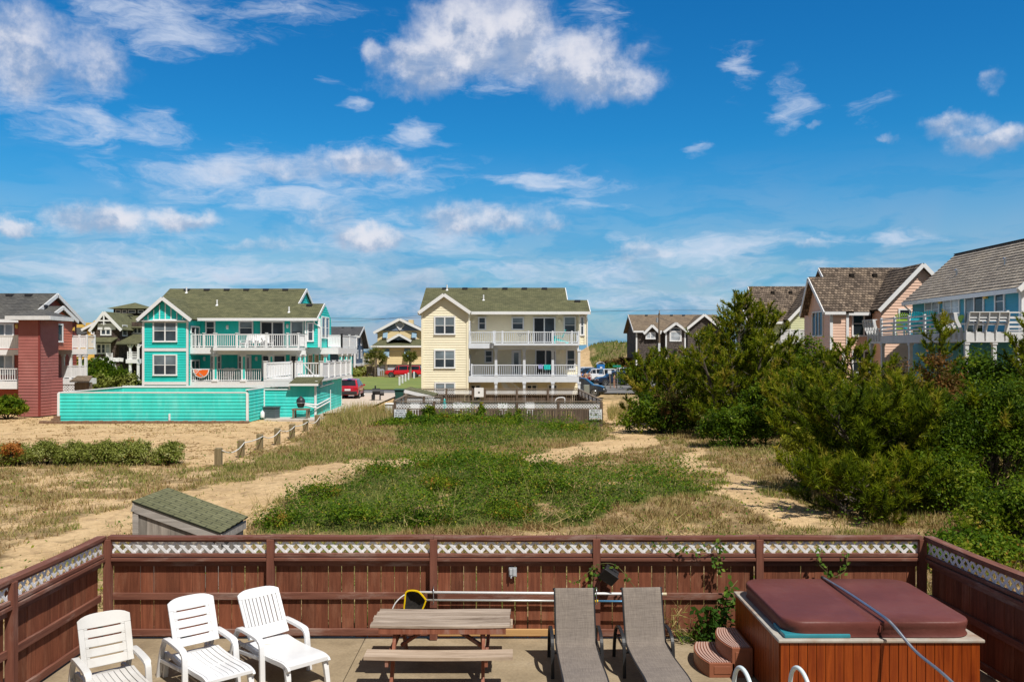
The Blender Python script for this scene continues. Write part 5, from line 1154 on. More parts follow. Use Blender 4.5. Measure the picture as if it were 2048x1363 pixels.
MT['red'] = pm('red-brown clapboard paint', (.36, .085, .06), .08, 1.5, .6); MT['rose'] = pm('faded rose clapboard paint', (.34, .115, .10), .08, 1.5, .65, dirt=(.42, .18, .16), damt=.5); MT['coral'] = pm('coral clapboard paint', (.56, .17, .11), .06, 1.5, .6)
MT['darkred'] = pm('dark red trim', (.22, .04, .035), .08, 4, .5)
MT['navy'] = pm('slate blue clapboard', (.055, .085, .14), .08, 1.5, .6); MT['navy_light'] = pm('paler slate blue clapboard', (.075, .11, .17), .08, 1.5, .6)  # navy_light is a paler flat slate blue, the same on every wall
MT['cedar_brown'] = shingle('brown cedar wall shingles', (.05, .036, .030), (.135, .10, .085), .22, .19, (.02, .016, .014)); MT['cedar_grey'] = shingle('grey cedar wall shingles', (.075, .062, .056), (.15, .125, .115), .22, .19, (.03, .025, .023))
MT['butter'] = pm('butter yellow clapboard', (.80, .64, .36), .05, 1.2, .6); MT['gold'] = pm('golden yellow clapboard', (.72, .46, .10), .06, 1.2, .6)
MT['pink'] = pm('peach pink clapboard', (.80, .53, .40), .05, 1.2, .6); MT['sage'] = pm('pale sage clapboard', (.60, .61, .37), .05, 1.2, .6); MT['ocean'] = pm('ocean blue clapboard', (.07, .34, .46), .07, 1.4, .6)
MT['tile'] = pm('grey panel cladding', (.42, .45, .52), .12, .7, .7); MT['shutter'] = pm('grey-blue storm shutter', (.20, .32, .42), .08, 4, .5); MT['gable_blue'] = pm('grey-blue gable siding', (.16, .21, .30), .08, 2, .6)
MT['piling'] = wood('weathered piling', (.14, .105, .075), (.27, .21, .15), 2)
# ---------------------------------------------------------------- red house, far left
RH = thing('red_house', 'red clapboard house with grey roof and a rose-coloured square tower, at the far left', 'house', (-36, 64, 0))
def red_house():
    yt0 = 57.5; xa, xb = X(37, yt0), X(79, yt0); yt1 = 59.4
    mb = MB(); zt = Z(632, yt0)
    wall(mb, (xa, yt0), (xb, yt0), 0, zt, board=.20); wall(mb, (xb, yt0), (xb+.25, yt1), 0, zt, board=.20); wall(mb, (xa, yt1), (xa, yt0), 0, zt, board=.20); mb.build('tower', MT['rose'], RH)
    mb = MB(); wall(mb, (xb+.02, yt0+.75), (xb+.45, yt1+.2), 0, Z(757, yt0), board=.2); mb.build('tower_skirt', MT['rose'], RH)
    mb = MB(); mb.box(xb-.06, xb+.05, yt0-.05, yt0+.06, 0, zt); mb.build('corner_board', MT['darkred'], RH)
    e = .55; c = Vector(((xa+xb)/2+.1, yt0+1.3, Z(617, yt0+1))); q = [(xa-e, yt0-e, zt), (xb+e+.4, yt0-e, zt), (xb+e+.4, yt1+.6, zt), (xa-e, yt1+.6, zt)]
    mb = MB(); mb.add(q+[tuple(c)], [(0, 1, 4), (1, 2, 4), (2, 3, 4), (3, 0, 4)], [(p[0], p[1]) for p in q]+[(c.x, c.y)]); mb.box(xa-e+.02, xb+e+.38, yt0-e+.02, yt1+.58, zt-.25, zt-.01); mb.cur = 0; mb.build('tower_roof', MT['roof_grey'], RH)
    mb = MB(); edge(mb, (xa-e, yt0-e-.03, zt-.13), (xb+e+.4, yt0-e-.03, zt-.13), .26, .06); edge(mb, (xb+e+.43, yt0-e, zt-.13), (xb+e+.43, yt1+.6, zt-.13), .26, .06); mb.build('tower_fascia', MT['white_worn'], RH)
    Y0, Yr, Y1 = 60.6, 64.2, 67.8; xg = X(104, Yr); zE, zR = 6.55, Z(586.5, Yr); xl = -52
    mb = MB(); wall(mb, (xl, Y0), (xg, Y0), 0, zE, board=.2); wall(mb, (xg, Y0), (xg, Y1), 0, zE, (Yr-Y0, zR-.2), board=.2); wall(mb, (xg, Y1), (xl, Y1), 0, zE, board=.2); mb.build('wall', MT['red'], RH)
    mb = MB(); roof(mb, [(xl, Y0-.45, zE-.1), (xg+.4, Y0-.45, zE-.1), (xg+.4, Yr, zR), (xl, Yr, zR)]); roof(mb, [(xg+.4, Y1+.45, zE-.1), (xl, Y1+.45, zE-.1), (xl, Yr, zR), (xg+.4, Yr, zR)])
    xq = X(116, 62.9); zq = Z(612, 62.9); zqe = Z(641, 64.9)
    roof(mb, [(xg-1.5, 60.7, zqe), (xq+.35, 60.7, zqe), (xq+.35, 62.9, zq), (xg-1.5, 62.9, zq)]); roof(mb, [(xq+.35, 65.1, zqe), (xg-1.5, 65.1, zqe), (xg-1.5, 62.9, zq), (xq+.35, 62.9, zq)])
    r_ = mb.build('roof', MT['roof_grey'], RH); vents(r_, [(X(20, Yr-.4), Yr-.4, zR-.2), (X(58, Yr-.4), Yr-.4, zR-.2), (X(90, 62.6), 62.4, zq-.05)], None)
    mb = MB(); xx = xg+.44
    for a, b in (((Y0-.5, zE-.2), (Yr, zR-.12)), ((Yr, zR-.12), (Y1+.5, zE-.2))): edge(mb, (xx, a[0], a[1]), (xx, b[0], b[1]), .28)
    for a, b in (((60.7, zqe-.1), (62.9, zq-.1)), ((62.9, zq-.1), (65.1, zqe-.1))): edge(mb, (xq+.39, a[0], a[1]), (xq+.39, b[0], b[1]), .26)
    edge(mb, (xl, Y0-.49, zE-.2), (xa, Y0-.49, zE-.2), .22); mb.build('bargeboard', MT['white'], RH)
    mb = MB(); wall(mb, (xq, 60.9), (xq, 64.9), Z(699, 62), zqe, (2.0, zq-.15), board=.2); wall(mb, (xg, 60.9), (xq, 60.9), Z(699, 62), zqe, board=.2); wall(mb, (xq, 64.9), (xg, 64.9), Z(699, 62), zqe, board=.2); mb.build('bay_wall', MT['coral'], RH)
    E, Sx = Vector((0, 1, 0)), Vector((1, 0, 0))
    window(RH, (xq, 61.5, Z(683, 62)), E, Sx, 2.0, Z(646, 62)-Z(683, 62), n=2, sash=False, pane='glass'); window(RH, (xg, 65.2, Z(676, 66)), E, Sx, 1.7, 1.0, n=1, pane='blind'); lamp(RH, xg+.1, 67.2, Z(658, 67), 'gold')
    # decks at the right end
    dx = X(193, 66.5); y0 = 65.0; zu, zl = Z(697, 66), Z(756, 66)
    deck(RH, xg, dx, y0, 66.5, zu, .42); deck(RH, xg, dx, y0, 66.5, zl, .42, name='lower_deck')
    railing(RH, (xg+1.0, y0+.1, zu), (dx-.05, y0+.1, zu), .95, (0, .5, 1), style='solid', cap=False); railing(RH, (dx-.05, y0+.1, zu), (dx-.05, 66.3, zu), .95, (1,), cap=False)
    railing(RH, (xg+.3, y0+.1, zl), (dx-.05, y0+.1, zl), .95, (), style='solid')
    for x in (xg+.35, xg+.9, xg+1.6, dx-.15): column(RH, x, y0+.15, 0, zu-.42, .17)
    mb = MB(); lattice(mb, (xg, y0+.05, 0), Vector((1, 0, 0)), Vector((0, -1, 0)), dx-xg, zl-.43, .2, .07); mb.build('lattice_skirt', MT['white'], RH)
    mb = MB(); roof(mb, [(xb+.55, 60.3, 2.2), (xb+1.9, 60.3, 2.2), (xb+1.7, 61.2, 2.55), (xb+.65, 61.2, 2.55)], th=.07); mb.build('door_hood', MT['roof_tan'], RH); mb = MB(); mb.box(xb+.7, xb+1.7, 60.7, 61.2, 0, 2.1); mb.build('outdoor_shower', MT['piling'], RH)
    # front porches left of the tower
    pz1, pz2 = Z(699, 59), Z(762, 59); xr = xa-.02
    deck(RH, xl, xr, 58.6, Y0-.03, pz1, .35); deck(RH, xl, xr, 58.6, Y0-.03, pz2, .5, name='lower_deck')
    railing(RH, (-42, 58.7, pz1), (xr-.1, 58.7, pz1), .95, (1,), style='solid', cap=False); railing(RH, (-42, 58.7, pz2), (xr-.1, 58.7, pz2), .85, (1,), style='baluster', cap=False); column(RH, xr-.12, 58.72, 0, pz1-.35, .15)
    for r0, r1 in ((646, 690), (708, 748)): slider(RH, Y0, -8, 29, r0, r1, pane=('blind', 'curtain'))
    lamp(RH, X(34, Y0), Y0, Z(652, Y0), 'gold')
red_house()
# ---------------------------------------------------------------- brown shingled house behind
def far_roof_gable(mb, x0, x1, xp, y0, y1, ze, zp, ov=.5):
    """ridge along y, gable towards the camera"""
    k = (zp-ze)/(xp-x0)
    roof(mb, [(x0-ov, y1, ze-ov*k), (x0-ov, y0-ov, ze-ov*k), (xp, y0-ov, zp), (xp, y1, zp)], th=.2)
    k2 = (zp-ze)/(x1-xp)
    roof(mb, [(x1+ov, y0-ov, ze-ov*k2), (x1+ov, y1, ze-ov*k2), (xp, y1, zp), (xp, y0-ov, zp)], th=.2)
def barge(root, x0, x1, xp, y, ze, zp, ov=.5, h=.4):
    k = (zp-ze)/(xp-x0); k2 = (zp-ze)/(x1-xp); mb = MB(); mb.bar((x0-ov, y, ze-ov*k-.1), (xp, y, zp-.1), .09, h); mb.bar((xp, y-.003, zp-.1), (x1+ov, y-.003, ze-ov*k2-.1), .09, h); mb.build('bargeboard', MT['white'], root)
BS = thing('shingled_house', 'brown cedar-shingled house with green roof, cupola and white stairs, left of the turquoise house', 'house', (-56, 130, 0))
def brown_house():
    Y = 125; x0, x1, xp = X(189, Y), X(239, Y), X(211, Y); ze, zp = Z(652, Y), Z(623, Y); xr = X(300, Y+3)
    mb = MB(); wall(mb, (x0, Y), (x1, Y), Z(716, Y), ze, (xp-x0, zp-.3), board=.3); wall(mb, (x1, Y), (x1, Y+4), 0, ze, board=.3); wall(mb, (x1, Y+4), (xr, Y+4), 0, Z(668, Y+4)+1.8, board=.3); wall(mb, (x0, Y+14), (x0, Y), 0, ze, board=.3); wall(mb, (x0, Y), (x1, Y), 0, Z(719, Y), board=.3); mb.build('wall', MT['cedar_brown'], BS)
    mb = MB(); far_roof_gable(mb, x0, x1, xp, Y, Y+12, ze, zp); roof(mb, [(x1-1, Y+3.4, Z(655, Y+3)), (xr+1, Y+3.4, Z(655, Y+3)), (xr+1, Y+10, Z(625, Y+8)), (xp, Y+10, Z(625, Y+8))])
    roof(mb, [(X(234, Y-1), Y-1.5, Z(688, Y)), (xr, Y-1.5, Z(688, Y)), (xr, Y+4, Z(668, Y+4)), (X(243, Y+4), Y+4, Z(668, Y+4))]); roof(mb, [(X(190, Y), Y-1.2, Z(684, Y)), (X(229, Y), Y-1.2, Z(684, Y)), (X(236, Y), Y, Z(674, Y)), (X(191, Y), Y, Z(674, Y))])
    ra = mb.build('roof', MT['roof_green'], BS); vents(ra, [(X(p, Y+4), Y+6.6, Z(631, Y+6)) for p in (222, 230, 238, 246)], None)
    barge(BS, x0, x1, xp, Y-.55, ze, zp)
    mb = MB(); mb.bar((xp-1.2, Y-.5, zp-1.3), (xp+1.2, Y-.5, zp-1.3), .15, .2); mb.bar((xp, Y-.5, zp-.2), (xp, Y-.5, zp-1.9), .15, .2); mb.bar((xp-.9, Y-.5, zp-1.2), (xp, Y-.5, zp-.45), .12, .14); mb.bar((xp+.9, Y-.5, zp-1.2), (xp, Y-.5, zp-.45), .12, .14)
    q = [(x0-.2, ze), (xp, zp-.25), (x1+.2, ze)]; mb.box(x0+.5, x1-.5, Y-.12, Y-.07, ze-.5, ze+.4); mb.build('gable_trim', MT['white'], BS)
    # cupola
    Yc = Y+9; c0, c1 = X(227, Yc), X(290, Yc); mb = MB(); mb.box(c0, c1, Yc, Yc+4.2, Z(632, Yc), Z(618, Yc)); mb.build('cupola', MT['cedar_brown'], BS)
    ce0, ce1 = X(218, Yc), X(295, Yc); ap = (X(259, Yc), Yc+2, Z(603.5, Yc)); zz = Z(617, Yc); q = [(ce0, Yc-.8, zz), (ce1, Yc-.8, zz), (ce1, Yc+5, zz), (ce0, Yc+5, zz)]
    mb = MB(); mb.add(q+[ap], [(0, 1, 4), (1, 2, 4), (2, 3, 4), (3, 0, 4), (3, 2, 1, 0)], [(p[0], p[2]) for p in q]+[(ap[0], ap[2]+4)]); mb.build('cupola_roof', MT['roof_green'], BS)
    for a, b in ((231, 242), (244, 254), (256, 272), (276, 288)): fwin(BS, Yc-.02, a, b, 619, 625.5, sash=False, fr=.12, pane='glass')
    fwin(BS, Y, 201, 223, 648, 670, n=2, fr=.2); fwin(BS, Y, 192, 222, 686, 707, n=3, fr=.2, pane=('glass_dark', 'glass', 'curtain')); fwin(BS, Y, 193, 220, 722, 735, n=3, sash=False, fr=.2, name='garage_window', pane='glass_dark'); fwin(BS, Y+4, 258, 285, 654, 667, n=3, sash=False, fr=.2)
    window(BS, (x1, Y+.8, Z(671, Y)), Vector((0, 1, 0)), Vector((1, 0, 0)), 1.6, 1.6, fr=.15)
    zd = Z(718, Y-1); mb = MB(); mb.box(x0-.1, x1+.2, Y-.25, Y-.04, Z(721, Y), Z(715, Y)); mb.build('belt_board', MT['white'], BS)
    xd = X(254, Y-1); deck(BS, xd, xr, Y-1.4, Y+3.96, zd, .55); railing(BS, (xd+.2, Y-1.2, zd), (xr, Y-1.2, zd), 1.0, (0, .4), style='slat', cap=False)
    for p in (260, 276, 289): 
        column(BS, X(p, Y-1.2), Y-1.1, zd, Z(688, Y), .25); column(BS, X(p, Y-1.2), Y-1.1, 0, zd-.55, .3)
        mb = MB(); mb.bar((X(p, Y-1.2), Y-1.1, Z(698, Y)), (X(p+6, Y-1.2), Y-1.1, Z(689, Y)), .12, .12); mb.bar((X(p, Y-1.2), Y-1.1, Z(698, Y)), (X(p-6, Y-1.2), Y-1.1, Z(689, Y)), .12, .12); mb.build('bracket', MT['white'], BS)
    for dy in (0, 1.3):
        mb = MB(); mb.bar((X(243, Y), Y-1.2-dy, zd), (X(254, Y), Y-1.2-dy, zd-.1), .15, .5); mb.bar((X(240, Y), Y-2.6-dy, zd-.3), (X(257, Y), Y-2.6-dy, .1), .1, .45); mb.build('stair_stringer', MT['white'], BS)
    mb = MB()
    for k in range(9): f = k/9; xx = X(238+20*f, Y); mb.box(xx, xx+.5, Y-3.9, Y-2.6, zd-.3-f*(zd-.3)-.05, zd-.3-f*(zd-.3))
    mb.build('stair_tread', MT['white'], BS)
    railing(BS, (X(230, Y), Y-2.6, zd-.2), (X(241, Y), Y-2.6, zd-.2), 1.0, (0, 1), style='slat', cap=False); railing(BS, (X(241, Y), Y-3.9, zd-.4), (X(258, Y), Y-3.9, .1), 1.0, (0, .5, 1), style='slat', cap=False)
brown_house()
# ---------------------------------------------------------------- golden house glimpsed further left
GH = thing('golden_house', 'golden yellow house with grey roofs half hidden behind the brown shingled house', 'house', (-77, 152, 0))
def gold_house():
    Y = 150; mb = MB(); x0, x1 = X(174, Y), X(204, Y); wall(mb, (x0, Y), (x1, Y), 0, Z(657, Y), ((x1-x0)/2, Z(640, Y)), board=.3); wall(mb, (X(146, Y), Y+1), (x0, Y+1), 0, Z(668, Y), board=.3); wall(mb, (X(150, Y+5), Y+5), (X(215, Y+5), Y+5), 0, Z(645, Y+5), board=.3); mb.build('wall', MT['gold'], GH)
    mb = MB(); far_roof_gable(mb, x0, x1+3, (x0+x1)/2+1.5, Y, Y+9, Z(657, Y), Z(638, Y)); roof(mb, [(X(145, Y), Y+.4, Z(668, Y)), (x0+.5, Y+.4, Z(668, Y)), (x0+.5, Y+5, Z(655, Y+5)), (X(152, Y+5), Y+5, Z(655, Y+5))]); roof(mb, [(X(160, Y), Y+4, Z(648, Y)), (X(196, Y), Y+4, Z(648, Y)), (X(196, Y), Y+9, Z(634, Y+6)), (X(166, Y), Y+9, Z(634, Y+6))]); mb.build('roof', MT['roof_grey'], GH)
    mb = MB(); mb.bar((x0-.7, Y-.6, Z(660, Y)), ((x0+x1)/2+1.5, Y-.6, Z(638.5, Y)), .1, .4); mb.build('bargeboard', MT['white'], GH); fwin(GH, Y, 182, 190, 655, 668, fr=.2); fwin(GH, Y+1, 150, 172, 671, 681, n=3, fr=.2, sash=False); fwin(GH, Y+1, 150, 172, 700, 712, n=3, fr=.2, sash=False)
gold_house()
# ---------------------------------------------------------------- slate blue house
NH = thing('slate_blue_house', 'slate blue house on pilings with a charcoal roof, beyond the lawn', 'house', (-34, 172, 0))
def navy_house():
    Y = 166; x0, x1 = X(636, Y), X(709, Y); zb = Z(727, Y); ze = Z(671, Y); Yr = Y+5; zr = Z(653, Yr); x2 = X(724, Y+9)
    mb = MB(); wall(mb, (x0, Y+1.2), (x1, Y+1.2), zb, ze, board=.3); wall(mb, (x1, Y+1.2), (x1, Y+10), zb, ze, (3.8, zr-.2), board=.3); mb.build('wall', MT['navy_light'], NH)
    mb = MB(); roof(mb, [(x0, Y, ze), (x1+.9, Y, ze), (x1+.9, Yr, zr), (x0, Yr, zr)], th=.3); roof(mb, [(x1+.9, Y+11, Z(695, Y+10)), (x0, Y+11, Z(695, Y+10)), (x0, Yr, zr), (x1+.9, Yr, zr)], th=.3); r_ = mb.build('roof', MT['roof_char'], NH); vents(r_, [(X(p, Yr), Yr-.6, zr-.2) for p in (662, 687, 706)], None)
    mb = MB(); edge(mb, (x0, Y-.06, ze-.2), (x1+1, Y-.06, ze-.2), .35); edge(mb, (x1+1, Y, ze-.15), (x1+1, Yr, zr-.1), .4); edge(mb, (x1+1, Yr, zr-.1), (x1+1, Y+11, Z(695, Y+10)-.1), .4); mb.box(x0, x1+.2, Y+.9, Y+1.17, zb-.5, zb); mb.box(x1+.03, x1+.2, Y+1, Y+10, zb-.5, zb); mb.box(x1-.2, x1+.06, Y+1.05, Y+1.16, zb, ze); mb.build('trim', MT['white'], NH)
    slider(NH, Y+1.2, 682, 701, 674, 696, fr=.25); fwin(NH, Y+1.2, 683, 698, 701, 717.5, fr=.3); lamp(NH, X(704, Y), Y+1.1, Z(676, Y))
    for z in (Z(690, Y), Z(717, Y)):
        for f in (1.2, 5.5): window(NH, (x1, Y+1.2+f, z), Vector((0, 1, 0)), Vector((1, 0, 0)), 1.4, 1.7, fr=.25)
    zd = Z(697, Y); deck(NH, x0, x1, Y, Y+1.17, zd, .4); railing(NH, (x0, Y+.1, zd), (x1-.1, Y+.1, zd), 1.05, (.35, .62, .95, 1), style='solid', trim='deckwhite', cap=False)
    mb = MB(); mb.box(x1-.15, x1+.15, Y, Y+.25, 0, ze); mb.build('downpipe', MT['white'], NH)
    for p in (640, 655, 668, 680, 692, 703, 709): column(NH, X(p, Y+1.5), Y+1.4, 0, zb-.5, .4, 'piling', 'piling')
    for f in (3, 6, 9): column(NH, x1-.1, Y+f, 0, zb-.5, .4, 'piling', 'piling')
    for k in (0, 1.6): mb = MB(); mb.bar((X(735, Y), Y+6+k, zb), (X(722, Y), Y+3+k, .2), .15, .4); mb.build('stair_stringer', MT['piling'], NH)
    mb = MB()
    for q in range(10): f = q/10; mb.box(X(735-13*f, Y)-.3, X(735-13*f, Y)+.3, Y+6-3*f, Y+7.6-3*f, zb-(zb-.2)*f, zb-(zb-.2)*f+.06)
    mb.build('stair_tread', MT['piling'], NH); deck(NH, X(726, Y+6), X(737, Y+6), Y+6, Y+10, zb+.1, .3); railing(NH, (X(726, Y+6), Y+6.1, zb+.1), (X(737, Y+6), Y+6.1, zb+.1), 1.1, (0, .5, 1), style='slat', cap=False)
navy_house()
# ---------------------------------------------------------------- yellow house with blue gables
YH = thing('yellow_house', 'pale yellow house with blue gables and tilted blue storm shutters, beyond the lawn', 'house', (-19, 152, 0))
def yellow_house():
    Y = 150; Yu = Y+4; x0, x1, xp = X(755, Yu), X(850, Yu), X(800, Yu); ze, zp = Z(661, Yu), Z(637, Yu)
    mb = MB(); wall(mb, (x0, Yu), (x1, Yu), Z(694, Y), ze, board=.32); wall(mb, (x0, Yu+9), (x0, Yu), 0, ze, board=.32); a, b_ = X(749, Y), X(850, Y); wall(mb, (a, Y), (b_, Y), Z(728, Y), Z(692, Y), board=.32); wall(mb, (a, Yu), (a, Y), Z(728, Y), Z(692, Y), board=.32); mb.build('wall', MT['butter'], YH)
    mb = MB(); U = Vector((1, 0, 0)); mb.clad([(0, 0), (x1-x0+.0, 0), (xp-x0, zp-ze-.1)], (x0, Yu-.08, ze), U, UP, Vector((0, -1, 0)), .32, .03); mb.clad([(0, 0), (X(818, Y)-X(775, Y), 0), (X(797, Y)-X(775, Y), Z(668, Y)-Z(679, Y)-.1)], (X(775, Y), Y-.1+1.2, Z(679, Y)), U, UP, Vector((0, -1, 0)), .32, .03); mb.build('gable_wall', MT['gable_blue'], YH)
    mb = MB(); far_roof_gable(mb, x0, x1, xp, Yu, Yu+10, ze, zp, .6); far_roof_gable(mb, X(776, Y), X(818, Y), X(797, Y), Y+1.2, Y+4, Z(679, Y), Z(667.5, Y), .3); mb.build('roof', MT['roof_grey'], YH)
    mb = MB(); q = [(X(743, Y), Y-.8, Z(692, Y)), (X(856, Y), Y-.8, Z(692, Y))]; roof(mb, [q[0], q[1], (X(840, Y+4), Y+4, Z(678, Y+4)), (X(762, Y+4), Y+4, Z(678, Y+4))], th=.25); roof(mb, [(X(743, Y), Y+4.1, Z(692, Y)), (X(743, Y), Y-.8, Z(692, Y)), (X(762, Y+4), Y+4, Z(678, Y+4)), (X(762, Y+4), Y+4.1, Z(678, Y+4))], th=.05); mb.build('lower_roof', MT['roof_green'], YH)
    barge(YH, x0, x1, xp, Yu-.7, ze, zp, .6, .45); barge(YH, X(776, Y), X(818, Y), X(797, Y), Y+.8, Z(679, Y), Z(667.5, Y), .3, .4); mb = MB(); edge(mb, (X(743, Y), Y-.86, Z(692.6, Y)), (X(856, Y), Y-.86, Z(692.6, Y)), .3); mb.build('fascia', MT['white'], YH)
    c = P(800, 649, Yu-.1); d = .95; mb = MB()
    for s in ((1, 0, 0, 1), (0, 1, -1, 0), (-1, 0, 0, -1), (0, -1, 1, 0)): mb.bar(c+Vector((s[0]*d*.8, -.05, s[1]*d)), c+Vector((s[2]*d*.8, -.05, s[3]*d)), .1, .2)
    mb.build('diamond_window', MT['white'], YH); mb = MB(); mb.add([c+Vector((.7, -.04, 0)), c+Vector((0, -.04, .85)), c+Vector((-.7, -.04, 0)), c+Vector((0, -.04, -.85))], [(0, 1, 2, 3)]); mb.build('louvre', MT['tile'], YH)
    for yy, r in ((Yu, (766.5, 775.5, 664, 675)), (Yu, (824, 833.5, 664, 675)), (Y, (767, 779, 697, 712)), (Y, (809, 821, 697, 712))):
        f = fwin(YH, yy, r[0], r[1], r[2], r[3]+2, fr=.15, pane='glass_dark'); w = (r[1]-r[0])*yy/F; h = (r[3]-r[2])*yy/F; p = P(r[0], r[2], yy-.1); mb = MB(); mb.add([p, p+Vector((w, 0, 0)), p+Vector((w, -.75, -h)), p+Vector((0, -.75, -h)), p+Vector((0, -.05, .0)), p+Vector((w, -.05, .0)), p+Vector((w, -.80, -h)), p+Vector((0, -.80, -h))], [(0, 1, 2, 3), (7, 6, 5, 4), (0, 4, 5, 1), (2, 6, 7, 3), (0, 3, 7, 4), (1, 5, 6, 2)]); mb.build('shutter', MT['shutter'], f)
    mb = MB(); mb.box(X(752, Y), b_, Y+.3, Y+.5, 0, Z(728, Y)); mb.build('ground_screen', MT['tile'], YH); 
    for p in (752, 773, 796, 812, 830, 846): column(YH, X(p, Y), Y+.1, 0, Z(728, Y), .35, 'piling', 'piling')
    mb = MB(); mb.box(X(817, Y+7), X(826, Y+7), Y+7, Y+8.5, Z(655, Y+7), Z(639, Y+7)); mb.build('chimney', MT['butter'], YH)
yellow_house()
# ---------------------------------------------------------------- grey shingled house on the right
SH = thing('grey_shingled_house', 'grey cedar-shingled house with brown roof and an arched white window, behind the pines', 'house', (30, 152, 0))
def grey_house():
    Y = 146; x0, x1 = X(1273, Y), X(1450, Y); ze = Z(661, Y); Yr = Y+6; zr = Z(629, Yr); xl = X(1264, Yr)+.3
    mb = MB(); wall(mb, (x0, Y), (x1, Y), 0, ze, board=.3); wall(mb, (x0, Y+12), (x0, Y), 0, ze, (6, zr-.2), board=.3)
    b0, b1 = X(1332, Y-2), X(1370, Y-2); bp_ = X(1351, Y-2); wall(mb, (b0, Y-2), (b1, Y-2), 0, Z(659, Y-2), (bp_-b0, Z(646, Y-2)), board=.3); wall(mb, (b0, Y), (b0, Y-2), 0, Z(659, Y-2), board=.3)
    c0, c1 = X(1375, Y-1.5), X(1440, Y-1.5); wall(mb, (c0, Y-1.5), (c1, Y-1.5), 0, Z(655, Y), ((c1-c0)/2, Z(630, Y)), board=.3); d0, d1 = X(1292, Y-.3), X(1315, Y-.3); wall(mb, (d0, Y-.3), (d1, Y-.3), ze-1.5, ze, ((d1-d0)/2, Z(650, Y)), board=.3); mb.build('wall', MT['cedar_grey'], SH)
    mb = MB(); roof(mb, [(x0-.6, Y-.5, ze), (x1, Y-.5, ze), (x1, Yr, zr), (x0-.6, Yr, zr)], th=.25); roof(mb, [(x1, Y+12.5, ze), (x0-.6, Y+12.5, ze), (x0-.6, Yr, zr), (x1, Yr, zr)], th=.25)
    far_roof_gable(mb, b0, b1, bp_, Y-2, Y+3.2, Z(659, Y-2), Z(645, Y-2), .45); far_roof_gable(mb, c0, c1, (c0+c1)/2, Y-1.5, Y+5, Z(655, Y), Z(629, Y), .45); far_roof_gable(mb, d0, d1, (d0+d1)/2, Y-.3, Y+2.4, ze, Z(649.5, Y), .45); r_ = mb.build('roof', MT['roof_tan'], SH); vents(r_, [(X(p, Yr), Yr-.5, zr-.15) for p in (1292, 1342, 1366)], None)
    barge(SH, b0, b1, bp_, Y-2.5, Z(659, Y-2), Z(645, Y-2), .45); barge(SH, c0, c1, (c0+c1)/2, Y-2.0, Z(655, Y), Z(629, Y), .45); barge(SH, d0, d1, (d0+d1)/2, Y-.8, ze, Z(649.5, Y), .45)
    mb = MB(); edge(mb, (x0-.6, Y-.56, ze-.15), (d0-.4, Y-.56, ze-.15), .3); edge(mb, (d1+.4, Y-.56, ze-.15), (b0-.4, Y-.56, ze-.15), .3); edge(mb, (x0-.65, Y-.5, ze-.1), (x0-.65, Yr, zr-.1), .4)
    for x in (x0, b0, b1): mb.box(x-.12, x+.12, (Y if x == x0 else Y-2)-.1, (Y if x == x0 else Y-2)-.04, 0, ze-.2)
    mb.build('trim', MT['white'], SH); fwin(SH, Y-.3, 1291, 1311, 664, 677.5, n=2, fr=.22, pane='curtain'); fwin(SH, Y-1.5, 1393, 1415, 664, 680, fr=.22)
    yb = Y-2; f = fwin(SH, yb, 1339, 1363, 661, 682, fr=.25, pane='curtain'); mb = MB(); cx, cz, r_ = X(1351, yb), Z(661, yb), 12*yb/F; arc = [(cx+r_*math.cos(R(a)), cz+r_*.55*math.sin(R(a))) for a in range(0, 181, 15)]
    mb.prism(arc, (0, yb-.02, 0), Vector((1, 0, 0)), UP, Vector((0, -1, 0)), .06); mb.build('arch_trim', MT['white'], f); mb = MB(); mb.prism([(cx+(a-cx)*.78, cz+(b_-cz)*.78) for a, b_ in arc], (0, yb-.09, 0), Vector((1, 0, 0)), UP, Vector((0, -1, 0)), .02); mb.build('arch_pane', MT['glass'], f)
    mb = MB(); far_roof_gable(mb, X(1352, Y-6), X(1368, Y-6), X(1356, Y-6), Y-6, Y-3, Z(705, Y-6), Z(695, Y-6), .4); mb.build('porch_roof', MT['roof_tan'], SH)
grey_house()
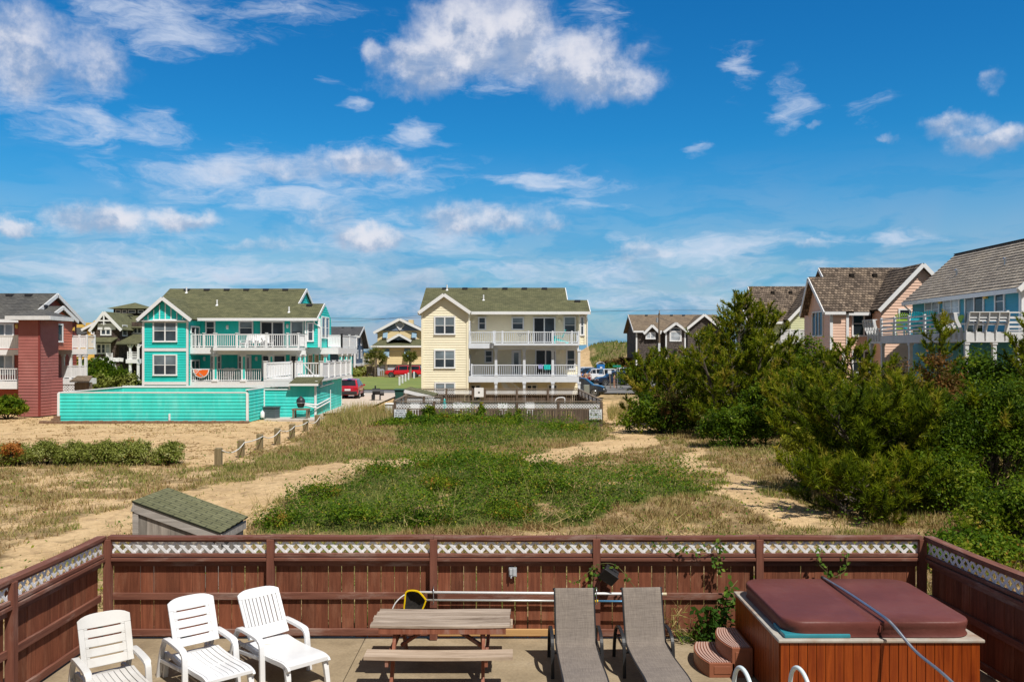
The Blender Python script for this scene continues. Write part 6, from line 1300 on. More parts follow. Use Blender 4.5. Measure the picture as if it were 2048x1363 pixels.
# ---------------------------------------------------------------- peach and sage houses: one design, two colours
def shake_house(root, siding, dy, dx=0, windows=True):
    """front at y = 61..62 (+dy): left bay, long shake roof, gabled wing at the right"""
    Y = 62+dy; Yr = Y+4
    def PX(px, Yq): return X(px, Yq-dy)+dx
    def PZ(py, Yq): return Z(py, Yq-dy)
    xL = 23.4+dx; xR = 31+dx; ze, zr = PZ(616, Y), PZ(535, Yr)
    mb = MB(); wall(mb, (xL, Y), (xR, Y), 0, ze, board=.2); wall(mb, (xL, Y+8), (xL, Y), 0, ze, (4, zr-.2), board=.2)
    bx0 = 22.15+dx; by0, by1 = Y-1.1, Y+3.4; bz = PZ(622, by0); byr = Y+1.9; bzr = PZ(554, byr)
    wall(mb, (bx0, by1), (bx0, by0), PZ(702, Y), bz, (by1-byr, bzr-.2), board=.2); wall(mb, (bx0, by0), (xL, by0), PZ(702, Y), bz, board=.2); wall(mb, (xL, by0), (xL, Y), PZ(702, Y), bz, board=.2); wall(mb, (xL, by1), (bx0, by1), PZ(702, Y), bz, board=.2)
    mb.box(bx0+.03, xL, by0+.03, by1-.03, PZ(702, Y)-.03, PZ(702, Y)+.02)
    wy = Y-1.5; wxp = PX(1842, wy); wx0, wx1 = wxp-2.75, wxp+2.75; wze, wzp = PZ(613, wy)+.1, PZ(527, wy); wall(mb, (wx0, wy), (wx1, wy), 0, wze, (2.75, wzp-.25), board=.2); wall(mb, (wx0, Y), (wx0, wy), 0, wze, board=.2)
    mb.build('wall', MT[siding], root)
    k = (zr-ze)/4
    mb = MB(); B_, Lp = .30, .035
    roof(mb, [(xL-.25, Y-.4, ze-.3), (xR, Y-.4, ze-.3), (xR, Yr, zr), (xL-.25, Yr, zr)], B_, Lp); roof(mb, [(xR, Yr+4.4, ze-.3), (xL-.25, Yr+4.4, ze-.3), (xL-.25, Yr, zr), (xR, Yr, zr)], B_, Lp)
    roof(mb, [(bx0-.5, by0-.3, bz-.05), (xL+.3, by0-.3, bz-.05), (xL+.3, byr, bzr), (bx0-.5, byr, bzr)], B_, Lp); roof(mb, [(xL+.3, by1+.3, bz-.05), (bx0-.5, by1+.3, bz-.05), (bx0-.5, byr, bzr), (xL+.3, byr, bzr)], B_, Lp)
    sl = (wzp-wze)/2.75; o_ = .3
    roof(mb, [(wx0-o_, Y+5, wze-o_*sl), (wx0-o_, wy-.35, wze-o_*sl), (wxp, wy-.35, wzp), (wxp, Y+5, wzp)], B_, Lp); roof(mb, [(wx1+o_, wy-.35, wze-o_*sl), (wx1+o_, Y+5, wze-o_*sl), (wxp, Y+5, wzp), (wxp, wy-.35, wzp)], B_, Lp)
    r_ = mb.build('roof', MT['shake_dark'], root)
    for px in (1703, 1749): mb = MB(); x = PX(px, Yr-.9); z = zr-.9*k; mb.box(x-.16, x+.16, Yr-1.1, Yr-.75, z-.1, z+.17); mb.build('roof_vent', MT['cedar_brown'], r_, .02)
    mb = MB(); yy = Y-.43; edge(mb, (xL-.3, yy, ze-.42), (wx0-.3, yy, ze-.42), .22); edge(mb, (bx0-.5, by0-.34, bz-.15), (xL-.3, by0-.34, bz-.15), .2)
    edge(mb, (xL-.3, Y-.4, ze-.4), (xL-.3, Yr, zr-.12), .22); edge(mb, (bx0-.54, by0-.3, bz-.17), (bx0-.54, byr, bzr-.12), .24); edge(mb, (bx0-.54, byr, bzr-.12), (bx0-.54, by1+.3, bz-.17), .24)
    edge(mb, (wx0-o_, wy-.4, wze-o_*sl-.1), (wxp, wy-.4, wzp-.1), .26); edge(mb, (wxp, wy-.403, wzp-.1), (wx1+o_, wy-.403, wze-o_*sl-.1), .26); mb.build('bargeboard', MT['white'], root)
    mb = MB()
    for x, y in ((bx0, by0), (xL, Y)): mb.box(x-.04, x+.16, y-.07, y-.03, 0 if x > bx0+.1 else PZ(700, Y), ze-.3)
    mb.box(xL-.16, xL+.02, by0-.075, by0-.032, PZ(700, Y), bz-.1); mb.build('corner_board', MT['white'], root)
    fwin(root, Y, 1703, 1752, 620, 672, n=2, pane=('glass_dark', 'glass_dark')) if windows else None
    if windows: fwin(root, wy, 1796, 1821, 617, 642, n=1, pane='glass_dark'); fwin(root, Y, 1703, 1752, 700, 745, n=2, pane='glass_dark')
    window(root, (bx0, by1-1.0, PZ(672, Y+1)), Vector((0, -1, 0)), Vector((-1, 0, 0)), 2.2, PZ(622, Y+1)-PZ(672, Y+1), n=3, sash=False, fr=.09, pane='glass_dark')
PH = thing('peach_house', 'peach pink clapboard house with brown shake roof and a gabled wing, behind the pines', 'house', (27, 66, 0)); shake_house(PH, 'pink', 0)
GR = thing('sage_house', 'pale sage green clapboard house with brown shake roof, left of the peach house', 'house', (27, 85, 0)); shake_house(GR, 'sage', 19.2, -.15, windows=False)
deck(GR, 24.0, 27.2, 78.0, 80, 5.2, .3, 'white_worn'); railing(GR, (24.0, 78.05, 5.2), (27.2, 78.05, 5.2), .95, (0, .25, .5, .75, 1), trim='white_worn', style='solid', cap=False)
# ---------------------------------------------------------------- ocean blue house with the big deck
BH = thing('blue_house', 'ocean blue house with silvery shake roof and a wide white deck, at the far right', 'house', (29, 50, 0))
def blue_house():
    xf, xr = 26.1, 29.1; y0, y1 = 44.8, 57; ze, zr = 7.9, 10.6
    mb = MB(); wall(mb, (xf, y1), (xf, y0), 0, ze, board=.2); wall(mb, (xf, y0), (32.1, y0), 0, ze, (3, zr-.2), board=.2); wall(mb, (32.1, y1), (xf, y1), 0, ze, (3, zr-.2), board=.2); mb.build('wall', MT['ocean'], BH)
    k = (zr-ze)/3; mb = MB(); roof(mb, [(xf-.45, y1+.4, ze-.45*k), (xf-.45, y0-.5, ze-.45*k), (xr, y0-.5, zr), (xr, y1+.4, zr)], .28, .04); roof(mb, [(32.5, y0-.5, ze-.3), (32.5, y1+.4, ze-.3), (xr, y1+.4, zr), (xr, y0-.5, zr)], .28, .04); mb.bar((xr, y1+.4, zr+.02), (xr, y0-.5, zr+.02), .25, .06); r_ = mb.build('roof', MT['shake_grey'], BH)
    for x, y in ((27.2, 53.5), (27.4, 48.6)): mb = MB(); z = ze+(x-xf)*k; mb.tube([(x, y, z-.1), (x, y, z+.32)], .06, 8); mb.tube([(x, y, z+.32), (x-.1, y, z+.36)], .06, 8); mb.build('vent_pipe', MT['steel'], r_)
    mb = MB(); zz = ze-.45*k-.13; edge(mb, (xf-.5, y1+.4, zz), (xf-.5, y0-.5, zz), .24, .1); mb.box(xf-.07, xf-.03, y0-.03, y0+.16, 0, ze-.35); mb.box(xf-.05, xf+.14, y0-.07, y0-.03, 0, ze-.35); edge(mb, (xf-.45, y0-.55, zz), (xr, y0-.55, zr-.12), .26); mb.build('trim', MT['white'], BH); downpipe(BH, [(xf-.5, y1+.2, zz-.1), (xf-.1, y1+.1, zz-.5), (xf-.1, y1+.1, 5.3)])
    E, N = Vector((0, -1, 0)), Vector((-1, 0, 0)); yq = lambda px: xf*F/(px-CX)
    for a, b_, z0, z1, n, nm, pn in ((1851, 1881, 6.2, 7.5, 2, 'window', 'curtain'), (1888, 1921, 6.2, 7.53, 2, 'window', 'curtain'), (1931, 1970, 5.25, 7.62, 2, 'sliding_door', ('blind', 'glass_dark')), (1991, 2011.5, 6.35, 7.55, 1, 'window', 'glass')): window(BH, (xf, yq(a), z0), E, N, yq(a)-yq(b_), z1-z0, n=n, sash=nm == 'window', pane=pn, name=nm)
    for p in (1884, 1975): mb = MB(); y = yq(p); mb.box(xf-.2, xf-.03, y-.15, y+.15, 7.15, 7.3); mb.build('wall_lamp', MT['gold'], BH, .03)
    z = 5.23; xd = 22.9; yd = 44.2
    deck(BH, xd, xf-.04, yd, 56.2, z, .48, 'white_worn'); deck(BH, xf-.036, 30, yd, y0-.08, z-.004, .48, 'white_worn', 'front_deck'); deck(BH, xd+.0, xf-.04, yd-.002, yd+.3, z+.001, .02, 'white_worn')
    railing(BH, (xd+.06, 54.4, z), (xd+.06, 46.8, z), 1.0, (0, .25, .5, .75, 1), 'white_worn', 'slat', cap=False)
    # flared bench backs
    def bench(p, q, out, n, nm='bench_back'):
        p, q, out = Vector(p), Vector(q), Vector(out); u = (q-p).normalized(); L_ = (q-p).length; mb = MB()
        for i in range(n+1): c = p+u*(L_*i/n); mb.sweep([c-UP*.35+out*.02, c+UP*.12+out*.05, c+UP*.62+out*.30, c+UP*.98+out*.36], .05, .17, u)
        for v, o2, h in ((.62, .26, .15), (.775, .30, .15), (.93, .335, .15), (.42, .17, .12)): mb.bar(p+UP*v+out*o2, q+UP*v+out*o2, .03, h, (out*(-.35)+UP))
        mb.bar(p+UP*1.0+out*.30, q+UP*1.0+out*.30, .30, .045); mb.build(nm, MT['white_worn'], BH)
        mb = MB(); mb.bar(p+UP*.45-out*.22, q+UP*.45-out*.22, .42, .05); mb.build('bench_seat', MT['white_worn'], BH)
    bench((xd, 56.1, z), (xd, 54.5, z), (-1, 0, 0), 4); bench((xd, 46.7, z), (xd, 44.5, z), (-1, 0, 0), 4); bench((xd, yd, z), (24.9, yd, z), (0, -1, 0), 4)
    railing(BH, (25.0, yd-.05, z), (29.5, yd-.05, z), 1.0, (0, .35, 1), 'white_worn', 'slat', cap=False)
    mb = MB(); mb.box(xd-.03, 30, yd-.05, yd-.004, z-.5, z+.02); mb.build('fascia', MT['white_worn'], BH)
    for x, y in ((xd+.1, yd+.1), (xd+.1, 50.5), (xd+.1, 54.3), (xd+.1, 56), (24.4, yd+.1), (25.6, yd+.1)): column(BH, x, y, 0, z-.48, .18, 'white_worn')
    mb = MB(); mb.box(24.6, xf-.05, 47.2, 57, .5, .55); mb.build('lower_platform', MT['white_worn'], BH); slider(BH, 47.5, 1965, 1990, 690, 740) if False else None
    window(BH, (xf, 56, .4), E, N, 1.8, 2.0, n=2, sash=False, name='sliding_door', pane='glass_dark'); window(BH, (xf, 52.3, .4), E, N, 1.8, 2.0, n=2, sash=False, name='sliding_door', pane='glass_dark'); window(BH, (xf, 49.5, 2.6), E, N, 1.2, 1.4, pane='glass_dark')
blue_house()
# ---------------------------------------------------------------- adirondack chairs
def adirondack(mat):
    rt = thing('adirondack_chair', 'x', 'chair', (0, 0, 0)); mb = MB(); n = 7
    for i in range(n):
        u = (i-(n-1)/2)*.078; h = .80-.9*u*u*1.6; a = R(22); k = 1+.35*0
        b0 = Vector((u*.85, .0, .36)); t0 = Vector((u*1.25, h*math.sin(a), .30+h*math.cos(a))); mb.bar(b0, t0, .070, .02, (0, 1, 0)); mb.prism([(math.cos(R(q))*.036, math.sin(R(q))*.036) for q in range(0, 181, 30)], t0+Vector((0, -.01, -.002)), (1, 0, 0), (0, .3, .95), (0, 1, -.3), .02)
    mb.bar((-.27, .18, .72), (.27, .18, .72), .03, .06); mb.build('backrest', mat, rt, local=True)
    mb = MB()
    for i in range(6): y = -.02-.09*i; mb.box(-.26, .26, y-.08, y, .36-.0*i+.012*i-.06+.0, .38+.012*i-.06)
    mb.build('seat', mat, rt, local=True)
    for s in (-1, 1):
        mb = MB(); mb.box(s*.34-.07, s*.34+.07, -.62, .22, .54, .562); mb.build('armrest', mat, rt, local=True)
        mb = MB(); mb.box(s*.30-.02, s*.30+.02, -.56, -.46, 0, .54); mb.bar((s*.28, -.52, .34), (s*.28, .5, .04), .03, .12); mb.build('leg', mat, rt, local=True)
    return rt
MT['lime'] = pm('lime green plastic', (.36, .52, .05), .06, 5, .5); MT['cyan'] = pm('turquoise plastic', (.015, .38, .45), .06, 5, .5); MT['aqua'] = pm('aqua plastic', (.02, .55, .52), .06, 5, .5)
zd = 5.24
def place_chair(src, label, x, y, z, rz): 
    if src.location.length == 0: o = src; o.location = (x, y, z); o.rotation_euler = (0, 0, rz); o['label'] = label
    else: o = copy_tree(src, label, (x, y, z), rz)
    o['group'] = o.get('group', 'adirondack chairs on the blue house deck')
cl, cc = adirondack(MT['lime']), adirondack(MT['cyan']); cl.scale = cc.scale = (1.3, 1.3, 1.36)
place_chair(cl, 'lime green adirondack chair, leftmost on the blue house deck', X(1803, 55.6), 55.6, zd, R(165)); place_chair(cl, 'lime green adirondack chair between the two turquoise chairs on the blue house deck', X(1847, 54.4), 54.4, zd, R(170)); place_chair(cc, 'turquoise adirondack chair just right of the leftmost lime chair on the blue house deck', X(1829, 54.2), 54.2, zd, R(175)); place_chair(cc, 'turquoise adirondack chair behind the slats right of the second lime chair', X(1858, 53.0), 53.0, zd, R(160))
place_chair(cl, 'lime green chair back showing under the left double windows of the blue house', 25.2, 52.0, zd, R(-90)); place_chair(cl, 'lime green chair back showing under the middle double windows of the blue house', 25.2, 50.2, zd, R(-90))
for o in list(COL.objects):
    if o.get('label', '').startswith('lime green chair back'): o.scale = (1, 1, 1.05); o.location.x = 25.5
ca = adirondack(MT['aqua']); ca['label'] = 'aqua adirondack chair on the upper balcony of the cream house'; ca.location = (X(1124, 68.5), 68.8, Z(686, 67.9)+.01); ca.rotation_euler = (0, 0, R(-100)); ca['group'] = 'chairs on balconies'
MT['plastic_far'] = MT['white']
cw = adirondack(MT['white']); cw['label'] = 'white chair left of its twin behind the lower railing of the turquoise house'; cw.location = (X(453, 69.4), 69.4, Z(763, 68.3)+.01); cw.rotation_euler = (0, 0, R(8)); cw['group'] = 'white chairs on the turquoise house'
copy_tree(cw, 'white chair right of its twin behind the lower railing of the turquoise house', (X(461, 69.4), 69.4, Z(763, 68.3)+.01), R(-6))
for i, px in enumerate((497, 510, 522, 535)): copy_tree(cw, ('leftmost', 'second', 'third', 'rightmost')[i]+' white chair behind the upper balcony railing of the turquoise house', (X(px, 69.2), 69.0, Z(694.5, 68.2)+.01), R(-30+22*i))
tb = thing('side_table', 'slim dark table frame on the upper balcony of the cream house', 'table', (X(1049, 68.6), 68.7, Z(686, 67.9)+.01)); zq = Z(686, 67.9)+.01
for p in (1040, 1059):
    mb = MB(); x = X(p, 68.7); mb.bar((x, 68.7, zq), (x, 68.7, zq+.72), .05, .05); mb.bar((x-.18, 68.7, zq+.70), (x, 68.7, zq+.5), .03, .03); mb.bar((x+.18, 68.7, zq+.70), (x, 68.7, zq+.5), .03, .03); mb.build('leg', MT['black'], tb)
mb = MB(); mb.box(X(1034, 68.7), X(1066, 68.7), 68.4, 69.0, zq+.72, zq+.75); mb.build('tabletop', MT['black'], tb)
# towels
def hung(name, label, cat, x0, x1, y, z, h, mat, group=None):
    rt = thing(name, label, cat, ((x0+x1)/2, y, z-h), group); mb = MB(); n = 8
    pts = [(x0+(x1-x0)*k/n, y-.06+.025*math.sin(k*1.9), zz+.02*math.sin(k*2.3)) for zz in (z+.04, z-h*.5, z-h) for k in range(n+1)]
    mb.add(pts+[(p[0], p[1]-.015, p[2]) for p in pts], [(r*(n+1)+k, r*(n+1)+k+1, (r+1)*(n+1)+k+1, (r+1)*(n+1)+k) for r in range(2) for k in range(n)]+[(27+r*9+k, 27+(r+1)*9+k, 27+(r+1)*9+k+1, 27+r*9+k+1) for r in range(2) for k in range(n)])
    mb.build('cloth', mat, rt, smooth=True)
yt = 67.9+.02; zt = Z(752, 67.9)+.86
hung('towel', 'lavender blue towel hung over the lower railing of the cream house', 'towel', X(1077, yt), X(1086, yt), yt, zt, .28, pm('lavender cloth', (.32, .35, .62), .1, 8, .9), 'towels on the cream house railing'); hung('towel', 'aqua towel hung over the lower railing of the cream house', 'towel', X(1088, yt), X(1101, yt), yt, zt, .34, MT['aqua'], 'towels on the cream house railing')
def orange_towel():
    y = 68.2+.10; c = P(402.6, 739, y); r_ = 16.5*y/F; rt = thing('beach_towel', 'orange half-moon beach towel with white scalloped rim on the turquoise house railing', 'towel', (c.x, y, c.z-r_))
    U, N = Vector((1, 0, 0)), Vector((0, -1, 0)); arc = [(math.cos(R(a)), math.sin(R(a))) for a in range(180, 361, 6)]
    mb = MB(); k = 0; out = []
    for i, (a, b_) in enumerate(arc): s = r_*(1.0 if i % 2 else .955); out.append((a*s, b_*s))
    mb.prism(out, (c.x, y-.03, c.z), U, UP, N, .012); mb.build('rim', MT['white'], rt)
    mb = MB(); mb.prism([(a*r_*.86, b_*r_*.86) for a, b_ in arc], (c.x, y-.046, c.z), U, UP, N, .012); mb.build('cloth', pm('bright orange cloth', (.85, .14, .01), .06, 6, .85), rt)
    mb = MB(); bl = lambda u, v: Vector((c.x+u*r_, y-.062, c.z+v*r_))
    for a, b_ in (((-.85, -.25), (-.62, -.5)), ((-.62, -.5), (-.25, -.08)), ((-.8, -.1), (-.6, -.2)), ((-.6, -.2), (-.45, -.03)), ((-.5, -.02), (.05, -.02))): mb.bar(bl(*a), bl(*b_), .02, .04)
    for i in range(7): u = -.22+.075*i; v = -.36-.06*i; mb.bar(bl(u, v), bl(u+.04, v-.11-.04*(i % 3)), .012, .05); mb.bar(bl(u, v-.05), bl(u+.07, v-.09), .012, .04)
    mb.build('script', MT['white'], rt)
orange_towel()
# ================================================================ MIDDLE DISTANCE
MT['grey_fence'] = wood('silver-brown weathered boards', (.06, .042, .03), (.19, .14, .105), 2, worn=(.32, .27, .23), wamt=.4, board='uv')
MT['grey_rail'] = wood('weathered grey-brown rail', (.12, .09, .065), (.27, .215, .165), 0, worn=(.1, .08, .06), wamt=.5)
GF = thing('weathered_pool_fence', 'weathered grey-brown board fence with white lattice top around the cream house pool', 'fence', (0, 58, 0))
def weathered(root, p0, p1, npan, inner=False, z0=-.12, zt=1.38, first=True, last=True, nolat=False):
    a, b = V3(p0), V3(p1); U, N = face(p0, p1); L_ = (b-a).length; Lp = L_/npan; rr = random.Random(int(L_*100)); s = 1 if not inner else -1
    for i in range(npan+1):
        if (i == 0 and not first) or (i == npan and not last): continue
        mb = MB(); mb.bar(a+U*(i*Lp)+UP*z0-N*.0, a+U*(i*Lp)+UP*(zt+.0), .14, .14, U); mb.build('post', MT['grey_fence'], root)
    for i in range(npan):
        q0, q1 = a+U*(i*Lp+.07), a+U*((i+1)*Lp-.07); mb = MB(); mb.bar(a+U*(i*Lp+.002)+UP*(zt+.03), a+U*((i+1)*Lp-.002)+UP*(zt+.03), .16, .05); mb.build('cap_rail', MT['grey_rail'], root)
        if nolat: mb = MB(); mb.bar(q0+UP*(zt-.13), q1+UP*(zt-.13), .04, .30); mb.build('lattice', MT['lattice'], root)
        else: mb = MB(); lattice(mb, q0+UP*(zt-.36)-N*.005, U, N, Lp-.14, .34, .155, .046); mb.build('lattice', MT['lattice'], root)
        mb = MB(); mb.bar(q0+UP*(zt-.40), q1+UP*(zt-.40), .10, .07); mb.build('rail', MT['grey_rail'], root)
        mb = MB(); u = 0; w = .148; zb = zt-.45
        while u < Lp-.02: 
            mb.buv = (rr.random(), rr.random()); c = q0+U*(u-.06); d = rr.uniform(-.012, .012); g = rr.choice((.006, .01, .02)); mb.bar(c+U*(w-g)/2+UP*(z0+rr.uniform(0, .06))+N*(.07*s+d), c+U*(w-g)/2+UP*(zb+rr.uniform(-.01, .03))+N*(.07*s+d), w-g, .022, N); u += w
        mb.build('board_panel', MT['grey_fence'], root)
        mb = MB(); mb.bar(q0+UP*.35-N*.0, q1+UP*.35-N*.0, .05, .09); mb.build('rail', MT['grey_rail'], root)
gx = [X(p, 50) for p in (790, 868, 963, 1034, 1117, 1203)]
for i in range(5): weathered(GF, (gx[i], 50), (gx[i+1], 50), 1, first=(i == 0))
yb = 63.5; bx = [X(p, yb) for p in (812, 893, 946, 970, 1034, 1096, 1158)]
for i in (0, 1, 3, 4, 5): weathered(GF, (bx[i], yb), (bx[i+1], yb), 1, True, zt=1.52, first=(i in (0, 3)))
weathered(GF, (gx[5], 50), (bx[6]+.03, yb), 6, zt=1.45, first=False, last=False, nolat=True)
weathered(GF, (bx[0], yb), (X(812, 56), 56), 2, zt=1.45, first=False, last=True); weathered(GF, (X(812, 56), 56), (gx[0], 50), 2, zt=1.42, first=False, last=False)
weathered(GF, (X(812, 55), 55), (X(884, 55), 55), 2, zt=1.40, first=True, last=True)
mb = MB(); mb.box(bx[2]+.1, bx[3]-.1, yb-.06, yb, .95, 1.62); mb.build('gate_board', MT['white'], GF); mb = MB(); mb.tube([((bx[2]+bx[3])/2, yb-.065, 1.28), ((bx[2]+bx[3])/2, yb-.07, 1.28)], .07, 10); mb.build('latch', MT['black'], GF)
# white pool furniture glimpsed through the lattice
tag(MB().tube(smooth_path([P(1110, 804, 54), P(1113, 797, 54), P(1121, 794.5, 54), P(1129, 796, 54), P(1129, 806, 54)], 4), .035, 8).build('pool_handrail', MT['white']), 'white curved pool handrail showing over the weathered pool fence', 'handrail')
for i, (px, Yq) in enumerate(((828, 53), (915, 53.5), (932, 53), (1005, 52.5), (1060, 53.5))):
    rt = thing('pool_chair', ('leftmost', 'second', 'third', 'fourth', 'rightmost')[i]+' white chair behind the lattice of the weathered pool fence', 'chair', (X(px, Yq), Yq, 0), 'white chairs inside the weathered pool fence'); c = Vector((X(px, Yq), Yq, 0))
    mb = MB(); mb.box(c.x-.3, c.x+.3, c.y-.3, c.y+.3, .40, .44); mb.build('seat', MT['white'], rt); mb = MB(); mb.bar(c+Vector((0, .3, .42)), c+Vector((0, .5, 1.12)), .56, .04, (0, 1, 0)); mb.build('backrest', MT['white'], rt); mb = MB()
    for sx in (-.27, .27):
        for sy in (-.26, .26): mb.bar(c+Vector((sx, sy, 0)), c+Vector((sx, sy, .42)), .05, .05)
    mb.build('leg', MT['white'], rt)
um = thing('furled_umbrella', 'furled aqua pool umbrella behind the left part of the weathered pool fence', 'umbrella', P(889, 806, 52)); mb = MB(); mb.lathe([(.02, 1.45), (.05, 1.4), (.11, 1.1), (.13, .8), (.05, .62)], 10, (X(889, 52), 52, 0)); mb.build('canopy', MT['aqua'], um); mb = MB(); mb.tube([(X(889, 52), 52, 0), (X(889, 52), 52, 1.5)], .025); mb.build('pole', MT['white'], um)
ps = thing('pool_pump_house', 'low white pump house with a sloped green shingle roof behind the weathered pool fence', 'shed', (X(838, 58), 58.5, 0))
def pump_house():
    y0, y1 = 58, 61; a, b_ = X(812, y0), X(866, y0); za, zb = Z(777, y0), Z(791, y0); mb = MB(); mb.prism([(a+.1, 0), (b_-.1, 0), (b_-.1, zb-.12), (a+.1, za-.12)], (0, y0, 0), (1, 0, 0), UP, (0, 1, 0), y1-y0); mb.build('wall', MT['white_worn'], ps)
    mb = MB(); roof(mb, [(b_+.1, y0-.25, zb), (b_+.1, y1+.2, zb), (a-.1, y1+.2, za), (a-.1, y0-.25, za)], th=.1); r_ = mb.build('roof', MT['roof_green'], ps); mb = MB(); mb.bar((a-.1, y0-.28, za-.14), (b_+.1, y0-.28, zb-.14), .05, .22); mb.build('fascia', MT['white'], r_)
pump_house()
# signs
MT['sign'] = pm('white sign panel', (.72, .76, .80), .04, 6, .5); MT['ink'] = pm('dark blue lettering', (.02, .03, .07), .1, 9, .6); MT['inkred'] = pm('faded red lettering', (.35, .10, .08), .1, 9, .6); MT['inkteal'] = pm('teal lettering', (.03, .22, .25), .1, 9, .6)
def priv(px, label):
    y = 49.86; x = X(px, y); zt_ = Z(818, y); w = 25*y/F; h = 20.5*y/F; rt = thing('warning_sign', label, 'sign', (x, y, zt_-h)); mb = MB(); mb.box(x-w/2, x+w/2, y-.02, y, zt_-h, zt_); mb.build('panel', MT['sign'], rt)
    for t, s, dz, mt in (('PRIVATE', .135, .125, 'ink'), ('PROPERTY', .135, .265, 'ink'), ('NO TRESPASSING', .082, .365, 'ink'), ('VIOLATORS WILL', .082, .462, 'inkteal'), ('BE PROSECUTED', .082, .558, 'inkred')): text_mesh('lettering', t, s, (x, y-.022, zt_-dz), MT[mt], rt)
priv(801, 'white PRIVATE PROPERTY sign at the left end of the weathered pool fence'); priv(1191, 'white PRIVATE PROPERTY sign at the right end of the weathered pool fence')
# bollards and rope
MT['bollard'] = wood('greenish weathered bollard timber', (.15, .115, .06), (.30, .235, .13), 2, worn=(.10, .08, .05), wamt=.5); MT['rope'] = pm('white rope', (.70, .69, .64), .08, 30, .8)
bl = []
for i, (px, pt, pb) in enumerate(((437, 895, 928), (482, 879.5, 910.5), (519.5, 867.5, 897), (554.5, 855.5, 886), (584, 847.5, 875), (611, 838.5, 866), (634.5, 829, 856))):
    Yq = F*(H-.0)/(pb-CY); x = X(px, Yq); z1 = Z(pt, Yq); g = float(gh(x, Yq)); w = .125
    mb = MB(); mb.box(x-w, x+w, Yq-w, Yq+w, min(g, 0)-.25, z1); o = mb.build('bollard', MT['bollard'], None, .025); bl.append(Vector((x, Yq, z1-.10)))
    tag(o, ('nearest wooden bollard, beside the end of the hedge', 'second bollard from the hedge along the sand lot', 'third bollard from the hedge along the sand lot', 'fourth bollard from the hedge along the sand lot', 'fifth bollard from the hedge along the sand lot', 'second farthest bollard, near the grill pad', 'farthest bollard in the row, against the tall beach grass')[i], 'bollard', 'wooden bollards joined by white rope')
rt = thing('rope_line', 'white rope sagging from bollard to bollard along the sand lot', 'rope', bl[0])
for a, b_ in zip(bl, bl[1:]):
    mb = MB(); mb.tube([a.lerp(b_, t)+Vector((.14, 0, -.22*4*t*(1-t)*(.6+.4*math.sin(a.y)))) for t in [k/10 for k in range(11)]], .020, 6); mb.build('rope', MT['rope'], rt, smooth=True)
# block edging below the turquoise fence
rt = thing('block_edging', 'low brown block edging along the foot of the turquoise fence', 'edging', (X(300, 52.6), 52.6, 0)); mb = MB(); x = X(80, 52.6); k = 0
while x < X(490, 52.6): mb.box(x, x+.27, 52.45, 52.85, -.1, .075+.02*((k*7) % 3 == 0)); x += .285; k += 1
mb.build('block', pm('brown edging block', (.20, .12, .075), .25, 6, .9), rt, .02); mb = MB(); [mb.box(X(105, 53)+.1*i, X(105, 53)+.5, 52.8+.1*i, 53.2, .08+.14*i, .22+.14*i) for i in range(3)]; mb.build('stacked_block', pm('brown stacked block', (.22, .13, .08), .25, 6, .9), rt, .02)
# concrete pad, storage box, grill
tag(MB().prism([(X(530, 54.6), 54.4), (X(628, 54), 53.9), (X(650, 56.2), 56.25), (X(535, 56), 56.25)], (0, 0, -.3), (1, 0, 0), (0, 1, 0), (0, 0, 1), .345).build('concrete_pad', MT['concrete']), kind='structure')
MT['greyplastic'] = pm('dark grey resin', (.085, .10, .115), .1, 3, .55); MT['lid'] = pm('darker grey lid', (.05, .06, .068), .1, 3, .5)
rt = thing('storage_box', 'grey resin deck storage box against the turquoise outbuilding', 'storage box', (X(541, 55.4), 55.5, .05)); M_ = Matrix.Translation((X(541.5, 55.3), 55.45, .06)) @ Matrix.Rotation(R(-18), 4, 'Z'); mb = MB(M_); mb.box(-.44, .44, -.28, .28, 0, .60); [mb.box(-.45, .45, -.29, .29, z, z+.012) for z in (.15, .3, .45)]; mb.build('body', MT['greyplastic'], rt, .01); mb = MB(M_); mb.box(-.48, .48, -.32, .32, .605, .70); mb.build('lid', MT['lid'], rt, .02)
rt = thing('gas_bottle', 'small white gas bottle left of the grey storage box', 'gas bottle', (X(526, 55.2), 55.2, .05)); mb = MB(); mb.lathe([(0, 0), (.13, .02), (.14, .08), (.14, .32), (.10, .40), (.05, .42), (.05, .47), (0, .48)], 14, (X(525, 55.3), 55.3, .05)); mb.build('bottle', MT['white'], rt, smooth=True)
rt = thing('kamado_grill', 'black egg-shaped ceramic grill standing on a wooden table', 'grill', (X(601, 55.2), 55.2, .05)); c = (X(601.5, 55.2), 55.2, .72)
mb = MB(); mb.lathe([(0, 0), (.17, .0), (.22, .1), (.265, .30)], 18, c); mb.build('base', MT['black'], rt, smooth=True); mb = MB(); mb.lathe([(.275, .30), (.28, .40), (.25, .52), (.17, .62), (.07, .66), (.07, .70), (.0, .71)], 18, c); mb.build('lid', pm('dark ceramic lid', (.028, .028, .032), .3, 20, .4), rt, smooth=True); mb = MB(); mb.lathe([(.285, .28), (.292, .3), (.285, .33)], 18, c); mb.bar((c[0]-.3, c[1], c[2]+.32), (c[0]-.42, c[1], c[2]+.30), .03, .03); mb.build('band', MT['steel'], rt)
rt = thing('grill_table', 'brown wooden table under the black egg-shaped grill', 'table', (X(601, 55.2), 55.2, .05)); c = Vector((X(602, 55.2), 55.25, .05)); mb = MB(); mb.box(c.x-.52, c.x+.52, c.y-.35, c.y+.35, .57, .66); mb.build('tabletop', MT['piling'], rt)
for sx in (-.43, .43):
    for sy in (-.28, .28): mb = MB(); mb.box(c.x+sx-.05, c.x+sx+.05, c.y+sy-.05, c.y+sy+.05, .05, .57); mb.build('leg', MT['piling'], rt)
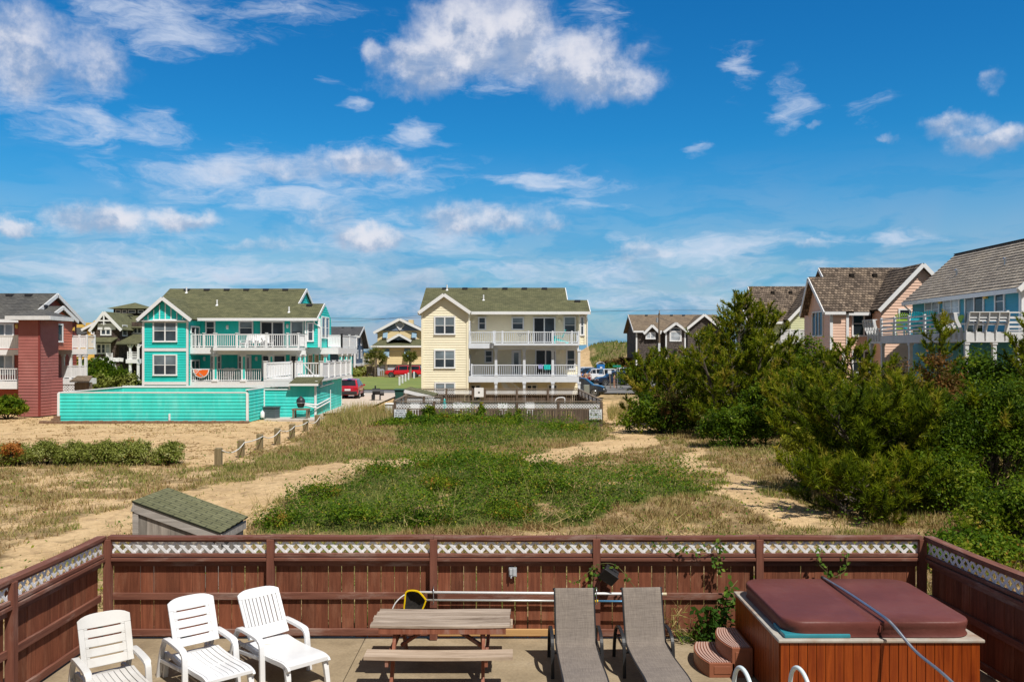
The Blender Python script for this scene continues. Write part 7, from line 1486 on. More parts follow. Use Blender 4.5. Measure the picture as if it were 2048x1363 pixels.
rt = thing('barrel_smoker', 'black barrel smoker grill standing on the sandy drive edge', 'smoker', (X(754, 74), 74, 0)); c = Vector((X(753, 74), 74, .1)); mb = MB(); mb.tube([c+Vector((-.35, 0, .75)), c+Vector((.3, .1, .75))], .27, 14); mb.build('barrel', MT['black'], rt); mb = MB(); mb.tube([c+Vector((.32, .05, .6)), c+Vector((.62, .1, .6))], .2, 12); mb.build('firebox', MT['black'], rt); mb = MB()
for sx in (-.3, .3): mb.bar(c+Vector((sx, -.2, 0)), c+Vector((sx, -.1, .6)), .06, .06); mb.bar(c+Vector((sx, .2, 0)), c+Vector((sx, .1, .6)), .06, .06)
mb.box(c.x-.38, c.x-.1, c.y-.3, c.y-.1, c.z+0, c.z+.5); mb.build('leg', MT['black'], rt); mb = MB(); mb.tube([c+Vector((-.1, 0, 1.0)), c+Vector((-.1, 0, 1.25))], .06, 8); mb.build('lid_handle', MT['black'], rt)
rt = thing('utility_box', 'low white utility box beside the left end of the weathered fence', 'utility box', (X(781, 60), 60, 0)); mb = MB(); mb.box(X(771, 60), X(791, 60), 59.8, 60.5, -.1, .62); mb.build('body', MT['white_worn'], rt, .04); mb = MB(); mb.box(X(770, 60), X(792, 60), 59.75, 60.55, .62, .70); mb.build('lid', MT['white'], rt, .03)
# trash rack at the fence corner
rt = thing('trash_bin', 'dark green wheeled bin raised on a timber rack behind the PRIVATE PROPERTY sign', 'bin', (X(803, 56), 56, .5)); MT['bin_green'] = pm('dark green bin plastic', (.02, .075, .06), .12, 5, .5); mb = MB(); x0, x1 = X(790, 56.5), X(807, 56.5); mb.prism([(x0+.08, .85), (x1-.08, .85), (x1, 1.72), (x0, 1.72)], (0, 56.3, 0), (1, 0, 0), UP, (0, 1, 0), .55); mb.build('body', MT['bin_green'], rt, .02); mb = MB(); mb.box(x0-.04, x1+.04, 56.25, 56.9, 1.725, 1.83); mb.build('lid', MT['bin_green'], rt, .03); mb = MB()
rt2 = thing('trash_rack', 'timber rack holding the dark green bin at the fence corner', 'rack', (X(803, 56), 56, 0)); mb = MB(); mb.box(x0-.1, x1+.15, 56.2, 56.95, .78, .845)
for x in (x0-.08, x1+.1): mb.box(x-.06, x+.06, 56.2, 56.32, -.1, 1.5 if x > x0 else .78); mb.box(x-.06, x+.06, 56.83, 56.95, -.1, .78)
mb.build('frame', MT['grey_rail'], rt2)
# ---------------------------------------------------------------- cars
MT['rubber'] = pm('black tyre rubber', (.02, .02, .02), .2, 6, .85); MT['rim'] = pm('alloy wheel', (.35, .36, .38), .1, 9, .35, metal=.8); MT['taillight'] = pm('red tail lamp', (.45, .01, .012), .1, 5, .25); MT['headlight'] = pm('clear head lamp', (.65, .68, .7), .1, 9, .12); MT['plate'] = pm('licence plate', (.7, .7, .7), .05, 9, .5); MT['autoglass'] = glassmat('tinted car glass', (.014, .02, .028)); MT['trimblack'] = pm('black bumper plastic', (.025, .025, .027), .15, 8, .6)
def paint(name, c): return pm(name, c, .03, 2, .25, coat=.8, spec=.5)
SUVS = [(-2.28, .42, .78, None, .86), (-2.24, .34, 1.0, None, .95), (-2.12, .30, 1.06, 1.10, .985), (-1.72, .28, 1.06, 1.62, 1), (-1.15, .27, 1.05, 1.70, 1), (.10, .27, 1.02, 1.70, 1), (.45, .27, 1.02, 1.63, 1), (1.12, .27, 1.03, 1.09, .99), (1.25, .27, 1.03, None, .98), (1.9, .28, .96, None, .96), (2.2, .32, .82, None, .90), (2.3, .42, .62, None, .80)]
TRUCK = [(-2.85, .5, 1.0, None, .95), (-2.82, .45, 1.12, 1.15, .97), (-2.55, .42, 1.14, 1.80, .98), (-.95, .40, 1.14, 1.82, .99), (-.88, .40, 1.14, 1.72, .99), (-.7, .40, 1.14, 1.86, .99), (.75, .38, 1.10, 1.84, 1), (1.05, .38, 1.10, 1.74, 1), (1.6, .38, 1.12, 1.18, .99), (1.75, .38, 1.12, None, .99), (2.6, .4, 1.08, None, .97), (2.85, .45, .95, None, .92), (2.92, .5, .7, None, .86)]
PICK = [(-2.85, .5, 1.0, None, .95), (-2.82, .45, 1.10, None, .97), (-1.0, .40, 1.10, None, .99), (-.95, .40, 1.14, 1.2, .99), (-.80, .40, 1.14, 1.82, .99), (.75, .38, 1.10, 1.84, 1), (1.05, .38, 1.10, 1.74, 1), (1.6, .38, 1.12, 1.18, .99), (1.75, .38, 1.12, None, .99), (2.6, .4, 1.08, None, .97), (2.85, .45, .95, None, .92), (2.92, .5, .7, None, .86)]
def car(name, label, cat, loc, rz, st, mat, hw=.93, wheel=.35, axles=(-1.42, 1.38), group=None):
    rt = thing(name, label, cat, (0, 0, 0), group); rows = []
    for x, zb, zt_, zr, k in st:
        w = hw*k; zr2 = zr if zr else zt_+.02; wr = w*.97 if not zr else w*(1-.24*min(1, (zr-zt_)/.6))
        rows.append([(x, -w*.86, zb), (x, -w, zb+.16), (x, -w, (zb+zt_)/2+.05), (x, -w*.97, zt_), (x, -wr*.985 if zr else -w*.9, zr2-.03 if zr else zt_+.015), (x, -wr*.86, zr2), (x, 0, zr2+.025), (x, wr*.86, zr2), (x, wr*.985 if zr else w*.9, zr2-.03 if zr else zt_+.015), (x, w*.97, zt_), (x, w, (zb+zt_)/2+.05), (x, w, zb+.16), (x, w*.86, zb)])
    mb = MB(); n = 13; pts = [p for r in rows for p in r]; mb.add(pts, [(i*n+k, i*n+(k+1) % n, (i+1)*n+(k+1) % n, (i+1)*n+k) for i in range(len(rows)-1) for k in range(n)]+[tuple(range(n))[::-1], tuple(range((len(rows)-1)*n, len(rows)*n))]); bo = mb.build('body', mat, rt, smooth=True, local=True)
    try: bo.data.set_sharp_from_angle(angle=R(32))
    except Exception: pass
    # glass: strips between belt and roof, a little proud of the sheet metal
    gi = [i for i, s in enumerate(st) if s[3]]; full = [i for i in gi if st[i][3]-st[i][2] > .45]
    for sgn, (a, b_) in ((-1, (3, 4)), (1, (9, 8))):
        for i in range(len(gi)-1):
            i0, i1 = gi[i], gi[i+1]; q = [Vector(rows[i0][a]), Vector(rows[i1][a]), Vector(rows[i1][b_]), Vector(rows[i0][b_])]
            if (q[3]-q[0]).length < .1 and (q[2]-q[1]).length < .1: continue
            c = (q[0]+q[1]+q[2]+q[3])/4; q = [c+(p-c)*.90+Vector((0, sgn*.012, .01)) for p in q]; mb = MB(); mb.add(q, [(0, 1, 2, 3)]); mb.build('side_window', MT['autoglass'], rt, local=True)
    for nm, i0, i1 in (('rear_window', gi[0], full[0]), ('windshield', full[-1], gi[-1])):
        q = [Vector(rows[i0][5]), Vector(rows[i0][7]), Vector(rows[i1][7]), Vector(rows[i1][5])]; c = sum(q, Vector())/4; nrm = (q[1]-q[0]).cross(q[2]-q[1]).normalized(); nrm = -nrm if nrm.z < 0 else nrm; mb = MB(); mb.add([c+(p-c)*.92+nrm*.03 for p in q], [(0, 1, 2, 3)]); mb.build(nm, MT['autoglass'], rt, local=True)
    for ax in axles:
        for s in (-1, 1):
            mb = MB(); mb.tube([(ax, s*hw*.55, wheel), (ax, s*(hw+.004), wheel)], wheel+.075, 22); mb.build('wheel_arch', MT['trimblack'], rt, local=True)
            w = thing('wheel', None, None); w.parent = rt; w.name = 'wheel'
            mb = MB(); mb.tube([(ax, s*(hw-.22), wheel), (ax, s*(hw+.005), wheel), (ax, s*(hw+.02), wheel)], [wheel, wheel, wheel*.93], 22); mb.build('tyre', MT['rubber'], w, local=True)
            mb = MB(); y = s*(hw+.022); mb.tube([(ax, y-.01*s, wheel), (ax, y, wheel)], wheel*.2, 10)
            for k in range(6): a = k*math.pi/3; mb.bar((ax, y, wheel), (ax+wheel*.66*math.cos(a), y, wheel+wheel*.66*math.sin(a)), .05, .02, (0, 1, 0))
            ring = [(ax+wheel*.66*math.cos(t*math.pi/8), y, wheel+wheel*.66*math.sin(t*math.pi/8)) for t in range(17)]; mb.tube(ring, .02, 5, caps=False); mb.build('rim', MT['rim'], w, local=True)
    xr, xf = st[0][0], st[-1][0]
    for s in (-1, 1):
        mb = MB(); mb.box(xr-.015, xr+.20, min(s*hw*.55, s*hw*.985), max(s*hw*.55, s*hw*.985), st[0][2]+.02, st[1][2]-.03); mb.build('tail_light', MT['taillight'], rt, .03, local=True)
        mb = MB(); mb.box(xf-.28, xf-.02, min(s*hw*.52, s*hw*.86), max(s*hw*.52, s*hw*.86), st[-1][2]+.0, st[-1][2]+.13); mb.build('headlight', MT['headlight'], rt, .03, local=True)
        mb = MB(); i = gi[-1]; mb.box(st[i][0]-.25, st[i][0]-.08, min(s*hw*.98, s*(hw+.18)), max(s*hw*.98, s*(hw+.18)), st[i][2]-.02, st[i][2]+.13); mb.build('mirror', mat, rt, .03, local=True)
    mb = MB(); mb.box(xr-.04, xr+.14, -hw*.88, hw*.88, st[0][1]-.06, st[0][1]+.22); mb.build('rear_bumper', MT['trimblack'], rt, .03, local=True); mb = MB(); mb.box(xf-.14, xf+.03, -hw*.80, hw*.80, st[-1][1]-.06, st[-1][1]+.16); mb.build('front_bumper', MT['trimblack'], rt, .03, local=True)
    mb = MB(); mb.box(xr-.025, xr+.02, -.26, .26, st[0][2]-.08, st[0][2]+.08); mb.build('licence_plate', MT['plate'], rt, local=True)
    rt.location = loc; rt.rotation_euler = (0, 0, rz); return rt
Yc = 76.0
car('parked_suv', 'shiny red compact SUV parked beside the turquoise outbuilding', 'suv', (X(702, 78.2), 78.4, .12), R(92), SUVS, paint('metallic red paint', (.42, .012, .03)))
car('pickup_truck', 'bright red pickup truck with matching cap parked before the yellow house', 'pickup', (X(808, 138), 138, .12), R(180), TRUCK, paint('bright red paint', (.62, .012, .02)), hw=.98, wheel=.4, axles=(-1.75, 1.9))
WP = paint('white car paint', (.78, .78, .78)); NP_ = paint('navy car paint', (.018, .03, .06)); DP = paint('dark blue-black car paint', (.014, .022, .036))
car('parked_suv', 'dark blue-black SUV nose-out beside the right end of the cream house', 'suv', (X(1164, 80), 81.3, .1), R(-14), SUVS, DP)
car('pickup_truck', 'white pickup truck with its tailgate to the left, in the crowded parking lot', 'pickup', (X(1216, 113), 113.2, .12), R(12), PICK, WP, hw=.98, wheel=.4, axles=(-1.75, 1.9))
car('parked_suv', 'navy blue SUV parked nearest the sign posts in the parking lot', 'suv', (X(1229, 106), 106.2, .12), R(190), SUVS, NP_)
car('parked_suv', 'white SUV just behind the white pickup in the parking lot', 'suv', (X(1206, 120), 120.5, .12), R(10), SUVS, WP)
car('parked_suv', 'black SUV with a long roof between two white cars in the parking lot', 'suv', (X(1190, 126), 126.3, .12), R(8), SUVS, DP)
car('parked_suv', 'white SUV farthest back in the parking lot, below the dune', 'suv', (X(1180, 133), 133.0, .12), R(10), SUVS, WP)
car('pickup_truck', 'white pickup half hidden by the pine at the right of the parking lot', 'pickup', (X(1252, 120), 121.5, .12), R(175), PICK, WP, hw=.98, wheel=.4, axles=(-1.75, 1.9))
car('parked_suv', 'pale grey SUV parked under the slate blue house', 'suv', (X(688, 160), 160.4, .1), R(100), SUVS, paint('pale grey car paint', (.45, .45, .45)))
# portable toilet
rt = thing('portable_toilet', 'blue portable toilet with a white roof beyond the parking lot', 'portable toilet', (X(1201, 140), 140, .1)); c = Vector((X(1201, 140), 140, .1)); MT['ptblue'] = pm('bright blue plastic', (.02, .17, .48), .08, 3, .5)
mb = MB(); mb.box(c.x-.6, c.x+.6, c.y-.6, c.y+.6, .1, 2.15); mb.build('cabin', MT['ptblue'], rt); mb = MB(); mb.sweep([(c.x-.66, c.y, 2.16), (c.x-.4, c.y, 2.42), (c.x, c.y, 2.5), (c.x+.4, c.y, 2.42), (c.x+.66, c.y, 2.16)], 1.3, .05, (0, 1, 0)); mb.build('roof', MT['white'], rt); mb = MB(); mb.box(c.x-.4, c.x+.4, c.y-.66, c.y-.605, .15, 2.0); d_ = mb.build('door', MT['ptblue'], rt); mb = MB(); mb.box(c.x-.15, c.x+.2, c.y-.69, c.y-.665, 1.5, 1.75); mb.build('notice', MT['white'], d_)
# electrical cabinet by the fence
rt = thing('meter_cabinet', 'grey-green metal cabinet behind the right rear corner of the weathered pool fence', 'cabinet', (X(1174, 66), 66, 0)); mb = MB(); mb.box(X(1167.5, 66), X(1178.5, 66), 65.8, 66.3, 0, 1.72); mb.build('body', pm('grey-green cabinet paint', (.24, .25, .21), .08, 4, .5), rt, .02); mb = MB(); mb.box(X(1160, 66), X(1167, 66), 65.85, 66.2, .9, 1.4); mb.build('meter_box', MT['greyplastic'], rt)
# road signs by the lot
MT['galv'] = pm('galvanised post', (.42, .43, .44), .1, 5, .5, metal=.5); MT['street'] = pm('green street sign', (.01, .25, .18), .06, 5, .5)
rt = thing('street_sign', 'thin post with green street name blades at the parking lot entrance', 'street sign', (X(1234.5, 99), 99, 0)); x = X(1234.5, 99); mb = MB(); mb.tube([(x, 99, 0), (x, 99, 2.75)], .04, 8); mb.build('post', MT['galv'], rt)
for a, b_, z in ((1225.5, 1241.5, 2.45), ): mb = MB(); mb.box(X(a, 99), X(b_, 99), 98.93, 98.96, z, z+.22); bl_ = mb.build('name_blade', MT['street'], rt)
rt = thing('sign_post', 'timber post with a small pale sign left of the green street sign', 'sign post', (X(1220, 97), 97, 0)); x = X(1219, 97); mb = MB(); mb.bar((x+.12, 97, 0), (x, 97, 2.0), .12, .12); mb.build('post', MT['grey_rail'], rt); mb = MB(); mb.box(x-.2, x+.2, 96.9, 96.93, 1.75, 2.15); mb.build('sign_panel', MT['sign'], rt)
rt = thing('guide_post', 'bare timber post beside the standing bather at the lot edge', 'post', (X(1233, 96), 96, 0)); x = X(1233.5, 96); mb = MB(); mb.bar((x, 96, 0), (x, 96, 1.65), .1, .1); mb.build('post', MT['grey_rail'], rt)
# utility pole and wires
rt = thing('utility_pole', 'weathered wooden utility pole in front of the grey shingled house', 'utility pole', (X(1318, 112), 112, 0)); x = X(1318, 112); zp_ = Z(626, 112); mb = MB(); mb.tube([(x, 112, -.3), (x+.03, 112, zp_)], [.17, .12], 10); mb.build('pole', MT['piling'], rt); mb = MB(); mb.tube([(x+.02, 111.8, zp_), (x+.02, 111.8, zp_+.35)], .07, 8); mb.build('insulator', MT['galv'], rt); mb = MB(); mb.tube([(x-.28, 111.8, zp_-1.2), (x-.28, 111.8, zp_-.6)], .13, 10); mb.bar((x-.28, 111.85, zp_-.8), (x, 111.95, zp_-.8), .05, .05); mb.build('transformer', MT['galv'], rt); mb = MB(); mb.box(x-.14, x+.14, 111.8, 111.86, Z(702, 112), Z(686, 112)); mb.build('notice_board', MT['white_worn'], rt)
MT['wire'] = pm('dark cable', (.05, .05, .06), .1, 3, .6)
def wire(label, pts, r=.022): 
    mb = MB(); mb.tube(smooth_path(pts, 6), r, 5); tag(mb.build('overhead_cable', MT['wire']), label, 'cable')
wire('highest overhead cable running across the sky through the utility pole', [P(560, 634, 112), P(760, 637, 112), P(900, 632, 112), P(1160, 623.5, 112), (x, 111.8, zp_+.35), P(1500, 620, 112), P(1900, 617, 112)])
wire('lower overhead cable crossing behind the cream house gable', [P(560, 643, 118), P(700, 643, 118), P(850, 630, 118), P(1000, 626, 118)], .018)
wire('service cable strung from the utility pole to the grey shingled house', [(x, 112, zp_-.5), P(1345, 645, 128), P(1372, 652, 144)], .018)
wire('low cable passing in front of the yellow house', [P(640, 704, 112), P(760, 703, 112), P(860, 700, 112)], .018)
# lawn posts, trash pen, tank by the palms
for i, px in enumerate((799, 805, 811, 817, 828)):
    Yq = 106+6.5*i; mb = MB(); xq = X(px, Yq); mb.bar((xq, Yq, 0), (xq, Yq, 1.15), .22, .22); o = mb.build('lawn_post', MT['white_worn'], None, .03); tag(o, ('closest to the road', 'second from the road', 'third from the road', 'fourth from the road', 'farthest from the road')[i]+' pale post along the driveway, '+'by the lawn', 'post', 'pale posts along the driveway')
rt = thing('trash_pen', 'brown lattice-sided trash pen beside the larger palm', 'trash pen', (X(740, 143), 143, 0)); x0, x1 = X(733, 143), X(748, 143); mb = MB(); mb.box(x0, x1, 143, 144.2, .55, 1.7); mb.build('crate', MT['piling'], rt); mb = MB(); lattice(mb, (x0, 142.97, .5), Vector((1, 0, 0)), Vector((0, -1, 0)), x1-x0, 1.25, .3, .12); mb.build('lattice', MT['grey_rail'], rt); mb = MB(); [mb.box(q-.08, q+.08, 143, 143.15, 0, .5) for q in (x0+.1, x1-.1)]; mb.build('leg', MT['piling'], rt)
rt = thing('fence_screen', 'short greenish picket screen between palm and red pickup', 'fence', (X(766, 141), 141, 0)); mb = MB(); [mb.box(X(760, 141)+.3*k, X(760, 141)+.3*k+.22, 141, 141.06, 0, 1.05+.1*(k % 2)) for k in range(4)]; mb.build('picket_panel', MT['bollard'], rt)
# palms
MT['frond'] = leafmat('palm fronds', [(0, (.10, .10, .03)), (.5, (.13, .15, .03)), (1, (.22, .22, .06))], .25, .5)
def palm(px, ptop, Yq, label, r):
    c = Vector((X(px, Yq), Yq, 0)); zt_ = Z(ptop, Yq); rt = thing('palm_tree', label, 'palm tree', c); rg = np.random.default_rng(int(px)); mb = MB(); mb.tube([c-UP*.2, c+Vector((.05, 0, zt_*.5)), c+Vector((0, 0, zt_))], [.30, .2, .22], 10); mb.build('trunk', MT['piling'], rt); V = []; T = []
    for k in range(46):
        a = rg.random()*2*math.pi; e = rg.uniform(-.6, 1.3); ln = r*rg.uniform(.75, 1.1); d = np.array([math.cos(a)*math.cos(e), math.sin(a)*math.cos(e), math.sin(e)]); s = c+Vector((0, 0, zt_)); tip = np.array(s)+d*ln*.62
        n = 26; dirs = unit(d+rg.normal(size=(n, 3))*.55+np.array([0, 0, -.25])); V.append(blade_tris(np.repeat(tip[None], n, 0), dirs, ln*.5*(.7+.5*rg.random(n)), np.full(n, .11), rg)); V.append(blade_tris(np.array(s)[None], d[None], np.array([ln*.68]), np.array([.07]), rg)); T += list(np.clip(.25+.4*e/1.3+.3*rg.random(n), 0, 1))+[.2]
    np_mesh('fronds', np.concatenate(V), 3, T, MT['frond'], rt)
palm(751.5, 716, 141, 'larger palm tree with drooping fronds in front of the yellow house', 2.0); palm(820, 715, 134, 'smaller palm tree beside the red pickup', 1.25)
# ---------------------------------------------------------------- people in the lot
SKIN = pm('tanned skin', (.48, .26, .17), .06, 8, .55); HAIR = pm('dark brown hair', (.03, .018, .012), .2, 9, .6)
def person(label, loc, rz, clothes, arm='down', h=1.72, skin=SKIN):
    rt = thing('person', label, 'person', (0, 0, 0)); k = h/1.72
    J = {}; E = []
    def j(n, p, r, par=None):
        J[n] = (Vector(p)*k, r*k); 
        if par: E.append((par, n))
    j('pel', (0, 0, .95), .135); j('wai', (0, .0, 1.10), .115, 'pel'); j('che', (0, .0, 1.32), .14, 'wai'); j('nek', (0, .01, 1.47), .055, 'che'); j('chin', (0, -.015, 1.545), .062, 'nek'); j('hed', (0, -.01, 1.62), .088, 'chin'); j('crown', (0, .005, 1.70), .062, 'hed'); j('nose', (0, -.105, 1.60), .014, 'hed')
    for s in (-1, 1):
        q = 'L' if s < 0 else 'R'; j(q+'hip', (s*.10, 0, .88), .095, 'pel'); j(q+'kne', (s*.11, -.02*s, .48), .058, q+'hip'); j(q+'ank', (s*.115, .02*s, .08), .038, q+'kne'); j(q+'toe', (s*.13, -.14, .03), .028, q+'ank')
        j(q+'sho', (s*.18, 0, 1.40), .058, 'che')
        if arm == 'down': el, wr, pa, fd = (s*.25, .02, 1.12), (s*.26, -.06, .88), (s*.26, -.085, .80), Vector((0, -.015, -.075))
        else: el, wr, pa, fd = (s*.24, .0, 1.13), (s*.13, -.24, 1.14), (s*.085, -.30, 1.17), Vector((-s*.04, -.05, .03))
        j(q+'elb', el, .042, q+'sho'); j(q+'wri', wr, .027, q+'elb'); j(q+'pal', pa, .03, q+'wri')
        for f in range(4): o_ = Vector(pa)+Vector((.0, (f-1.5)*.02, 0)) if arm == 'down' else Vector(pa)+Vector((0, 0, (f-1.5)*.02)); j(q+'f%d' % f, o_+fd*(1, 1.12, 1.05, .85)[f], .0085, q+'pal')
        j(q+'th', Vector(pa)+fd*.35+Vector((0, -.045, 0.01)), .010, q+'pal')
    names = list(J); idx = {n: i for i, n in enumerate(names)}
    def skin_obj(nm, joints, edges, mat, grow, parent):
        me = bpy.data.meshes.new(nm); id2 = {n: i for i, n in enumerate(joints)}; me.from_pydata([tuple(J[n][0]) for n in joints], [(id2[a], id2[b]) for a, b in edges], []); ob = bpy.data.objects.new(nm, me); COL.objects.link(ob)
        ob.modifiers.new('skin', 'SKIN'); ob.modifiers['skin'].use_smooth_shade = True; ob.modifiers.new('sub', 'SUBSURF').levels = 1; ob.modifiers['sub'].render_levels = 1
        for n in joints: v = me.skin_vertices[0].data[id2[n]]; v.radius = (J[n][1]*grow, J[n][1]*grow*(.72 if n in ('pel', 'wai', 'che') else 1)); v.use_root = (n in ('pel', 'che') and n == joints[0])
        m2 = bpy.data.meshes.new_from_object(ob.evaluated_get(bpy.context.evaluated_depsgraph_get())); bpy.data.objects.remove(ob); m2.name = nm; o = bpy.data.objects.new(nm, m2); COL.objects.link(o); m2.materials.clear(); m2.materials.append(mat); o.parent = parent; return o
    b_ = skin_obj('body', names, E, skin, 1, rt)
    for nm, js, mat, g in clothes: skin_obj(nm, js, [(a, c) for a, c in E if a in js and c in js], mat, g, rt)
    mb = MB(); c = J['hed'][0]; mb.lathe([(0, .13), (.06, .12), (.10, .06), (.105, .0), (.09, -.05)], 12, c+Vector((0, .018, .0))); mb.build('hair', HAIR, rt, smooth=True, local=True)
    for s in (-1, 1): mb = MB(); mb.lathe([(0, -.01), (.012, 0), (0, .01)], 6, c+Vector((s*.034, -.088, -.002))); mb.build('eye', MT['black'], rt, local=True)
    mb = MB(); mb.box(c.x-.025, c.x+.025, c.y-.092, c.y-.078, c.z-.058, c.z-.050); mb.build('mouth', MT['taillight'], rt, local=True)
    rt.location = loc; rt.rotation_euler = (0, 0, rz); return rt
SH_ = ['che', 'wai', 'nek', 'Lsho', 'Rsho', 'Lelb', 'Relb']; ST = ['pel', 'Lhip', 'Rhip', 'Lkne', 'Rkne']
person('person in a tan patterned wrap with their back turned among the parked cars', (X(1171, 104), 104, .12), R(170), [('shirt', ['che', 'wai', 'Lsho', 'Rsho'], pm('tan patterned cloth', (.46, .30, .14), .35, 14, .9), 1.2), ('skirt', ST, pm('tan patterned skirt', (.44, .27, .12), .35, 14, .9), 1.25)])
person('person in a red and white shirt standing behind the white pickup', (X(1180, 106), 107, .12), R(150), [('shirt', SH_, pm('white shirt cloth', (.6, .55, .55), .1, 9, .9), 1.18), ('shorts', ST, pm('red shorts cloth', (.35, .03, .04), .1, 9, .9), 1.2)])
person('person in a bright blue shirt beside the cream house corner post', (X(1163.5, 104), 104.5, .12), R(190), [('shirt', SH_, MT['ptblue'], 1.2), ('shorts', ST, MT['black'], 1.2)])
person('dark-haired bather in a black swimsuit looking down, between the sign posts', (X(1228.5, 98.5), 98.5, .12), R(60), [('swimsuit', ['pel', 'wai', 'che', 'Lhip', 'Rhip'], MT['black'], 1.08)], 'up', 1.66)
# ================================================================ TREES AND SHRUBS
MT['bark'] = wood('grey-brown bark', (.045, .035, .028), (.12, .095, .075), 2, fine=6)
MT['deadwood'] = pm('grey dead twigs', (.22, .19, .17), .25, 6, .9)
MT['pine'] = leafmat('pine needles', [(0, (.032, .050, .005)), (.35, (.10, .14, .009)), (.65, (.20, .235, .013)), (.85, (.28, .29, .022)), (1, (.36, .29, .05))], .42, .5)
MT['myrtle'] = leafmat('glossy shrub leaves', [(0, (.028, .056, .006)), (.4, (.078, .138, .010)), (.75, (.17, .23, .016)), (1, (.29, .30, .04))], .4, .42)
MT['hedge'] = leafmat('small silvery shrub leaves', [(0, (.10, .115, .02)), (.5, (.24, .27, .055)), (.85, (.42, .42, .19)), (1, (.45, .19, .05))], .25, .55)
MT['rusty'] = leafmat('reddish shrub leaves', [(0, (.045, .045, .012)), (.45, (.12, .075, .022)), (.8, (.24, .10, .035)), (1, (.13, .15, .03))], .3, .55)
MT['orange_leaf'] = leafmat('dead orange leaves', [(0, (.20, .075, .02)), (.5, (.42, .16, .04)), (1, (.52, .24, .07))], .3, .6)
MT['yellowleaf'] = leafmat('yellow-green leaves', [(0, (.12, .14, .015)), (.5, (.30, .30, .03)), (1, (.48, .44, .07))], .35, .5)
def tufts(tips, dirs, n, ln, wd, tint, rg):
    m = len(tips); b0 = np.repeat(tips, n, 0); dd = np.repeat(dirs, n, 0); d = unit(dd*.75+rg.normal(size=(m*n, 3))*.50+np.array([0, 0, .10]))
    back = rg.random((m*n, 1))*ln*.9; b0 = b0-dd*back
    t = np.repeat(tint, n)+rg.normal(size=m*n)*.10
    return blade_tris(b0, d, ln*(.7+.5*rg.random(m*n)), np.full(m*n, wd), rg), np.clip(t, 0, 1)
def pine(label, base, h, rad, seed, lean=(0, 0), n_br=34, tuft=22, ln=.2, wd=.016, lo=.12, hue=0, stems=1, name='pine_tree'):
    """leader with whorled ascending limbs; needle tufts along the outer shoots"""
    rg = np.random.default_rng(seed); bx, by = base; rad *= 1.12; wd *= 2.5; n_br = int(n_br*1.2); lo *= .5; tuft = int(tuft*.46); ln *= .84; bz = float(gh(bx, by))-.1; rt = thing(name, label, 'pine tree', (bx, by, bz)); mb = MB(); tips = []; dirs = []; tin = []
    for s in range(stems):
        top = np.array([bx+lean[0]+(s-(stems-1)/2)*rad*.7, by+lean[1]+rg.normal()*.3, bz+h*(1-.22*(s > 0)*rg.random()-.0)]); b0 = np.array([bx+(s-(stems-1)/2)*.3, by, bz])
        k = 9; ld = [b0+(top-b0)*(t**1.0)+np.array([math.sin(t*5+seed)*.12*h*.2, math.cos(t*4+seed)*.1*h*.15, 0])*t*(1-t)*2 for t in np.linspace(0, 1, k)]
        mb.tube([tuple(p) for p in ld], list(np.linspace(.05+.020*h, .015, k)), 7)
        nb = n_br//stems
        for i in range(nb):
            t = lo+(1-lo)*(i+rg.random()*.6)/nb; j = min(int(t*(k-1)), k-2); f = t*(k-1)-j; o = ld[j]*(1-f)+ld[j+1]*f
            a = i*2.4+rg.normal()*.5; prof = (1-t)**.75*(.82+.18*min(1, t/.25)); L_ = rad*(prof*rg.uniform(.75, 1.2)+.10); e = .15+.55*t+rg.normal()*.12
            d = np.array([math.cos(a)*math.cos(e), math.sin(a)*math.cos(e), math.sin(e)]); pts = [o+d*L_*q+np.array([0, 0, .22*L_*q*q]) for q in (0, .35, .7, 1)]
            if L_ > .3: mb.tube([tuple(p) for p in pts], list(np.linspace(.014+.012*L_, .006, 4)), 5, caps=False)
            bt = .40+.17*rg.normal()+hue
            m = max(4, int(L_*9.5))
            for q in range(m):
                u = .30+.70*(q+.5)/m; c = o+d*L_*u+np.array([0, 0, .22*L_*u*u]); sd = unit(d*.45+rg.normal(size=3)*.42+np.array([0, 0, .75])); sl = rg.uniform(.18, .46)*(.5+.25*rad)
                kk = max(1, int(sl/.11)); st_ = bt+rg.normal()*.19
                for w in range(kk):
                    cc = c+sd*sl*(w+1)/kk; tips.append(cc); dirs.append(sd); tin.append(st_+.13*(w == kk-1))
            tips.append(pts[-1]); dirs.append(unit(d+np.array([0, 0, .8]))); tin.append(bt+.2)
        for q in range(5): tips.append(top+np.array([0, 0, -.10*q])); dirs.append(np.array([0, 0, 1.])); tin.append(.55+hue)
    mb.build('trunk', MT['bark'], rt)
    V, T = tufts(np.array(tips), np.array(dirs), tuft, ln, wd, np.array(tin), rg); np_mesh('crown', V, 3, T, MT['pine'], rt); return rt
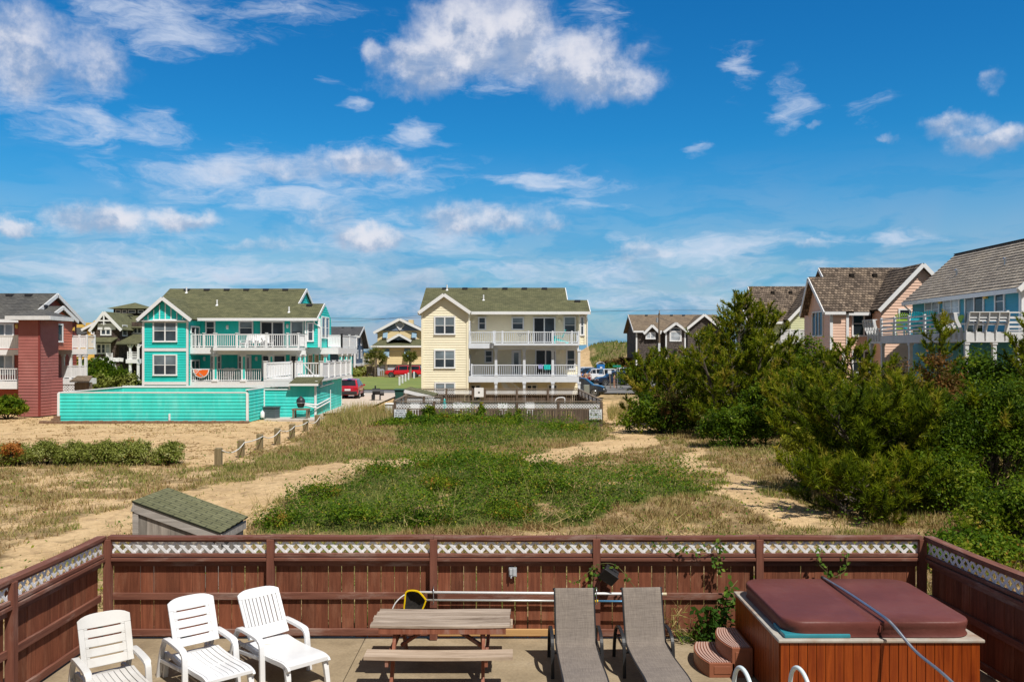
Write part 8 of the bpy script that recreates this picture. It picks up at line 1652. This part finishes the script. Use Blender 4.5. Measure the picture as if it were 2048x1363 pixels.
def shrub(label, c, rx, ry, h, seed, mat='myrtle', n=7000, leaf=.06, lobes=9, hue=0, name='shrub', cat='shrub', z0=None, twigs=0, low=.0, aspect=.55):
    """lobed crown: leaf clumps over the skins of many small lobes, with gaps between them"""
    rg = np.random.default_rng(seed); bx, by = c; n = int(n*1.6); leaf *= 1.12; h *= .88; bz = float(gh(bx, by))-.08 if z0 is None else z0; rt = thing(name, label, cat, (bx, by, bz)); C = []; Nn = []; T = []; mb = MB()
    for i in range(lobes):
        a = i*2.399+rg.random(); q = math.sqrt((i+.3)/lobes); lz = h*(low+.30+(1-low)*.52*(1-q**1.6)+rg.uniform(-.08, .10)); lc = np.array([bx+rx*.72*q*math.cos(a), by+ry*.72*q*math.sin(a), bz+lz]); lr = np.array([rx, ry, h*.62])*rg.uniform(.26, .42)*1.15
        mb.tube([(bx+rg.normal()*.05, by+rg.normal()*.05, bz), tuple(np.array([bx, by, bz])*.45+lc*.55+rg.normal(size=3)*.1*np.array([1, 1, .3])), tuple(lc)], [.02+.012*h, .012+.007*h, .008], 5, caps=False)
        m = n//lobes; nc = max(8, m//34); cd = unit(rg.normal(size=(nc, 3))+np.array([0, 0, .35])); cc = lc+cd*lr*rg.uniform(.72, 1.12, (nc, 1)); ct = rg.normal(size=nc)*.13+.40+hue+.14*rg.normal()
        k = rg.integers(0, nc, m); sp = .16*np.mean(lr)+.03; p = cc[k]+rg.normal(size=(m, 3))*sp; p[:, 2] = np.maximum(p[:, 2], bz+.03); C.append(p); Nn.append(unit(cd[k]+rg.normal(size=(m, 3))*.75+np.array([0, 0, .3]))); T.append(ct[k]+rg.normal(size=m)*.12)
    mb.build('stems', MT['bark'] if mat != 'hedge' else MT['bark'], rt)
    if twigs:
        ang = rg.random(twigs)*6.28; p0 = np.stack([bx+rx*.5*np.cos(ang)*rg.random(twigs), by+ry*.5*np.sin(ang)*rg.random(twigs), bz+h*(.3+.5*rg.random(twigs))], 1); d = unit(rg.normal(size=(twigs, 3))+np.array([0, -.3, .6])); np_mesh('dead_twigs', blade_tris(p0, d, h*.30*(.5+rg.random(twigs)), np.full(twigs, .025), rg), 3, np.full(twigs, .5), MT['straw'], rt)
    C = np.concatenate(C); np_mesh('foliage', leaf_quads(C, np.concatenate(Nn), leaf*(.65+.6*rg.random(len(C))), aspect, rg), 4, np.clip(np.concatenate(T), 0, 1), MT[mat], rt); return rt
def at(px, Yq): return (X(px, Yq), Yq)
def hz(pt, Yq): return Z(pt, Yq)
# hedge in the sand lot
for i, (px, w, pt, hu, lb) in enumerate(((-8, 60, 884, .0, 'hedge bush cut by the left edge of the photo'), (28, 52, 882, .06, 'hedge bush with a rusty orange patch, second from the left'), (92, 62, 878, .0, 'broad green hedge bush right of the rusty patch'), (158, 58, 876, .0, 'middle hedge bush with a small orange spot'), (212, 52, 878, .02, 'hedge bush next to the right end of the hedge'), (262, 62, 874, .0, 'hedge bush at the right end of the continuous hedge'), (340, 58, 876, .03, 'lone rounded bush standing apart right of the hedge'))):
    Yq = 33.6; s = shrub(lb, at(px, Yq), w*(.78 if i < 6 else .52)*Yq/F, .75, hz(pt, Yq)*1.0+.06, 100+i, 'hedge', 5200, .036, 13, hu, low=.05); s['group'] = 'hedge bushes in the sand lot'
shrub('rusty orange dying patch on the second hedge bush', at(22, 32.9), .36, .3, .62, 120, 'orange_leaf', 800, .036, 6, .1, z0=.3, name='dead_foliage', cat='foliage')
# bushes by the red and turquoise houses
shrub('dense green bush against the rose tower of the red house', at(14, 56), 1.2, .9, 1.75, 130, 'myrtle', 4200, .075, 10, .12); shrub('silvery bush left of its neighbour behind the turquoise fence', at(194, 70), 1.5, 1.2, 2.65, 131, 'hedge', 3600, .085, 10, -.02); shrub('silvery bush touching the turquoise house wall', at(254, 70), 1.7, 1.2, 2.7, 132, 'hedge', 3800, .085, 10, -.02); shrub('tall dark bush in front of the brown shingled house stairs', at(205, 90), 2.6, 1.6, 4.1, 133, 'myrtle', 4200, .12, 10, .05); shrub('low spreading bush at the end of the turquoise fence', at(176, 64), .9, .8, 1.9, 134, 'hedge', 1800, .075, 7, 0); shrub('green bush glimpsed between the red house porch posts', at(158, 84), 2.4, 1.5, 4.0, 135, 'myrtle', 2600, .12, 8, .1)
# creepers on the weathered fence
for i, (px, w, pt, pb, lb) in enumerate(((857, 19, 813, 850, 'large leafy creeper covering the weathered fence right of the left sign'), (963, 7, 808, 850, 'narrow tall creeper climbing past the fence lattice'), (1018, 10, 826, 850, 'leafy creeper right of the narrow tall creeper'), (1036, 7, 822, 850, 'thin creeper beside the right half of the weathered fence'), (819, 5, 822, 846, 'small creeper touching the left PRIVATE PROPERTY sign'))):
    Yq = 49.6; h = (pb-pt)*Yq/F; shrub(lb, at(px, Yq), w*Yq/F, .22, h*1.15, 140+i, 'ivy', 900 if w > 10 else 420, .065, 8, .15, z0=Z(pb, Yq), name='creeper', cat='creeper')
for i, (px, w, h) in enumerate(((835, 2.0, .5), (905, 2.2, .55), (975, 1.7, .4), (1125, 1.6, .25), (790, 1.2, .4))):
    Yq = 48.2-.4*(i % 2); shrub(('leftmost of the large', 'tallest central', 'right central', 'low grassy right-hand', 'small left end')[i]+' green bramble mound below the weathered fence', at(px, Yq), w, 1.3, h, 150+i, 'ivy', 2600, .065, 10, .1, name='bramble', cat='bramble')
# right-hand thicket, far to near
pine('tallest pine, its spire standing in front of the sage house', at(1472, 46), hz(596, 46), 2.5, 1, (.3, 0), 62, 20, .22, .021, .1, .08)
pine('second pine spire just right of the tallest pine', at(1528, 47), hz(615, 47), 2.3, 2, (.1, 0), 52, 20, .22, .021, .12, .04)
pine('rounded pine crown left of the tallest pine', at(1428, 48), hz(655, 48)-.1, 1.6, 3, (-.1, 0), 52, 18, .22, .022, .12, .12)
pine('broad low pine nearest the sand path and parking lot', at(1322, 50), hz(712, 50), 2.1, 4, (-.3, 0), 48, 18, .22, .022, .1, .08, 2)
pine('pine in front of the utility pole', at(1352, 52), hz(706, 52), 2.2, 5, (0, 0), 44, 18, .22, .022, .1, .04, 2)
shrub('dark shrub in the shade under the broad low pine', at(1320, 46), 2.4, 1.5, 2.2, 6, 'myrtle', 5200, .075, 12, -.05, twigs=40); pine('broad pine filling the slope below the spires', at(1462, 43), hz(672, 43), 2.2, 31, (0, 0), 60, 20, .22, .02, .05, .1, 3)
pine('rounded pine shoulder right of the spires', at(1575, 44), hz(672, 44), 2.3, 32, (.2, 0), 56, 20, .22, .02, .05, .04, 3)
shrub('broad wax myrtle mass in the middle of the thicket', at(1680, 40), 2.6, 1.4, hz(762, 40), 33, 'myrtle', 8000, .06, 14, .16)
shrub('twiggy reddish shrub amid the left pines', at(1345, 45.5), 1.2, .9, 2.6, 7, 'rusty', 1500, .06, 8, -.1, twigs=60)
shrub('wax myrtle with a ragged top before the sage house railing', at(1610, 46), 2.3, 1.6, hz(688, 46)+.2, 8, 'myrtle', 8000, .075, 14, .0, low=.1, twigs=20)
shrub('dark tangled shrub between the pine spires and the peach house', at(1560, 42), 2.6, 1.6, hz(735, 42), 9, 'myrtle', 7000, .075, 13, -.06, twigs=40)
pine('spreading pine whose leaning branches cross the peach house wall', at(1735, 38), hz(698, 38), 2.0, 10, (-.2, 0), 46, 22, .2, .019, .3, .12, 2)
pine('upright pine sprig in front of the blue house deck', at(1865, 37), hz(642, 37), 1.5, 11, (.35, 0), 34, 22, .2, .019, .35, .14)
shrub('grey-brown dead-looking twiggy shrub before the deck of the blue house', at(1795, 36), .9, .7, hz(738, 36), 12, 'rusty', 900, .05, 8, -.15, twigs=420, low=.3)
shrub('rust-red leaved shrub left of the dense dark shrub', at(1880, 33), 1.1, .8, hz(742, 33), 13, 'rusty', 2600, .06, 10, .05, low=.25, twigs=30)
shrub('dense dark shrub under the blue house deck at the right edge', at(1985, 35), 2.9, 1.6, hz(704, 35), 14, 'myrtle', 11000, .07, 16, .02, low=.1)
pine('pine tip leaning in at the right edge above the deck', at(2062, 34), hz(636, 34), 1.5, 15, (-.3, 0), 34, 22, .2, .019, .4, .1)
shrub('broad-leaved shrub low beside the narrow sand path', at(1475, 38), 1.9, 1.2, hz(812, 38)+.1, 16, 'myrtle', 6000, .06, 13, .02); pine('bushy pine in the middle of the thicket', at(1625, 36), hz(772, 36), 2.0, 17, (0, 0), 50, 22, .2, .019, .1, .14, 2)
shrub('twiggy grey shrub edging the thicket beside the yellow bush', at(1655, 31.5), 1.1, .8, hz(835, 31.5), 18, 'rusty', 900, .05, 8, -.1, twigs=220); shrub('bright yellow-green bush at the edge of the thicket', at(1600, 30), .75, .6, hz(862, 30), 19, 'yellowleaf', 1500, .045, 9, .0, low=.1)
pine('pine with bright needle tufts rising mid-thicket before the rust-red shrub', at(1800, 29), hz(785, 29), 1.7, 20, (0, 0), 46, 26, .21, .014, .15, .18)
shrub('mid-green shrub filling the gap behind the near pine', at(1720, 30), 2.0, 1.2, hz(800, 30), 21, 'myrtle', 6000, .055, 12, -.03, twigs=30)
pine('large near pine with long needles beside the sand path', at(1795, 24.5), hz(838, 24.5), 2.6, 22, (0, 0), 70, 34, .26, .013, .06, -.14, 3)
pine('low near pine bough mass closest to the fence', at(1725, 22.0), hz(945, 22.0), 1.5, 23, (0, 0), 44, 32, .24, .012, .04, .0, 3)
shrub('dark leafy shrub tucked left of the near pine, above the sand path', at(1650, 25.5), 1.0, .8, hz(900, 25.5), 28, 'myrtle', 5000, .04, 10, -.05)
shrub('tall light green leafy shrub at the right edge near the fence', at(1990, 23), 1.75, 1.2, hz(755, 23), 24, 'myrtle', 14000, .038, 22, .02, low=.05)
shrub('low leafy shrub between the near pine and the right edge', at(1880, 22.2), 1.4, .9, hz(905, 22.2), 25, 'myrtle', 9000, .04, 14, .08)
shrub('leafy weeds along the outside of the dark side fence', at(1960, 17.5), 1.6, 1.0, .75, 26, 'ivy', 3500, .04, 12, .15); shrub('green undergrowth below the light green leafy shrub', at(2075, 19), 2.0, 1.2, 1.5, 27, 'myrtle', 6000, .045, 12, .1)
# far scrub on the dune and near the lot
for i, (px, Yq, w, h, m, lb) in enumerate(((1240, 150, 4.5, 3.2, 'rusty', 'reddish scrub on the dune left of the grey shingled house'), (1215, 146, 3.5, 2.4, 'myrtle', 'dark scrub behind the portable toilet'), (1262, 110, 3.0, 2.6, 'myrtle', 'green scrub behind the street sign'), (1310, 96, 4.0, 4.0, 'myrtle', 'dark scrub below the utility pole'), (1400, 100, 6.0, 4.6, 'myrtle', 'dark scrub in front of the grey shingled house porch'), (712, 150, 3.0, 1.5, 'hedge', 'low scrub left of the trash pen'), (690, 146, 3.0, 1.2, 'hedge', 'low scrub below the slate blue house'), (1500, 70, 3.5, 3.0, 'myrtle', 'scrub in the gap under the sage house'))): shrub(lb, at(px, Yq), w, w*.6, h, 160+i, m, 2200, .15*Yq/110, 10, .05, name='scrub')
# thicket running on past the right edge
pine('dark pine just outside the right edge, nearest the blue house', at(2180, 36), 3.6, 2.2, 51, (0, 0), 46, 20, .2, .019, .08, .0, 2)
shrub('green shrub row continuing past the right edge beside the light green shrub', at(2190, 25), 2.4, 1.6, 2.4, 52, 'myrtle', 8000, .045, 14, .05)
shrub('low green shrub past the right edge beside the dark side fence', at(2260, 19.5), 2.0, 1.3, 1.3, 53, 'ivy', 5000, .045, 12, .1)
shrub('broad shrub past the right edge below the blue house wall', at(2290, 33), 3.0, 1.8, 2.8, 54, 'myrtle', 7000, .065, 13, .0)

for i, (px, Yq, w, h) in enumerate(((930, 28.6, 1.0, .62), (868, 28.2, .8, .45), (1012, 28.0, .8, .5), (1092, 27.2, .7, .42), (755, 27.5, .7, .38), (640, 24.6, .7, .4), (1000, 25.0, .9, .5), (560, 21.6, .8, .45), (880, 24.4, .8, .42), (1100, 24.2, .7, .4), (700, 21.8, .7, .4), (1010, 21.8, .8, .4), (850, 21.2, .7, .36))):
    s = shrub('low green bramble clump on the vine-covered mound', at(px, Yq), w, w*.8, h, 200+i, 'ivy', 1500, .026, 9, .02+.12*(i % 3), name='bramble_clump', cat='bramble', twigs=14); s['group'] = 'bramble clumps on the mound'
